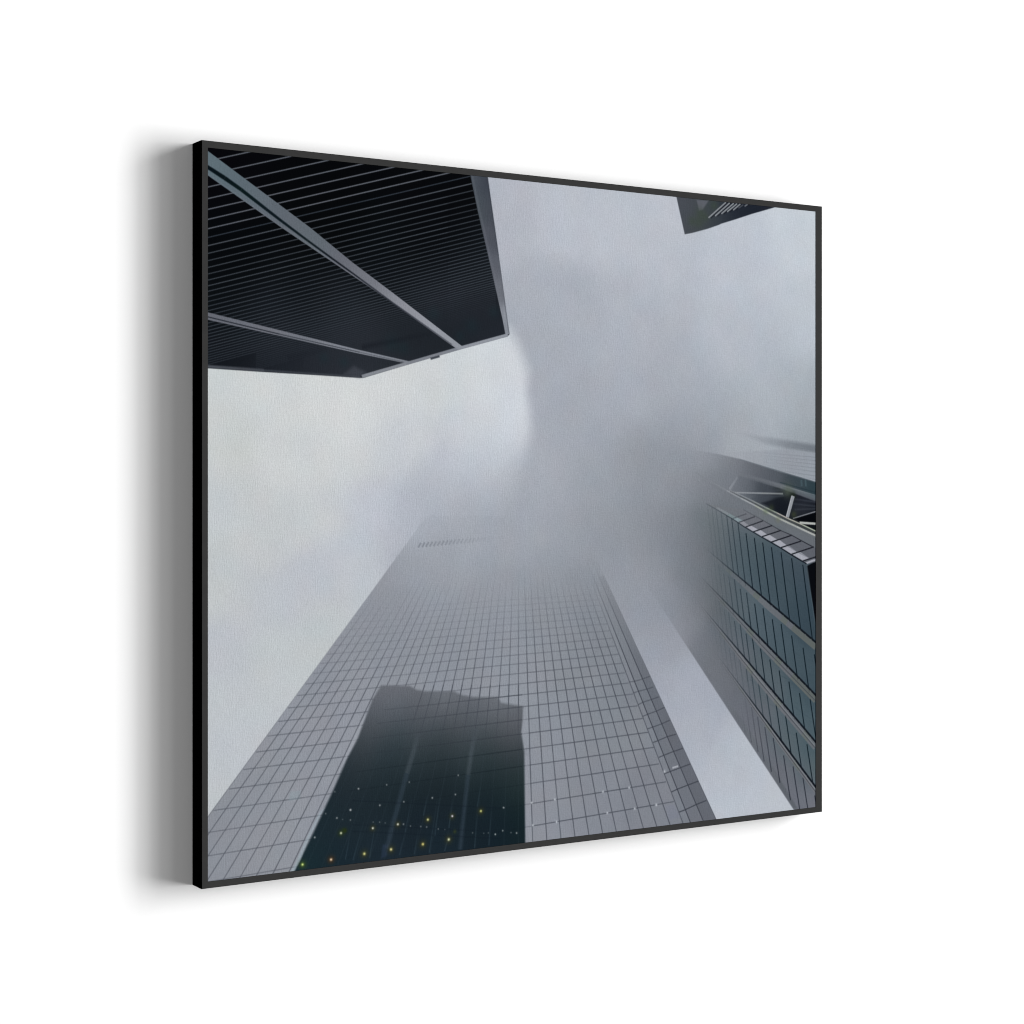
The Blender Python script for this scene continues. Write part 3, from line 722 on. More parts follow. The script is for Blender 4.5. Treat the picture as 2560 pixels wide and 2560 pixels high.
(461.6,712.7,517.5,711.1,1.53,1.55,(76,80,89),.38,.36),
(517.5,711.1,574.5,709.5,1.55,1.58,(76,80,89),.33,.32),
(574.5,709.5,632.9,707.9,1.58,1.61,(76,80,89),.4,.38),
(632.9,707.9,677.2,706.7,1.61,1.63,(76,80,89),.32,.32),
(176.1,707.8,199.8,707.2,1.4,1.41,(76,80,89),.24,.24),
(199.8,707.2,250,705.8,1.41,1.43,(76,80,89),.26,.25),
(250,705.8,301.2,704.4,1.43,1.46,(76,80,89),.23,.22),
(301.2,704.4,353.5,703,1.46,1.48,(76,80,89),.21,.26),
(353.5,703,407,701.6,1.48,1.5,(76,80,89),.31,.3),
(407,701.6,461.6,700.1,1.5,1.53,(76,80,89),.31,.3),
(461.6,700.1,517.5,698.6,1.53,1.55,(76,80,89),.26,.25),
(517.5,698.6,574.5,697.1,1.55,1.58,(76,80,89),.29,.28),
(574.5,697.1,632.9,695.5,1.58,1.61,(76,80,89),.31,.3),
(632.9,695.5,671.5,694.5,1.61,1.62,(76,80,89),.29,.28),
(186.4,695.5,199.8,695.1,1.41,1.41,(76,80,89),.23,.23),
(199.8,695.1,250,693.8,1.41,1.43,(76,80,89),.21,.2),
(250,693.8,301.2,692.5,1.43,1.46,(76,80,89),.18,.17),
(301.2,692.5,353.5,691.1,1.46,1.48,(76,80,89),.16,.2),
(353.5,691.1,407,689.7,1.48,1.5,(76,80,89),.26,.25),
(407,689.7,461.6,688.3,1.5,1.53,(76,80,89),.24,.23),
(461.6,688.3,517.5,686.8,1.53,1.55,(76,80,89),.27,.26),
(517.5,686.8,574.5,685.4,1.55,1.58,(76,80,89),.28,.27),
(574.5,685.4,632.9,683.8,1.58,1.61,(76,80,89),.26,.25),
(632.9,683.8,666.1,683,1.61,1.62,(76,80,89),.25,.24),
(196.1,683.9,199.8,683.8,1.41,1.41,(76,80,89),.18,.18),
(199.8,683.8,250,682.6,1.41,1.43,(76,80,89),.16,.15),
(250,682.6,301.2,681.3,1.43,1.46,(76,80,89),.18,.17),
(301.2,681.3,353.5,679.9,1.46,1.48,(76,80,89),.13,.18),
(353.5,679.9,407,678.6,1.48,1.5,(76,80,89),.22,.21),
(407,678.6,461.6,677.2,1.5,1.53,(76,80,89),.19,.18),
(461.6,677.2,517.5,675.8,1.53,1.55,(76,80,89),.23,.22),
(517.5,675.8,574.5,674.3,1.55,1.58,(76,80,89),.22,.21),
(574.5,674.3,632.9,672.9,1.58,1.61,(76,80,89),.21,.2),
(632.9,672.9,661.1,672.2,1.61,1.62,(76,80,89),.19,.19),
(205.3,673.1,250,672,1.41,1.43,(76,80,89),.12,.11),
(250,672,301.2,670.7,1.43,1.46,(76,80,89),.14,.13),
(301.2,670.7,353.5,669.4,1.46,1.48,(76,80,89),.1,.14),
(353.5,669.4,407,668.1,1.48,1.5,(76,80,89),.17,.16),
(407,668.1,461.6,666.8,1.5,1.53,(76,80,89),.15,.14),
(461.6,666.8,517.5,665.4,1.53,1.55,(76,80,89),.15,.14),
(517.5,665.4,574.5,664,1.55,1.58,(76,80,89),.16,.15),
(574.5,664,632.9,662.5,1.58,1.61,(76,80,89),.18,.17),
(632.9,662.5,656.4,662,1.61,1.62,(76,80,89),.15,.15),
(213.9,662.8,250,661.9,1.42,1.43,(76,80,89),.11,.11),
(250,661.9,301.2,660.7,1.43,1.46,(76,80,89),.09,.09),
(301.2,660.7,353.5,659.5,1.46,1.48,(76,80,89),.08,.12),
(353.5,659.5,407,658.2,1.48,1.5,(76,80,89),.13,.12),
(407,658.2,461.6,656.9,1.5,1.53,(76,80,89),.14,.13),
(461.6,656.9,517.5,655.6,1.53,1.55,(76,80,89),.13,.12),
(517.5,655.6,574.5,654.2,1.55,1.58,(76,80,89),.14,.13),
(574.5,654.2,632.9,652.8,1.58,1.61,(76,80,89),.16,.14),
(632.9,652.8,651.9,652.3,1.61,1.62,(76,80,89),.12,.12),
(222,653.1,250,652.5,1.42,1.43,(76,80,89),.08,.07),
(250,652.5,301.2,651.3,1.43,1.46,(76,80,89),.07,.06),
(301.2,651.3,353.5,650.1,1.46,1.48,(76,80,89),.06,.1),
(353.5,650.1,407,648.8,1.48,1.5,(76,80,89),.1,.09),
(407,648.8,461.6,647.6,1.5,1.53,(76,80,89),.1,.09),
(461.6,647.6,517.5,646.3,1.53,1.55,(76,80,89),.13,.12),
(517.5,646.3,574.5,645,1.55,1.58,(76,80,89),.13,.12),
(574.5,645,632.9,643.6,1.58,1.61,(76,80,89),.12,.11),
(632.9,643.6,647.7,643.3,1.61,1.61,(76,80,89),.11,.11),
(229.7,644,250,643.5,1.42,1.43,(76,80,89),.06,.06),
(250,643.5,301.2,642.4,1.43,1.46,(76,80,89),.05,.04),
(301.2,642.4,353.5,641.2,1.46,1.48,(76,80,89),.04,.09),
(353.5,641.2,407,640,1.48,1.5,(76,80,89),.09,.09),
(407,640,461.6,638.8,1.5,1.53,(76,80,89),.1,.09),
(461.6,638.8,517.5,637.5,1.53,1.55,(76,80,89),.1,.1),
(517.5,637.5,574.5,636.2,1.55,1.58,(76,80,89),.1,.09),
(574.5,636.2,632.9,634.9,1.58,1.61,(76,80,89),.1,.09),
(632.9,634.9,643.8,634.6,1.61,1.61,(76,80,89),.08,.08),
(237,635.3,250,635,1.43,1.43,(76,80,89),.04,.04),
(250,635,301.2,633.9,1.43,1.46,(76,80,89),.04,.04),
(301.2,633.9,353.5,632.8,1.46,1.48,(76,80,89),.03,.07),
(353.5,632.8,407,631.6,1.48,1.5,(76,80,89),.08,.07),
(407,631.6,461.6,630.4,1.5,1.53,(76,80,89),.08,.07),
(461.6,630.4,517.5,629.2,1.53,1.55,(76,80,89),.07,.07),
(517.5,629.2,574.5,627.9,1.55,1.58,(76,80,89),.08,.07),
(574.5,627.9,632.9,626.6,1.58,1.61,(76,80,89),.07,.06),
(632.9,626.6,640,626.5,1.61,1.61,(76,80,89),.07,.06),
(798.9,972.5,810.3,970.3,1.75,1.76,(60,64,73),.9,.9),
(810.3,970.3,832.5,963.9,1.76,1.77,(60,64,73),.9,.9),
(832.5,963.9,853.1,959.3,1.77,1.78,(60,64,73),.9,.9),
(783.5,940,794.9,936.5,1.75,1.75,(60,64,73),.85,.85),
(794.9,936.5,816.1,931.8,1.75,1.76,(60,64,73),.85,.85),
(816.1,931.8,837.4,927.2,1.76,1.77,(60,64,73),.85,.85),
(769.8,910.4,781.9,907.5,1.74,1.75,(60,64,73),.8,.8),
(781.9,907.5,801.4,903.3,1.75,1.76,(60,64,73),.8,.8),
(801.4,903.3,821,899,1.76,1.76,(60,64,73),.8,.8),
(759.4,883.8,769,881.3,1.73,1.74,(60,64,73),.75,.75),
(769,881.3,787.6,876.9,1.74,1.75,(60,64,73),.75,.75),
(787.6,876.9,806.3,873.2,1.75,1.76,(60,64,73),.75,.75),
(748.2,859.8,757,857.9,1.73,1.73,(60,64,73),.7,.7),
(757,857.9,775.5,852.8,1.73,1.74,(60,64,73),.7,.7),
(775.5,852.8,793.2,850.2,1.74,1.75,(60,64,73),.7,.7),
(737.8,837.8,747.4,836,1.72,1.73,(60,64,73),.65,.65),
(747.4,836,765,832,1.73,1.74,(60,64,73),.65,.65),
(765,832,781.1,827.3,1.74,1.75,(60,64,73),.65,.65),
(728.3,818,737.8,815.4,1.72,1.72,(60,64,73),.6,.6),
(737.8,815.4,755.4,811.4,1.72,1.73,(60,64,73),.6,.6),
(755.4,811.4,770.6,806.6,1.73,1.74,(60,64,73),.6,.6),
(719.6,799.5,728.6,796.2,1.72,1.72,(60,64,73),.55,.55),
(728.6,796.2,745,792.8,1.72,1.73,(60,64,73),.55,.55),
(745,792.8,759.4,789.8,1.73,1.73,(60,64,73),.55,.55),
(711,780.5,721.2,778.5,1.71,1.72,(60,64,73),.5,.5),
(721.2,778.5,737,776.2,1.72,1.72,(60,64,73),.5,.5),
(737,776.2,749,773.7,1.72,1.73,(60,64,73),.5,.5),
(703.1,763.4,714.1,762.8,1.71,1.71,(60,64,73),.45,.45),
(714.1,762.8,729.1,759.8,1.71,1.72,(60,64,73),.45,.45),
(729.1,759.8,742.6,756.7,1.72,1.73,(60,64,73),.45,.45),
(620.1,567.8,634.7,598.5,1.67,1.67,(58,62,71),0,.07),
(634.7,598.5,652.3,635.5,1.67,1.68,(58,62,71),.07,.26),
(652.3,635.5,670,672.8,1.68,1.69,(58,62,71),.26,.5),
(670,672.8,687.8,710.3,1.69,1.7,(58,62,71),.5,.71),
(687.8,710.3,705.8,748.1,1.7,1.71,(58,62,71),.71,.84),
(705.8,748.1,723.9,786.1,1.71,1.72,(58,62,71),.84,.85),
(723.9,786.1,742.1,824.4,1.72,1.73,(58,62,71),.85,.85),
(742.1,824.4,766.6,875.9,1.73,1.74,(58,62,71),.85,.85),
(766.6,875.9,794.4,934.4,1.74,1.75,(58,62,71),.85,.85),
(794.4,934.4,822.5,993.5,1.75,1.77,(58,62,71),.85,.85),
(822.5,993.5,860.4,1073.2,1.77,1.78,(58,62,71),.85,.85),
(629.7,568,645.5,598.7,1.67,1.68,(58,62,71),0,.07),
(645.5,598.7,664.5,635.9,1.68,1.69,(58,62,71),.07,.24),
(664.5,635.9,683.7,673.3,1.69,1.7,(58,62,71),.24,.47),
(683.7,673.3,703.1,711,1.7,1.71,(58,62,71),.47,.67),
(703.1,711,722.6,749,1.71,1.72,(58,62,71),.67,.79),
(722.6,749,742.2,787.2,1.72,1.73,(58,62,71),.79,.8),
(742.2,787.2,762,825.8,1.73,1.74,(58,62,71),.8,.8),
(762,825.8,788.6,877.6,1.74,1.75,(58,62,71),.8,.8),
(788.6,877.6,818.9,936.5,1.75,1.76,(58,62,71),.8,.8),
(818.9,936.5,849.5,996.1,1.76,1.78,(58,62,71),.8,.8),
(849.5,996.1,890.8,1076.6,1.78,1.8,(58,62,71),.8,.8),
(725.5,724.4,876.8,998.8,1.51,1.58,(78,82,91),.1,.8),
(246.2,622.1,5.8,908.1,1.19,1.11,(88,92,100),.05,.7),
(331.2,549.9,335.7,543.1,2.57,2.58,(128,133,142),.85,.85,2),
(337.5,549.5,342.1,542.7,2.58,2.58,(128,133,142),.81,.81,2),
(343.8,549.1,348.4,542.3,2.58,2.59,(128,133,142),.77,.77,2),
(350.1,548.7,354.7,541.9,2.59,2.59,(128,133,142),.73,.73,2),
(356.4,548.3,361.1,541.5,2.59,2.6,(128,133,142),.68,.68,2),
(362.8,547.9,367.5,541.1,2.6,2.6,(128,133,142),.64,.64,2),
(369.2,547.5,373.8,540.7,2.6,2.61,(128,133,142),.6,.6,2),
(375.6,547.1,380.3,540.2,2.61,2.61,(128,133,142),.56,.56,2),
(382,546.7,386.7,539.8,2.61,2.62,(128,133,142),.52,.52,2),
(388.4,546.3,393.1,539.4,2.62,2.62,(128,133,142),.48,.48,2),
(394.9,545.9,399.6,539,2.62,2.63,(128,133,142),.43,.43,2),
(401.3,545.4,406.1,538.5,2.63,2.63,(128,133,142),.39,.39,2),
(407.8,545,412.5,538.1,2.63,2.64,(128,133,142),.35,.35,2),
(414.3,544.6,419.1,537.7,2.64,2.64,(128,133,142),.31,.31,2),
(420.8,544.2,425.6,537.3,2.64,2.65,(128,133,142),.27,.27,2),
(427.3,543.8,432.1,536.8,2.65,2.65,(128,133,142),.23,.23,2),
(433.9,543.4,438.7,536.4,2.65,2.66,(128,133,142),.19,.19,2),
(440.5,542.9,445.3,536,2.66,2.66,(128,133,142),.14,.14,2),
(447,542.5,451.8,535.6,2.66,2.67,(128,133,142),.1,.1,2),
(453.6,542.1,458.5,535.1,2.67,2.67,(128,133,142),.06,.06,2),
(327.2,551.6,420.5,547.4,1.83,1.89,(170,175,184),.35,.05,3),
('P',[(271.3,743.5),(318.1,747.2),(327.6,752.9),(341.7,756),(390.2,758.9),(402.3,764.8),(421.9,769.1),(464,771.7),(471.3,780.8),(509.5,788.5),(509,808.6),(506.2,826.8),(511.1,856.2),(511.8,903.7),(513.2,990.5),(513.2,1034.4),(136.1,1000.4),(136.1,991.1),(164.7,941.7),(194.2,888),(217.2,843.1),(234.2,815.8),(246.2,788),(257.6,762.3)],[(288.3,749.4,113,116,124,1),(366.8,761.5,117,121,128,1),(447.9,776.4,121,125,132,1),(503.4,793.4,113,117,125,1),(262.7,775,101,105,113,1),(333.8,782.4,97,101,109,1),(420.5,793.9,97,101,109,1),(496.4,816.6,84,88,94,1),(250,796.7,82,86,93,1),(333.8,805.3,72,77,84,1),(420.5,815.4,72,76,83,1),(496.4,843.2,66,69,75,1),(237.3,818.3,60,66,72,1),(301.2,823,52,64,69,1),(366.8,833.5,54,63,67,1),(434.2,838.6,52,64,68,1),(499.9,870.1,46,56,59,1),(218.5,844.8,43,53,59,1),(281.9,847,38,50,56,1),(353.5,858.4,36,47,52,1),(434.2,864.9,38,50,54,1),(503.4,897.1,34,48,50,1),(206,877.3,32,42,49,1),(288.3,890.1,30,41,47,1),(366.8,896.9,27,37,43,1),(454.7,904.6,25,37,43,1),(175.1,930,30,43,50,1),(237.3,936.1,31,42,49,1),(333.8,945.6,27,37,45,1),(434.2,955.4,25,36,43,1),(503.4,962.2,22,36,39,1),(150.6,982.8,27,45,51,1),(206,988.8,26,40,49,1),(275.4,985.1,30,42,51,1),(366.8,983.4,27,40,49,1),(468.5,982.3,22,34,43,1)],5.5,28),
('P',[(231.6,817.8),(239.2,800.1),(248.1,781.9),(241.1,790.4),(224.7,818.5),(210.4,848.6),(203.5,862.6)],[(0,0,160,165,174,0.7)],2.5,60),
('P',[(506.2,826.8),(507.6,808.5),(509,790.8),(517.5,790.2),(519.6,845),(511.8,851.5)],[(0,0,150,155,164,0.45)],2.5,60),
('P',[(512.5,862.2),(519.6,862.8),(525.9,991.8),(513.2,990.5)],[(0,0,150,154,163,0.5)],2.5,60),
('P',[(135.5,992.1),(145.8,976.2),(156.1,953.6),(175.1,919),(182.5,908.6),(175.1,913.4),(151.8,952.6),(137.3,981.3),(127.6,994)],[(0,0,160,175,184,0.6)],2.5,60),
(341.9,746.8,329.8,779.3,1.35,1.35,(58,62,72),.52,.49),
(329.8,779.3,315.3,818.3,1.35,1.34,(58,62,72),.49,.25),
(315.3,818.3,290.7,884.6,1.34,1.33,(58,62,72),.22,.06),
(357.4,747.7,346.4,780.4,1.36,1.35,(58,62,72),.52,.49),
(346.4,780.4,333.3,819.6,1.35,1.35,(58,62,72),.49,.25),
(333.3,819.6,310.9,886.4,1.35,1.34,(58,62,72),.22,.06),
(372.9,748.6,363.1,781.4,1.36,1.36,(58,62,72),.52,.49),
(363.1,781.4,351.4,820.9,1.36,1.36,(58,62,72),.49,.25),
(351.4,820.9,331.3,888.1,1.36,1.35,(58,62,72),.22,.06),
(388.6,749.5,379.9,782.5,1.37,1.37,(58,62,72),.52,.49),
(379.9,782.5,369.6,822.2,1.37,1.36,(58,62,72),.49,.25),
(369.6,822.2,351.9,889.9,1.36,1.36,(58,62,72),.22,.06),
(404.3,750.4,396.9,783.6,1.38,1.37,(58,62,72),.52,.49),
(396.9,783.6,387.9,823.6,1.37,1.37,(58,62,72),.49,.25),
(387.9,823.6,372.6,891.7,1.37,1.36,(58,62,72),.22,.06),
(420.1,751.3,413.9,784.7,1.38,1.38,(58,62,72),.52,.49),
(413.9,784.7,406.4,824.9,1.38,1.38,(58,62,72),.49,.25),
(406.4,824.9,393.5,893.5,1.38,1.37,(58,62,72),.22,.06),
(436.1,752.2,431.1,785.8,1.39,1.39,(58,62,72),.52,.49),
(431.1,785.8,425,826.2,1.39,1.39,(58,62,72),.49,.25),
(425,826.2,414.6,895.3,1.39,1.38,(58,62,72),.22,.06),
(452.1,753.2,448.3,786.9,1.4,1.4,(58,62,72),.52,.49),
(448.3,786.9,443.7,827.6,1.4,1.39,(58,62,72),.49,.25),
(443.7,827.6,435.9,897.1,1.39,1.39,(58,62,72),.22,.06),
(468.3,754.1,465.7,788,1.4,1.4,(58,62,72),.52,.49),
(465.7,788,462.6,829,1.4,1.4,(58,62,72),.49,.25),
(462.6,829,457.3,899,1.4,1.4,(58,62,72),.22,.06),
(484.5,755,483.2,789.2,1.41,1.41,(58,62,72),.52,.49),
(483.2,789.2,481.7,830.3,1.41,1.41,(58,62,72),.49,.25),
(481.7,830.3,479,900.9,1.41,1.41,(58,62,72),.22,.06),
(500.9,756,500.9,790.3,1.42,1.42,(58,62,72),.52,.49),
(500.9,790.3,500.8,831.7,1.42,1.42,(58,62,72),.49,.25),
(500.8,831.7,500.8,902.8,1.42,1.42,(58,62,72),.22,.06),
(233.7,834.8,205.9,888.4,1.31,1.3,(52,66,74),.16,.2),
(205.9,888.4,178.5,941.5,1.3,1.29,(52,66,74),.16,.2),
(178.5,941.5,151.3,993.9,1.29,1.27,(52,66,74),.16,.2),
(251.8,836.2,225.8,890.2,1.31,1.3,(52,66,74),.2,.2),
(225.8,890.2,200.1,943.6,1.3,1.29,(52,66,74),.2,.2),
(200.1,943.6,174.7,996.5,1.29,1.28,(52,66,74),.2,.2),
(270.1,837.6,245.9,892,1.32,1.31,(52,66,74),.24,.2),
(245.9,892,222,945.8,1.31,1.3,(52,66,74),.24,.2),
(222,945.8,198.3,999.1,1.3,1.29,(52,66,74),.24,.2),
(288.5,839,266.2,893.8,1.33,1.32,(52,66,74),.16,.2),
(266.2,893.8,244,948,1.32,1.31,(52,66,74),.16,.2),
(244,948,222.1,1001.8,1.31,1.3,(52,66,74),.16,.2),
(307.1,840.5,286.6,895.6,1.34,1.33,(52,66,74),.2,.2),
(286.6,895.6,266.3,950.3,1.33,1.32,(52,66,74),.2,.2),
(266.3,950.3,246.1,1004.5,1.32,1.31,(52,66,74),.2,.2),
(325.8,841.9,307.2,897.4,1.35,1.34,(52,66,74),.24,.2),
(307.2,897.4,288.8,952.5,1.34,1.33,(52,66,74),.24,.2),
(288.8,952.5,270.5,1007.2,1.33,1.32,(52,66,74),.24,.2),
(344.7,843.4,328,899.3,1.35,1.35,(52,66,74),.16,.2),
(328,899.3,311.4,954.8,1.35,1.34,(52,66,74),.16,.2),
(311.4,954.8,295,1009.9,1.34,1.33,(52,66,74),.16,.2),
(363.7,844.8,348.9,901.1,1.36,1.35,(52,66,74),.2,.2),
(348.9,901.1,334.3,957.1,1.35,1.35,(52,66,74),.2,.2),
(334.3,957.1,319.8,1012.7,1.35,1.34,(52,66,74),.2,.2),
(382.8,846.3,370.1,903,1.37,1.36,(52,66,74),.24,.2),
(370.1,903,357.4,959.4,1.36,1.36,(52,66,74),.24,.2),
(357.4,959.4,344.8,1015.5,1.36,1.35,(52,66,74),.24,.2),
(402.1,847.8,391.4,904.9,1.38,1.37,(52,66,74),.16,.2),
(391.4,904.9,380.7,961.7,1.37,1.37,(52,66,74),.16,.2),
(380.7,961.7,370.1,1018.4,1.37,1.36,(52,66,74),.16,.2),
(421.5,849.3,412.9,906.8,1.38,1.38,(52,66,74),.2,.2),
(412.9,906.8,404.3,964.1,1.38,1.38,(52,66,74),.2,.2),
(404.3,964.1,395.7,1021.2,1.38,1.37,(52,66,74),.2,.2),
(441.1,850.8,434.6,908.7,1.39,1.39,(52,66,74),.24,.2),
(434.6,908.7,428,966.5,1.39,1.39,(52,66,74),.24,.2),
(428,966.5,421.5,1024.1,1.39,1.38,(52,66,74),.24,.2),
(460.9,852.3,456.4,910.7,1.4,1.4,(52,66,74),.16,.2),
(456.4,910.7,452,968.9,1.4,1.4,(52,66,74),.16,.2),
(452,968.9,447.6,1027,1.4,1.4,(52,66,74),.16,.2),
(480.8,853.9,478.5,912.6,1.41,1.41,(52,66,74),.2,.2),
(478.5,912.6,476.3,971.3,1.41,1.41,(52,66,74),.2,.2),
(476.3,971.3,474,1030,1.41,1.41,(52,66,74),.2,.2),
(500.8,855.4,500.8,914.6,1.42,1.42,(52,66,74),.24,.2),
(500.8,914.6,500.7,973.8,1.42,1.42,(52,66,74),.24,.2),
(500.7,973.8,500.7,1033,1.42,1.42,(52,66,74),.24,.2),
(189.9,982.9,507.6,968.2,1.41,1.55,(18,26,32),.08,.2),
(200.4,948.1,507.6,934.7,1.41,1.55,(18,26,32),.08,.2),
(211,916.8,507.6,904.4,1.42,1.55,(18,26,32),.08,.2),
(221.6,888.4,507.6,877,1.42,1.55,(18,26,32),.18,.4),
(232.3,862.5,507.6,852,1.43,1.55,(18,26,32),.18,.4),
(243,838.8,507.6,829.2,1.43,1.55,(44,48,57),.18,.4),
(253.8,817.1,507.6,808.2,1.44,1.55,(44,48,57),.18,.4),
(264.6,797,507.6,788.9,1.44,1.55,(44,48,57),.18,.4),
(275.4,778.5,507.6,771.1,1.44,1.55,(44,48,57),.18,.4),
(332.1,814.8,324.6,837.9,7.35,7.33,(84,94,102),.08,.4,4.5),
(324.6,837.9,312.5,871.2,7.33,7.31,(84,94,102),.4,.4,4.5),
(312.5,871.2,303.1,901.1,7.31,7.29,(62,76,90),.4,.4,4.5),
(303.1,901.1,289.7,942.2,7.29,7.26,(62,76,90),.4,.4,4.5),
(289.7,942.2,280.4,975.2,7.26,7.24,(62,76,90),.4,.4,4.5),
(428.2,815.6,420.5,845.2,6.94,6.92,(84,94,102),.08,.4,4.5),
(420.5,845.2,414.1,882.1,6.92,6.91,(84,94,102),.4,.4,4.5),
(414.1,882.1,410.6,910.7,6.91,6.9,(62,76,90),.4,.4,4.5),
(410.6,910.7,405,953.5,6.9,6.89,(62,76,90),.4,.4,4.5),
(405,953.5,400.9,989.1,6.89,6.88,(62,76,90),.4,.4,4.5),
(243.4,934.1,226.5,985.8,1.55,1.54,(68,88,100),.06,.34),
(264.5,926.8,252.6,985.2,1.56,1.55,(68,88,100),.06,.34),
(309.8,954.7,300.4,986.8,1.58,1.58,(68,88,100),.06,.34),
(331.4,953.4,324.6,988.2,1.59,1.59,(68,88,100),.06,.34),
(362.8,912.4,349.1,988.4,1.61,1.6,(68,88,100),.06,.34),
(346.3,904.9,339.5,934,1.6,1.6,(68,88,100),.06,.34),
(320.5,908.5,309.8,954.7,1.59,1.58,(68,88,100),.06,.34),
(382.1,968,374.5,988.7,1.62,1.61,(68,88,100),.06,.34),
(429.6,930.5,425.4,989.3,1.64,1.64,(68,88,100),.06,.34),
(453.7,938.8,449.5,988.2,1.65,1.65,(68,88,100),.06,.34),
(435.3,900.8,429.6,930.5,1.64,1.64,(68,88,100),.06,.34),
(387.6,914.6,382.1,956,1.62,1.62,(68,88,100),.06,.34),
(366.9,906.8,358.7,965.6,1.61,1.61,(68,88,100),.06,.34),
(222.6,946,214.8,983.4,1.54,1.54,(68,88,100),.06,.34),
(225.2,902.2,470.9,935.6,1.48,1.6,(18,26,36),.3,.3,2),
(225.2,935.8,470.9,970.9,1.48,1.6,(18,26,36),.3,.3,2),
(225.2,945.1,470.9,980.6,1.48,1.6,(18,26,36),.3,.3,2),
('P',[(273.7,968.7),(283,969.7),(280.4,985.8),(271.1,988.3)],[(0,0,48,62,84,0.5)],4,60),
('D',(235.3,886.6,1.32),(196,200,200),0.484),
('D',(280,884.9,1.34),(196,200,200),0.528),
('D',(316.5,884.3,1.35),(196,200,200),0.484),
('D',(397.6,881.3,1.39),(196,200,200),0.528),
('D',(269.1,912.9,1.47),(196,200,200),0.66),
('D',(307.7,911.5,1.35),(196,200,200),0.616),
('D',(354.3,910.1,1.51),(196,200,200),0.66),
('D',(392.8,908.7,1.48),(196,200,200),0.616),
('D',(222.6,915.1,1.53),(196,200,200),0.66),
('D',(222.6,929.2,1.31),(196,200,200),0.44),
('D',(307.1,943.3,1.48),(196,200,200),0.528),
('D',(268.7,936.6,1.16),(196,200,200),0.396),
('D',(258.5,935.6,1.15),(196,200,200),0.352),
('D',(277.7,938.6,1.07),(196,200,200),0.352),
('D',(318.5,947.1,1.17),(196,200,200),0.44),
('D',(335.4,949.4,1.36),(196,200,200),0.396),
('D',(345,951.1,1.46),(196,200,200),0.44),
('D',(364.2,955.8,1.19),(196,200,200),0.44),
('D',(375.2,957.7,1.1),(196,200,200),0.264),
('D',(421.9,967.2,1.21),(196,200,200),0.352),
('D',(440.9,969.7,1.12),(196,200,200),0.308),
('D',(448.7,969.9,1.22),(196,200,200),0.308),
('D',(460.9,973.5,1.32),(196,200,200),0.484),
('D',(473.7,969.4,1.23),(196,200,200),0.396),
('D',(474.5,935.3,1.32),(196,200,200),0.484),
('D',(257.9,944.1,5.03),(70,66,30),0.5),
('D',(257.9,944.1,1.71),(232,232,220),0.95),
('D',(298,942.6,5.09),(70,66,30),0.5),
('D',(298,942.6,1.73),(240,240,225),0.95),
('D',(387.6,939.5,5.23),(70,66,30),0.5),
('D',(387.6,939.5,1.78),(225,222,235),0.95),
('D',(347,940.7,5.66),(70,66,30),0.5),
('D',(347,940.7,1.92),(226,228,160),0.95),
('D',(436,936.8,5.81),(70,66,30),0.5),
('D',(436,936.8,1.98),(216,220,140),0.95),
('D',(244.4,978.8,6.44),(70,66,30),0.5),
('D',(244.4,978.8,2.19),(230,226,150),0.95),
('D',(287,977.1,6.28),(70,66,30),0.5),
('D',(287,977.1,2.14),(250,238,170),0.95),
('D',(338.8,975.1,6.38),(70,66,30),0.5),
('D',(338.8,975.1,2.17),(236,224,140),0.95),
('D',(381.7,972.7,6.47),(70,66,30),0.5),
('D',(381.7,972.7,2.2),(225,232,190),0.95),
('D',(235.1,886.6,1.32),(196,200,200),0.528),
('D',(222.7,915.1,1.58),(196,200,200),0.66),
('D',(201.4,924.3,1.48),(196,200,200),0.66),
('D',(184.1,916.6,1.3),(196,200,200),0.396),
('D',(167.3,947.9,1.55),(196,200,200),0.66),
('D',(198.2,887.4,1.3),(196,200,200),0.352),
('D',(210.4,927.2,1.14),(196,200,200),0.264),
('D',(207.9,946,5.32),(48,62,24),0.6),
('D',(207.9,946,1.83),(215,220,190),1),
('D',(192.4,981.3,5.91),(84,50,22),0.6),
('D',(192.4,981.3,2.03),(240,214,180),1),
('D',(148.6,983.4,5.59),(74,98,34),0.6),
('D',(148.6,983.4,1.92),(214,232,140),1),
('D',(213,942.5,3.54),(44,58,20),0.6),
('D',(214.2,943.4,3.54),(40,52,20),0.6),
('D',(391.8,962.4,3.12),(70,78,30),0.45),
('D',(475.7,935.6,1.42),(196,200,200),0.528),
('D',(460.7,973.1,1.41),(196,200,200),0.572),
('D',(473.6,969,1.42),(196,200,200),0.396),
('D',(488,973.5,1.23),(196,200,200),0.396),
('D',(497.7,975,1.52),(196,200,200),0.66),
('D',(565.7,931.6,1.84),(205,209,216),0.85),
('D',(653.5,927.9,1.89),(205,209,216),0.85),
('D',(702.8,925.9,1.91),(205,209,216),0.85),
('D',(526.5,966.5,1.82),(205,209,216),0.85),
('D',(568.7,965.4,1.84),(205,209,216),0.85),
('D',(661.7,960.9,1.89),(205,209,216),0.85),
('D',(713.4,959.1,1.92),(205,209,216),0.85),
('D',(524.3,932.8,1.82),(205,209,216),0.85),
('D',(754.6,957.1,2.22),(205,209,216),0.85),
('D',(770.6,906.6,2.51),(190,194,202),0.8),
(785.9,902.3,797.3,900.4,2.8,2.8,(180,184,192),.75,.75),
('P',[(130,881.7),(146.4,881),(143.9,892.9),(127.6,893.6)],[(0,0,140,158,166,0.35)],3,60),
('P',[(770.6,960.1),(789.2,959.3),(802.2,981.2),(779.5,982.9)],[(0,0,120,124,142,0.35)],5,60),
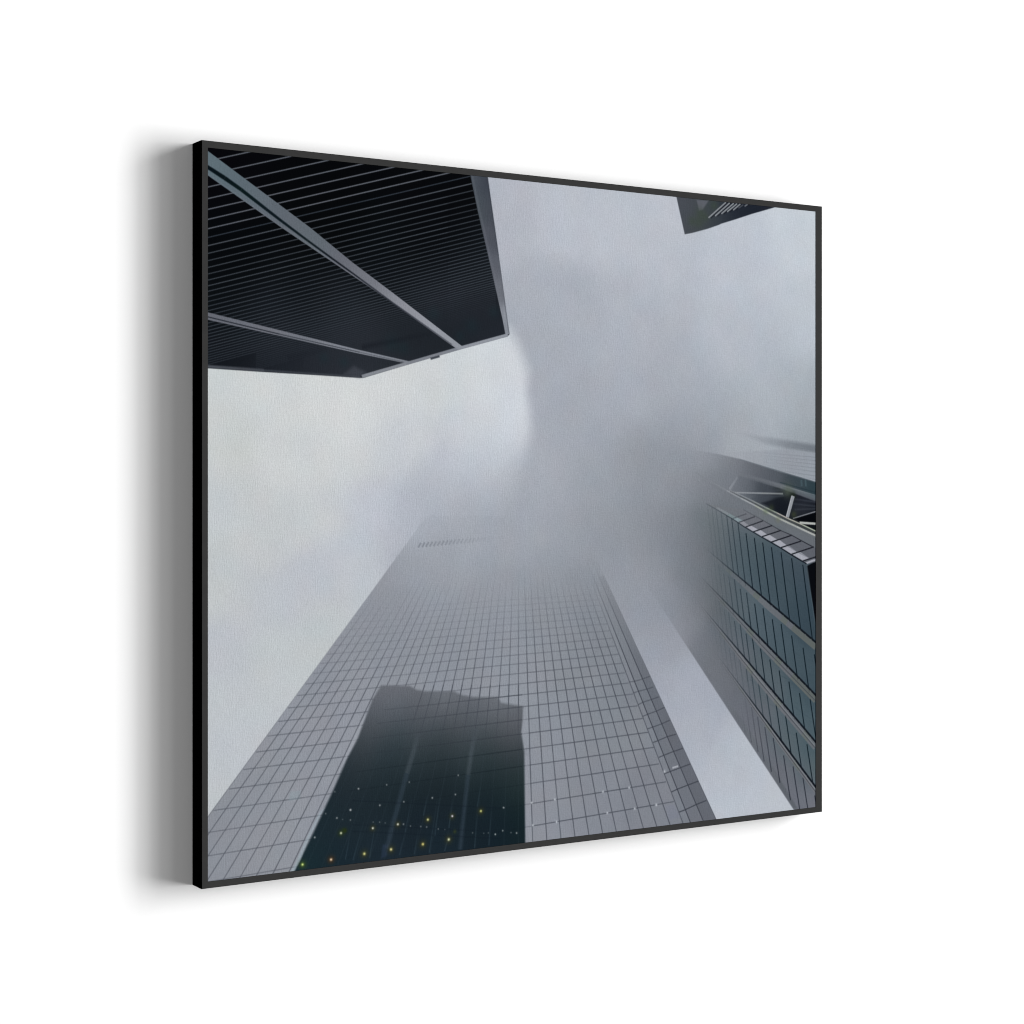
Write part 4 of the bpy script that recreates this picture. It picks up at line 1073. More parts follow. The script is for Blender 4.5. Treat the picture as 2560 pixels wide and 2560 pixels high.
('P',[(917.9,376.9),(986.7,383.9),(1082.3,394.4),(1082.3,407.1),(1021.7,401),(969.3,392.8)],[(917.9,376.9,150,155,163,0),(960.7,386.3,136,142,150,0.5),(1021.7,393.5,118,124,132,0.85),(1081.4,401,108,115,123,1)],9,50),
('P',[(860.8,408.6),(934.9,406.6),(1021.7,401.6),(1082.3,407.8),(1082.3,455.6),(1004.2,438.5),(921.3,418.9)],[(860.8,408.6,150,155,164,0),(934.9,410.6,156,161,170,0.4),(1021.7,412.4,152,158,167,0.8),(1080.5,417.4,150,157,165,1),(1080.5,442,148,155,165,1),(1004.2,428.8,147,152,161,0.9)],3,40),
(960.7,407.6,1082.3,414.6,1.32,1.36,(122,129,138),.05,.6),
(964.2,412.3,1082.3,420.1,1.32,1.36,(122,129,138),.05,.6),
(967.6,417.6,1082.3,426.2,1.32,1.36,(122,129,138),.05,.6),
(971.1,422.9,1082.3,432.4,1.32,1.36,(122,129,138),.05,.6),
(974.5,428.3,1082.3,438.5,1.32,1.36,(122,129,138),.05,.6),
(978,433.6,1082.3,445.4,1.33,1.36,(122,129,138),.05,.6),
(981.5,438.3,1082.3,451.5,1.33,1.36,(122,129,138),.05,.6),
('P',[(809.7,403.3),(860.8,408.6),(921.3,418.9),(1004.2,438.5),(1083.2,455.9),(1098.9,461.8),(1098.9,1047),(1076.3,1044.7),(1033.2,989.5),(965.2,904.1),(911.2,835.9),(858.3,769),(806.3,703.3),(755.3,638.9),(705.3,575.7),(704,483.3),(723,421.6)],[(817.9,410.3,136,141,149,0),(840.9,408.8,130,135,143,0.04),(860.8,412.6,122,127,135,0.32),(887.5,416.3,118,123,131,0.65),(917.9,421.3,111,115,123,0.9),(952.1,429.1,99,104,112,1),(986.7,440.9,85,90,98,1),(1039.4,454.3,61,71,78,1),(1080.5,462.4,45,62,69,1),(788.5,432.6,132,137,145,0),(812.9,436.4,126,131,139,0.25),(842.5,434.9,118,123,131,0.5),(860.8,448,112,117,125,0.75),(884.2,442.6,106,111,119,0.9),(844.2,463.7,122,127,135,0.6),(874.1,472.9,116,121,129,0.85),(901,482.2,112,117,125,1),(934.9,498.3,110,115,122,1),(969.3,513.3,108,113,119,1),(1039.4,536.9,107,112,118,1),(1080.5,551.1,102,107,113,1),(778.8,468.9,132,137,145,0),(804.8,462.4,128,132,140,0.3),(723,508.1,134,139,147,0),(719.2,606.8,141,144,151,0),(761.4,508.4,132,137,145,0.15),(757.5,576.8,134,138,147,0.18),(792.6,515,126,131,139,0.4),(792.6,565,122,127,135,0.55),(816.2,540.3,118,123,131,0.7),(816.2,596.9,116,121,129,0.78),(769.2,639.3,132,136,145,0.2),(800.4,640.4,122,126,134,0.6),(836,578.5,112,117,125,0.8),(844,515.5,110,117,122,0.9),(848,547.1,106,112,118,0.95),(880.2,522.2,98,108,114,1),(880.2,554,96,104,110,1),(880.2,585.8,94,102,108,1),(920.9,548.3,82,95,103,1),(920.9,580.3,80,93,101,1),(962.3,561.8,74,89,97,1),(962.3,600.5,72,87,96,1),(1004.3,582.1,69,83,93,1),(1004.3,627.6,67,82,91,1),(1046.9,602.6,64,77,87,1),(1046.9,655.1,60,75,85,1),(1072.8,688.9,56,71,81,1),(848,597.7,106,111,117,0.95),(848,635.6,108,112,118,0.95),(820.1,678.8,122,126,134,0.7),(832,654,114,118,126,0.85),(880.2,630.3,96,103,109,1),(880.2,668.4,96,103,109,1),(920.9,644.4,86,98,106,1),(920.9,682.8,86,98,106,1),(962.3,684.4,79,93,102,1),(1004.3,725.1,73,88,97,1),(1046.9,753.4,69,84,93,1),(1077.1,794.4,65,81,90,1),(792.6,687,130,134,142,0.4),(840,711.1,116,120,128,0.95),(864,699.5,107,112,120,1),(896.4,707.3,98,104,112,1),(864,743.9,112,116,124,1),(888.3,770.6,110,114,122,1),(912.7,740,97,103,111,1),(929.1,785.8,102,106,114,1),(962.3,761.9,86,97,104,1),(979,788.7,86,98,105,1),(1029.8,830.9,77,93,101,1),(1072.8,879.7,75,91,99,1),(920.9,823.7,107,110,119,1),(954,858.1,107,110,119,1),(970.6,833.4,99,103,111,1),(995.8,848.1,90,101,108,1),(1021.3,882.5,87,100,106,1),(1064.2,931.7,83,97,103,1),(987.4,905.9,107,110,119,1),(1021.3,941.2,108,111,120,1),(1046.9,969.6,110,113,123,1),(1072.8,991.6,112,115,124,1)],3,20),
('P',[(785.8,677.4),(858.3,769),(938.1,869.8),(1033.2,989.5),(1042.6,990.3),(979,902),(920.9,830.1),(848,743.1)],[(800.4,690.5,120,124,132,0),(848,755.7,112,116,124,0.4),(945.7,883.3,100,105,112,0.7),(1034.1,984.8,92,97,104,0.8)],4,40),
(855.3,491.8,856.8,502,1.92,1.92,(56,68,76),.1,.1),
(856.8,502,858.3,512.1,1.92,1.93,(56,68,76),.11,.11),
(858.3,512.1,859.8,522.3,1.93,1.93,(56,68,76),.11,.11),
(859.8,522.3,861.3,532.4,1.93,1.93,(56,68,76),.12,.12),
(861.3,532.4,862.8,542.6,1.93,1.93,(56,68,76),.12,.12),
(862.8,542.6,864.4,552.7,1.93,1.93,(56,68,76),.12,.12),
(864.4,552.7,865.9,562.9,1.93,1.93,(56,68,76),.13,.13),
(865.9,562.9,867.5,573.1,1.93,1.93,(56,68,76),.13,.13),
(869.1,583.3,870.7,593.5,1.93,1.93,(56,68,76),.14,.14),
(870.7,593.5,872.3,603.7,1.93,1.93,(56,68,76),.14,.14),
(872.3,603.7,873.9,613.9,1.93,1.93,(56,68,76),.15,.15),
(873.9,613.9,875.5,624.1,1.93,1.93,(56,68,76),.15,.15),
(875.5,624.1,877.1,634.3,1.93,1.94,(56,68,76),.16,.16),
(878.8,644.5,880.5,654.8,1.94,1.94,(56,68,76),.17,.17),
(880.5,654.8,882.1,665,1.94,1.94,(56,68,76),.17,.17),
(882.1,665,883.8,675.2,1.94,1.94,(56,68,76),.18,.18),
(883.8,675.2,885.5,685.5,1.94,1.94,(56,68,76),.18,.18),
(885.5,685.5,887.2,695.7,1.94,1.94,(56,68,76),.19,.19),
(889,706,890.7,716.3,1.94,1.94,(56,68,76),.2,.2),
(890.7,716.3,892.5,726.6,1.94,1.94,(56,68,76),.18,.18),
(892.5,726.6,894.2,736.8,1.94,1.94,(56,68,76),.16,.16),
(894.2,736.8,896,747.1,1.94,1.95,(56,68,76),.14,.14),
(896,747.1,897.8,757.4,1.95,1.95,(56,68,76),.12,.12),
(862.4,591.7,864,601.9,1.93,1.93,(56,68,76),.09,.09),
(864,601.9,865.6,612.1,1.93,1.93,(56,68,76),.09,.09),
(865.6,612.1,867.2,622.3,1.93,1.93,(56,68,76),.09,.09),
(867.2,622.3,868.8,632.5,1.93,1.93,(56,68,76),.1,.1),
(870.5,642.7,872.1,652.9,1.93,1.93,(56,68,76),.1,.1),
(872.1,652.9,873.8,663.1,1.93,1.93,(56,68,76),.11,.11),
(873.8,663.1,875.5,673.4,1.93,1.93,(56,68,76),.11,.11),
(875.5,673.4,877.2,683.6,1.93,1.94,(56,68,76),.12,.12),
(878.9,693.8,880.6,704.1,1.94,1.94,(56,68,76),.13,.13),
(880.6,704.1,882.3,714.3,1.94,1.94,(56,68,76),.13,.13),
(882.3,714.3,884.1,724.6,1.94,1.94,(56,68,76),.12,.12),
(884.1,724.6,885.8,734.9,1.94,1.94,(56,68,76),.1,.1),
(885.8,734.9,887.6,745.1,1.94,1.94,(56,68,76),.08,.08),
(854.3,591.5,855.9,601.7,1.92,1.92,(56,68,76),.04,.04),
(855.9,601.7,857.5,611.9,1.92,1.93,(56,68,76),.04,.04),
(857.5,611.9,859.1,622,1.93,1.93,(56,68,76),.04,.04),
(860.8,632.2,862.4,642.4,1.93,1.93,(56,68,76),.05,.05),
(862.4,642.4,864.1,652.6,1.93,1.93,(56,68,76),.05,.05),
(864.1,652.6,865.7,662.8,1.93,1.93,(56,68,76),.06,.06),
(865.7,662.8,867.4,673,1.93,1.93,(56,68,76),.06,.06),
(867.4,673,869.1,683.3,1.93,1.93,(56,68,76),.07,.07),
(869.1,683.3,870.8,693.5,1.93,1.93,(56,68,76),.07,.07),
(870.8,693.5,872.5,703.7,1.93,1.93,(56,68,76),.07,.07),
(872.5,703.7,874.2,714,1.93,1.93,(56,68,76),.08,.08),
(874.2,714,876,724.2,1.93,1.93,(56,68,76),.07,.07),
(876,724.2,877.7,734.5,1.93,1.94,(56,68,76),.05,.05),
(853.6,632,855.2,642.2,1.92,1.92,(56,68,76),.02,.02),
(855.2,642.2,856.8,652.4,1.92,1.92,(56,68,76),.02,.02),
(856.8,652.4,858.5,662.6,1.92,1.93,(56,68,76),.02,.02),
(858.5,662.6,860.2,672.8,1.93,1.93,(56,68,76),.03,.03),
(861.9,683,863.6,693.2,1.93,1.93,(56,68,76),.03,.03),
(863.6,693.2,865.3,703.4,1.93,1.93,(56,68,76),.04,.04),
(865.3,703.4,867,713.6,1.93,1.93,(56,68,76),.04,.04),
(867,713.6,868.7,723.9,1.93,1.93,(56,68,76),.03,.03),
(863.9,495.6,865.4,505.7,1.93,1.93,(56,68,76),.17,.17),
(865.4,505.7,866.9,515.9,1.93,1.93,(56,68,76),.17,.17),
(866.9,515.9,868.4,526,1.93,1.93,(56,68,76),.18,.18),
(868.4,526,869.9,536.2,1.93,1.93,(56,68,76),.18,.18),
(869.9,536.2,871.5,546.4,1.93,1.93,(56,68,76),.18,.18),
(871.5,546.4,873,556.6,1.93,1.93,(56,68,76),.19,.19),
(873,556.6,874.6,566.8,1.93,1.93,(56,68,76),.19,.19),
(874.6,566.8,876.1,577,1.93,1.93,(56,68,76),.2,.2),
(877.7,587.2,879.3,597.4,1.94,1.94,(56,68,76),.21,.21),
(879.3,597.4,880.9,607.6,1.94,1.94,(56,68,76),.21,.21),
(880.9,607.6,882.6,617.8,1.94,1.94,(56,68,76),.22,.22),
(882.6,617.8,884.2,628,1.94,1.94,(56,68,76),.23,.23),
(884.2,628,885.8,638.3,1.94,1.94,(56,68,76),.23,.23),
(885.8,638.3,887.5,648.5,1.94,1.94,(56,68,76),.24,.24),
(889.2,658.8,890.9,669,1.94,1.94,(56,68,76),.25,.25),
(890.9,669,892.6,679.3,1.94,1.94,(56,68,76),.25,.25),
(892.6,679.3,894.3,689.5,1.94,1.94,(56,68,76),.26,.26),
(894.3,689.5,896,699.8,1.94,1.95,(56,68,76),.27,.27),
(896,699.8,897.7,710.1,1.95,1.95,(56,68,76),.27,.27),
(899.5,720.4,901.2,730.7,1.95,1.95,(56,68,76),.24,.24),
(901.2,730.7,903,741,1.95,1.95,(56,68,76),.22,.22),
(903,741,904.8,751.3,1.95,1.95,(56,68,76),.2,.2),
(904.8,751.3,906.6,761.6,1.95,1.95,(56,68,76),.17,.17),
(906.6,761.6,908.4,771.9,1.95,1.95,(56,68,76),.15,.15),
(872.5,499.3,874,509.5,1.93,1.93,(56,68,76),.24,.24),
(874,509.5,875.5,519.6,1.93,1.93,(56,68,76),.25,.25),
(875.5,519.6,877,529.8,1.93,1.94,(56,68,76),.25,.25),
(877,529.8,878.5,540,1.94,1.94,(56,68,76),.26,.26),
(878.5,540,880.1,550.2,1.94,1.94,(56,68,76),.26,.26),
(880.1,550.2,881.7,560.4,1.94,1.94,(56,68,76),.27,.27),
(881.7,560.4,883.2,570.6,1.94,1.94,(56,68,76),.27,.27),
(883.2,570.6,884.8,580.8,1.94,1.94,(56,68,76),.28,.28),
(884.8,580.8,886.4,591.1,1.94,1.94,(56,68,76),.28,.28),
(888,601.3,889.6,611.5,1.94,1.94,(56,68,76),.29,.29),
(889.6,611.5,891.3,621.8,1.94,1.94,(56,68,76),.3,.3),
(891.3,621.8,892.9,632,1.94,1.94,(56,68,76),.3,.3),
(892.9,632,894.6,642.3,1.94,1.94,(56,68,76),.31,.31),
(894.6,642.3,896.2,652.5,1.94,1.95,(56,68,76),.32,.32),
(897.9,662.8,899.6,673.1,1.95,1.95,(56,68,76),.33,.33),
(899.6,673.1,901.3,683.3,1.95,1.95,(56,68,76),.34,.34),
(901.3,683.3,903,693.6,1.95,1.95,(56,68,76),.34,.34),
(903,693.6,904.8,703.9,1.95,1.95,(56,68,76),.35,.35),
(904.8,703.9,906.5,714.2,1.95,1.95,(56,68,76),.36,.36),
(908.3,724.5,910.1,734.8,1.95,1.95,(56,68,76),.31,.31),
(910.1,734.8,911.8,745.2,1.95,1.95,(56,68,76),.29,.29),
(911.8,745.2,913.6,755.5,1.95,1.95,(56,68,76),.26,.26),
(913.6,755.5,915.5,765.8,1.95,1.96,(56,68,76),.23,.23),
(915.5,765.8,917.3,776.2,1.96,1.96,(56,68,76),.21,.21),
(922.8,807.2,924.7,817.6,1.96,1.96,(40,44,54),.02,.02),
(924.7,817.6,926.6,828,1.96,1.96,(40,44,54),.04,.04),
(926.6,828,928.5,838.4,1.96,1.96,(40,44,54),.06,.06),
(928.5,838.4,930.4,848.8,1.96,1.96,(40,44,54),.08,.08),
(930.4,848.8,932.3,859.2,1.96,1.96,(40,44,54),.1,.1),
(882.8,503.5,884.3,513.7,1.94,1.94,(56,68,76),.34,.34),
(884.3,513.7,885.8,523.9,1.94,1.94,(56,68,76),.35,.35),
(885.8,523.9,887.4,534.1,1.94,1.94,(56,68,76),.35,.35),
(887.4,534.1,888.9,544.3,1.94,1.94,(56,68,76),.36,.36),
(888.9,544.3,890.5,554.5,1.94,1.94,(56,68,76),.36,.36),
(890.5,554.5,892,564.8,1.94,1.94,(56,68,76),.37,.37),
(892,564.8,893.6,575,1.94,1.94,(56,68,76),.37,.37),
(893.6,575,895.2,585.2,1.94,1.94,(56,68,76),.38,.38),
(895.2,585.2,896.8,595.5,1.94,1.95,(56,68,76),.38,.38),
(898.4,605.7,900.1,616,1.95,1.95,(56,68,76),.4,.4),
(900.1,616,901.7,626.2,1.95,1.95,(30,42,50),.4,.4),
(901.7,626.2,903.4,636.5,1.95,1.95,(30,42,50),.41,.41),
(903.4,636.5,905,646.8,1.95,1.95,(30,42,50),.41,.41),
(905,646.8,906.7,657.1,1.95,1.95,(30,42,50),.42,.42),
(906.7,657.1,908.4,667.3,1.95,1.95,(30,42,50),.43,.43),
(910.1,677.6,911.8,687.9,1.95,1.95,(30,42,50),.44,.44),
(911.8,687.9,913.6,698.2,1.95,1.95,(30,42,50),.45,.45),
(913.6,698.2,915.3,708.6,1.95,1.96,(30,42,50),.46,.46),
(915.3,708.6,917.1,718.9,1.96,1.96,(30,42,50),.46,.46),
(917.1,718.9,918.8,729.2,1.96,1.96,(30,42,50),.43,.43),
(920.6,739.5,922.4,749.9,1.96,1.96,(56,68,76),.38,.38),
(922.4,749.9,924.2,760.2,1.96,1.96,(56,68,76),.35,.35),
(924.2,760.2,926.1,770.6,1.96,1.96,(56,68,76),.32,.32),
(926.1,770.6,927.9,781,1.96,1.96,(56,68,76),.29,.29),
(927.9,781,929.7,791.3,1.96,1.96,(56,68,76),.27,.27),
(931.6,801.7,933.5,812.1,1.96,1.97,(40,44,54),.12,.12),
(933.5,812.1,935.4,822.5,1.97,1.97,(40,44,54),.14,.14),
(935.4,822.5,937.3,832.9,1.97,1.97,(40,44,54),.16,.16),
(937.3,832.9,939.2,843.3,1.97,1.97,(40,44,54),.18,.18),
(939.2,843.3,941.1,853.7,1.97,1.97,(40,44,54),.2,.2),
(941.1,853.7,943.1,864.2,1.97,1.97,(40,44,54),.22,.22),
(943.1,864.2,945,874.6,1.97,1.97,(40,44,54),.24,.24),
(894.1,508.3,895.6,518.6,1.94,1.95,(30,42,50),.45,.45),
(895.6,518.6,897.1,528.8,1.95,1.95,(30,42,50),.46,.46),
(897.1,528.8,898.6,539,1.95,1.95,(30,42,50),.46,.46),
(898.6,539,900.2,549.2,1.95,1.95,(30,42,50),.47,.47),
(900.2,549.2,901.8,559.5,1.95,1.95,(30,42,50),.47,.47),
(901.8,559.5,903.3,569.7,1.95,1.95,(30,42,50),.48,.48),
(903.3,569.7,904.9,580,1.95,1.95,(30,42,50),.49,.49),
(904.9,580,906.5,590.2,1.95,1.95,(30,42,50),.49,.49),
(906.5,590.2,908.2,600.5,1.95,1.95,(30,42,50),.5,.5),
(909.8,610.8,911.4,621,1.95,1.95,(30,42,50),.51,.51),
(911.4,621,913.1,631.3,1.95,1.95,(30,42,50),.52,.52),
(913.1,631.3,914.8,641.6,1.95,1.96,(30,42,50),.52,.52),
(914.8,641.6,916.4,651.9,1.96,1.96,(30,42,50),.53,.53),
(916.4,651.9,918.1,662.2,1.96,1.96,(30,42,50),.54,.54),
(918.1,662.2,919.8,672.5,1.96,1.96,(30,42,50),.54,.54),
(921.6,682.8,923.3,693.2,1.96,1.96,(30,42,50),.56,.56),
(923.3,693.2,925,703.5,1.96,1.96,(30,42,50),.56,.56),
(925,703.5,926.8,713.8,1.96,1.96,(30,42,50),.57,.57),
(926.8,713.8,928.6,724.2,1.96,1.96,(30,42,50),.56,.56),
(928.6,724.2,930.4,734.5,1.96,1.96,(30,42,50),.53,.53),
(930.4,734.5,932.2,744.9,1.96,1.96,(30,42,50),.5,.5),
(934,755.3,935.8,765.6,1.97,1.97,(30,42,50),.44,.44),
(935.8,765.6,937.6,776,1.97,1.97,(30,42,50),.41,.41),
(937.6,776,939.5,786.4,1.97,1.97,(56,68,76),.39,.39),
(939.5,786.4,941.3,796.8,1.97,1.97,(56,68,76),.36,.36),
(941.3,796.8,943.2,807.2,1.97,1.97,(56,68,76),.33,.33),
(945.1,817.6,947,828,1.97,1.97,(40,44,54),.27,.27),
(947,828,948.9,838.5,1.97,1.97,(40,44,54),.29,.29),
(948.9,838.5,950.8,848.9,1.97,1.97,(40,44,54),.31,.31),
(950.8,848.9,952.8,859.3,1.97,1.98,(40,44,54),.33,.33),
(952.8,859.3,954.7,869.8,1.98,1.98,(40,44,54),.35,.35),
(954.7,869.8,956.7,880.3,1.98,1.98,(40,44,54),.37,.37),
(956.7,880.3,958.7,890.7,1.98,1.98,(40,44,54),.39,.39),
(904.2,513.4,905.8,523.7,1.95,1.95,(30,42,50),.56,.56),
(905.8,523.7,907.3,533.9,1.95,1.95,(30,42,50),.56,.56),
(907.3,533.9,908.9,544.2,1.95,1.95,(30,42,50),.57,.57),
(908.9,544.2,910.4,554.4,1.95,1.95,(30,42,50),.57,.57),
(910.4,554.4,912,564.7,1.95,1.95,(30,42,50),.58,.58),
(912,564.7,913.6,574.9,1.95,1.95,(30,42,50),.58,.58),
(913.6,574.9,915.2,585.2,1.95,1.96,(30,42,50),.59,.59),
(915.2,585.2,916.8,595.5,1.96,1.96,(30,42,50),.59,.59),
(916.8,595.5,918.5,605.8,1.96,1.96,(30,42,50),.6,.6),
(921.8,626.4,923.4,636.7,1.96,1.96,(30,42,50),.62,.62),
(923.4,636.7,925.1,647,1.96,1.96,(30,42,50),.62,.62),
(925.1,647,926.8,657.3,1.96,1.96,(30,42,50),.63,.63),
(926.8,657.3,928.5,667.6,1.96,1.96,(30,42,50),.64,.64),
(928.5,667.6,930.2,678,1.96,1.96,(30,42,50),.64,.64),
(933.7,698.6,935.5,709,1.97,1.97,(30,42,50),.66,.66),
(935.5,709,937.2,719.4,1.97,1.97,(30,42,50),.67,.67),
(937.2,719.4,939,729.7,1.97,1.97,(30,42,50),.64,.64),
(939,729.7,940.8,740.1,1.97,1.97,(30,42,50),.61,.61),
(940.8,740.1,942.6,750.5,1.97,1.97,(30,42,50),.59,.59),
(944.4,760.9,946.3,771.3,1.97,1.97,(30,42,50),.53,.53),
(946.3,771.3,948.1,781.7,1.97,1.97,(30,42,50),.5,.5),
(948.1,781.7,950,792.1,1.97,1.97,(30,42,50),.47,.47),
(950,792.1,951.9,802.5,1.97,1.98,(30,42,50),.44,.44),
(951.9,802.5,953.8,812.9,1.98,1.98,(30,42,50),.42,.42),
(953.8,812.9,955.7,823.4,1.98,1.98,(30,42,50),.41,.41),
(957.6,833.8,959.5,844.2,1.98,1.98,(40,44,54),.4,.4),
(959.5,844.2,961.5,854.7,1.98,1.98,(40,44,54),.42,.42),
(961.5,854.7,963.4,865.2,1.98,1.98,(40,44,54),.45,.45),
(963.4,865.2,965.4,875.6,1.98,1.98,(40,44,54),.47,.47),
(965.4,875.6,967.4,886.1,1.98,1.98,(40,44,54),.49,.49),
(967.4,886.1,969.4,896.6,1.98,1.98,(40,44,54),.51,.51),
(969.4,896.6,971.4,907.1,1.98,1.99,(40,44,54),.53,.53),
(917,519.8,918.5,530.1,1.96,1.96,(30,42,50),.68,.68),
(918.5,530.1,920.1,540.3,1.96,1.96,(30,42,50),.68,.68),
(920.1,540.3,921.6,550.6,1.96,1.96,(30,42,50),.69,.69),
(921.6,550.6,923.2,560.9,1.96,1.96,(30,42,50),.69,.69),
(923.2,560.9,924.8,571.2,1.96,1.96,(30,42,50),.7,.7),
(924.8,571.2,926.4,581.5,1.96,1.96,(30,42,50),.7,.7),
(926.4,581.5,928,591.8,1.96,1.96,(30,42,50),.71,.71),
(928,591.8,929.7,602.1,1.96,1.96,(30,42,50),.71,.71),
(929.7,602.1,931.3,612.4,1.96,1.96,(30,42,50),.72,.72),
(931.3,612.4,933,622.7,1.96,1.97,(30,42,50),.72,.72),
(934.6,633,936.3,643.3,1.97,1.97,(30,42,50),.73,.73),
(936.3,643.3,938,653.7,1.97,1.97,(30,42,50),.74,.74),
(938,653.7,939.7,664,1.97,1.97,(30,42,50),.75,.75),
(939.7,664,941.4,674.4,1.97,1.97,(12,24,32),.75,.75),
(941.4,674.4,943.2,684.7,1.97,1.97,(12,24,32),.76,.76),
(943.2,684.7,944.9,695.1,1.97,1.97,(12,24,32),.76,.76),
(946.7,705.5,948.5,715.8,1.97,1.97,(12,24,32),.78,.78),
(948.5,715.8,950.2,726.2,1.97,1.97,(12,24,32),.76,.76),
(950.2,726.2,952,736.6,1.97,1.98,(30,42,50),.74,.74),
(952,736.6,953.9,747,1.98,1.98,(30,42,50),.71,.71),
(953.9,747,955.7,757.4,1.98,1.98,(30,42,50),.69,.69),
(955.7,757.4,957.5,767.9,1.98,1.98,(30,42,50),.66,.66),
(959.4,778.3,961.2,788.7,1.98,1.98,(30,42,50),.61,.61),
(961.2,788.7,963.1,799.1,1.98,1.98,(30,42,50),.58,.58),
(963.1,799.1,965,809.6,1.98,1.98,(30,42,50),.55,.55),
(965,809.6,966.9,820,1.98,1.98,(30,42,50),.53,.53),
(966.9,820,968.8,830.5,1.98,1.98,(30,42,50),.54,.54),
(968.8,830.5,970.8,841,1.98,1.99,(30,42,50),.55,.55),
(972.7,851.5,974.7,861.9,1.99,1.99,(40,44,54),.57,.57),
(974.7,861.9,976.6,872.4,1.99,1.99,(40,44,54),.59,.59),
(976.6,872.4,978.6,882.9,1.99,1.99,(40,44,54),.61,.61),
(978.6,882.9,980.6,893.5,1.99,1.99,(40,44,54),.63,.63),
(980.6,893.5,982.6,904,1.99,1.99,(40,44,54),.65,.65),
(982.6,904,984.7,914.5,1.99,1.99,(40,44,54),.68,.68),
(984.7,914.5,986.7,925,1.99,1.99,(40,44,54),.7,.7),
(933.6,537.6,935.2,547.9,1.97,1.97,(12,24,32),.81,.81),
(935.2,547.9,936.8,558.2,1.97,1.97,(12,24,32),.81,.81),
(936.8,558.2,938.4,568.6,1.97,1.97,(12,24,32),.82,.82),
(938.4,568.6,940,578.9,1.97,1.97,(12,24,32),.82,.82),
(940,578.9,941.6,589.2,1.97,1.97,(12,24,32),.82,.82),
(941.6,589.2,943.2,599.5,1.97,1.97,(12,24,32),.83,.83),
(943.2,599.5,944.9,609.9,1.97,1.97,(12,24,32),.83,.83),
(944.9,609.9,946.6,620.2,1.97,1.97,(12,24,32),.84,.84),
(946.6,620.2,948.2,630.5,1.97,1.97,(12,24,32),.84,.84),
(951.6,651.3,953.3,661.6,1.98,1.98,(12,24,32),.85,.85),
(953.3,661.6,955.1,672,1.98,1.98,(12,24,32),.86,.86),
(955.1,672,956.8,682.4,1.98,1.98,(12,24,32),.86,.86),
(956.8,682.4,958.6,692.8,1.98,1.98,(12,24,32),.87,.87),
(958.6,692.8,960.3,703.2,1.98,1.98,(12,24,32),.87,.87),
(960.3,703.2,962.1,713.6,1.98,1.98,(12,24,32),.88,.88),
(963.9,724,965.7,734.4,1.98,1.98,(12,24,32),.85,.85),
(965.7,734.4,967.5,744.8,1.98,1.98,(12,24,32),.83,.83),
(967.5,744.8,969.3,755.3,1.98,1.98,(12,24,32),.81,.81),
(969.3,755.3,971.2,765.7,1.98,1.99,(12,24,32),.79,.79),
(971.2,765.7,973,776.1,1.99,1.99,(12,24,32),.77,.77),
(973,776.1,974.9,786.6,1.99,1.99,(30,42,50),.75,.75),
(976.8,797.1,978.7,807.5,1.99,1.99,(30,42,50),.7,.7),
(978.7,807.5,980.6,818,1.99,1.99,(30,42,50),.67,.67),
(980.6,818,982.5,828.5,1.99,1.99,(30,42,50),.68,.68),
(982.5,828.5,984.5,839,1.99,1.99,(30,42,50),.69,.69),
(984.5,839,986.4,849.5,1.99,1.99,(30,42,50),.69,.69),
(986.4,849.5,988.4,860,1.99,1.99,(30,42,50),.7,.7),
(990.4,870.5,992.4,881.1,2,2,(40,44,54),.76,.76),
(992.4,881.1,994.4,891.6,2,2,(40,44,54),.78,.78),
(994.4,891.6,996.4,902.1,2,2,(40,44,54),.8,.8),
(996.4,902.1,998.4,912.7,2,2,(40,44,54),.82,.82),
(998.4,912.7,1000.5,923.3,2,2,(40,44,54),.85,.85),
(1000.5,923.3,1002.5,933.8,2,2,(40,44,54),.87,.87),
(1002.5,933.8,1004.6,944.4,2,2,(40,44,54),.89,.89),
(950.9,545.4,952.5,555.7,1.97,1.98,(12,24,32),.91,.91),
(952.5,555.7,954.1,566,1.98,1.98,(12,24,32),.91,.91),
(954.1,566,955.7,576.4,1.98,1.98,(12,24,32),.92,.92),
(955.7,576.4,957.3,586.7,1.98,1.98,(12,24,32),.92,.92),
(957.3,586.7,959,597.1,1.98,1.98,(12,24,32),.92,.92),
(959,597.1,960.6,607.4,1.98,1.98,(12,24,32),.92,.92),
(960.6,607.4,962.3,617.8,1.98,1.98,(12,24,32),.92,.92),
(962.3,617.8,964,628.2,1.98,1.98,(12,24,32),.93,.93),
(964,628.2,965.7,638.6,1.98,1.98,(12,24,32),.93,.93),
(969.1,659.4,970.8,669.8,1.98,1.99,(12,24,32),.93,.93),
(970.8,669.8,972.6,680.2,1.99,1.99,(12,24,32),.94,.94),
(972.6,680.2,974.3,690.6,1.99,1.99,(12,24,32),.94,.94),
(974.3,690.6,976.1,701,1.99,1.99,(12,24,32),.94,.94),
(976.1,701,977.9,711.4,1.99,1.99,(12,24,32),.94,.94),
(977.9,711.4,979.7,721.9,1.99,1.99,(12,24,32),.94,.94),
(983.3,742.8,985.2,753.2,1.99,1.99,(12,24,32),.92,.92),
(985.2,753.2,987,763.7,1.99,1.99,(12,24,32),.9,.9),
(987,763.7,988.9,774.2,1.99,1.99,(12,24,32),.89,.89),
(988.9,774.2,990.8,784.7,1.99,2,(12,24,32),.87,.87),
(990.8,784.7,992.7,795.2,2,2,(12,24,32),.86,.86),
(992.7,795.2,994.6,805.7,2,2,(12,24,32),.84,.84),
(996.5,816.2,998.4,826.7,2,2,(12,24,32),.81,.81),
(998.4,826.7,1000.4,837.2,2,2,(12,24,32),.82,.82),
(1000.4,837.2,1002.3,847.8,2,2,(12,24,32),.83,.83),
(1002.3,847.8,1004.3,858.3,2,2,(12,24,32),.83,.83),
(1004.3,858.3,1006.3,868.8,2,2,(12,24,32),.84,.84),
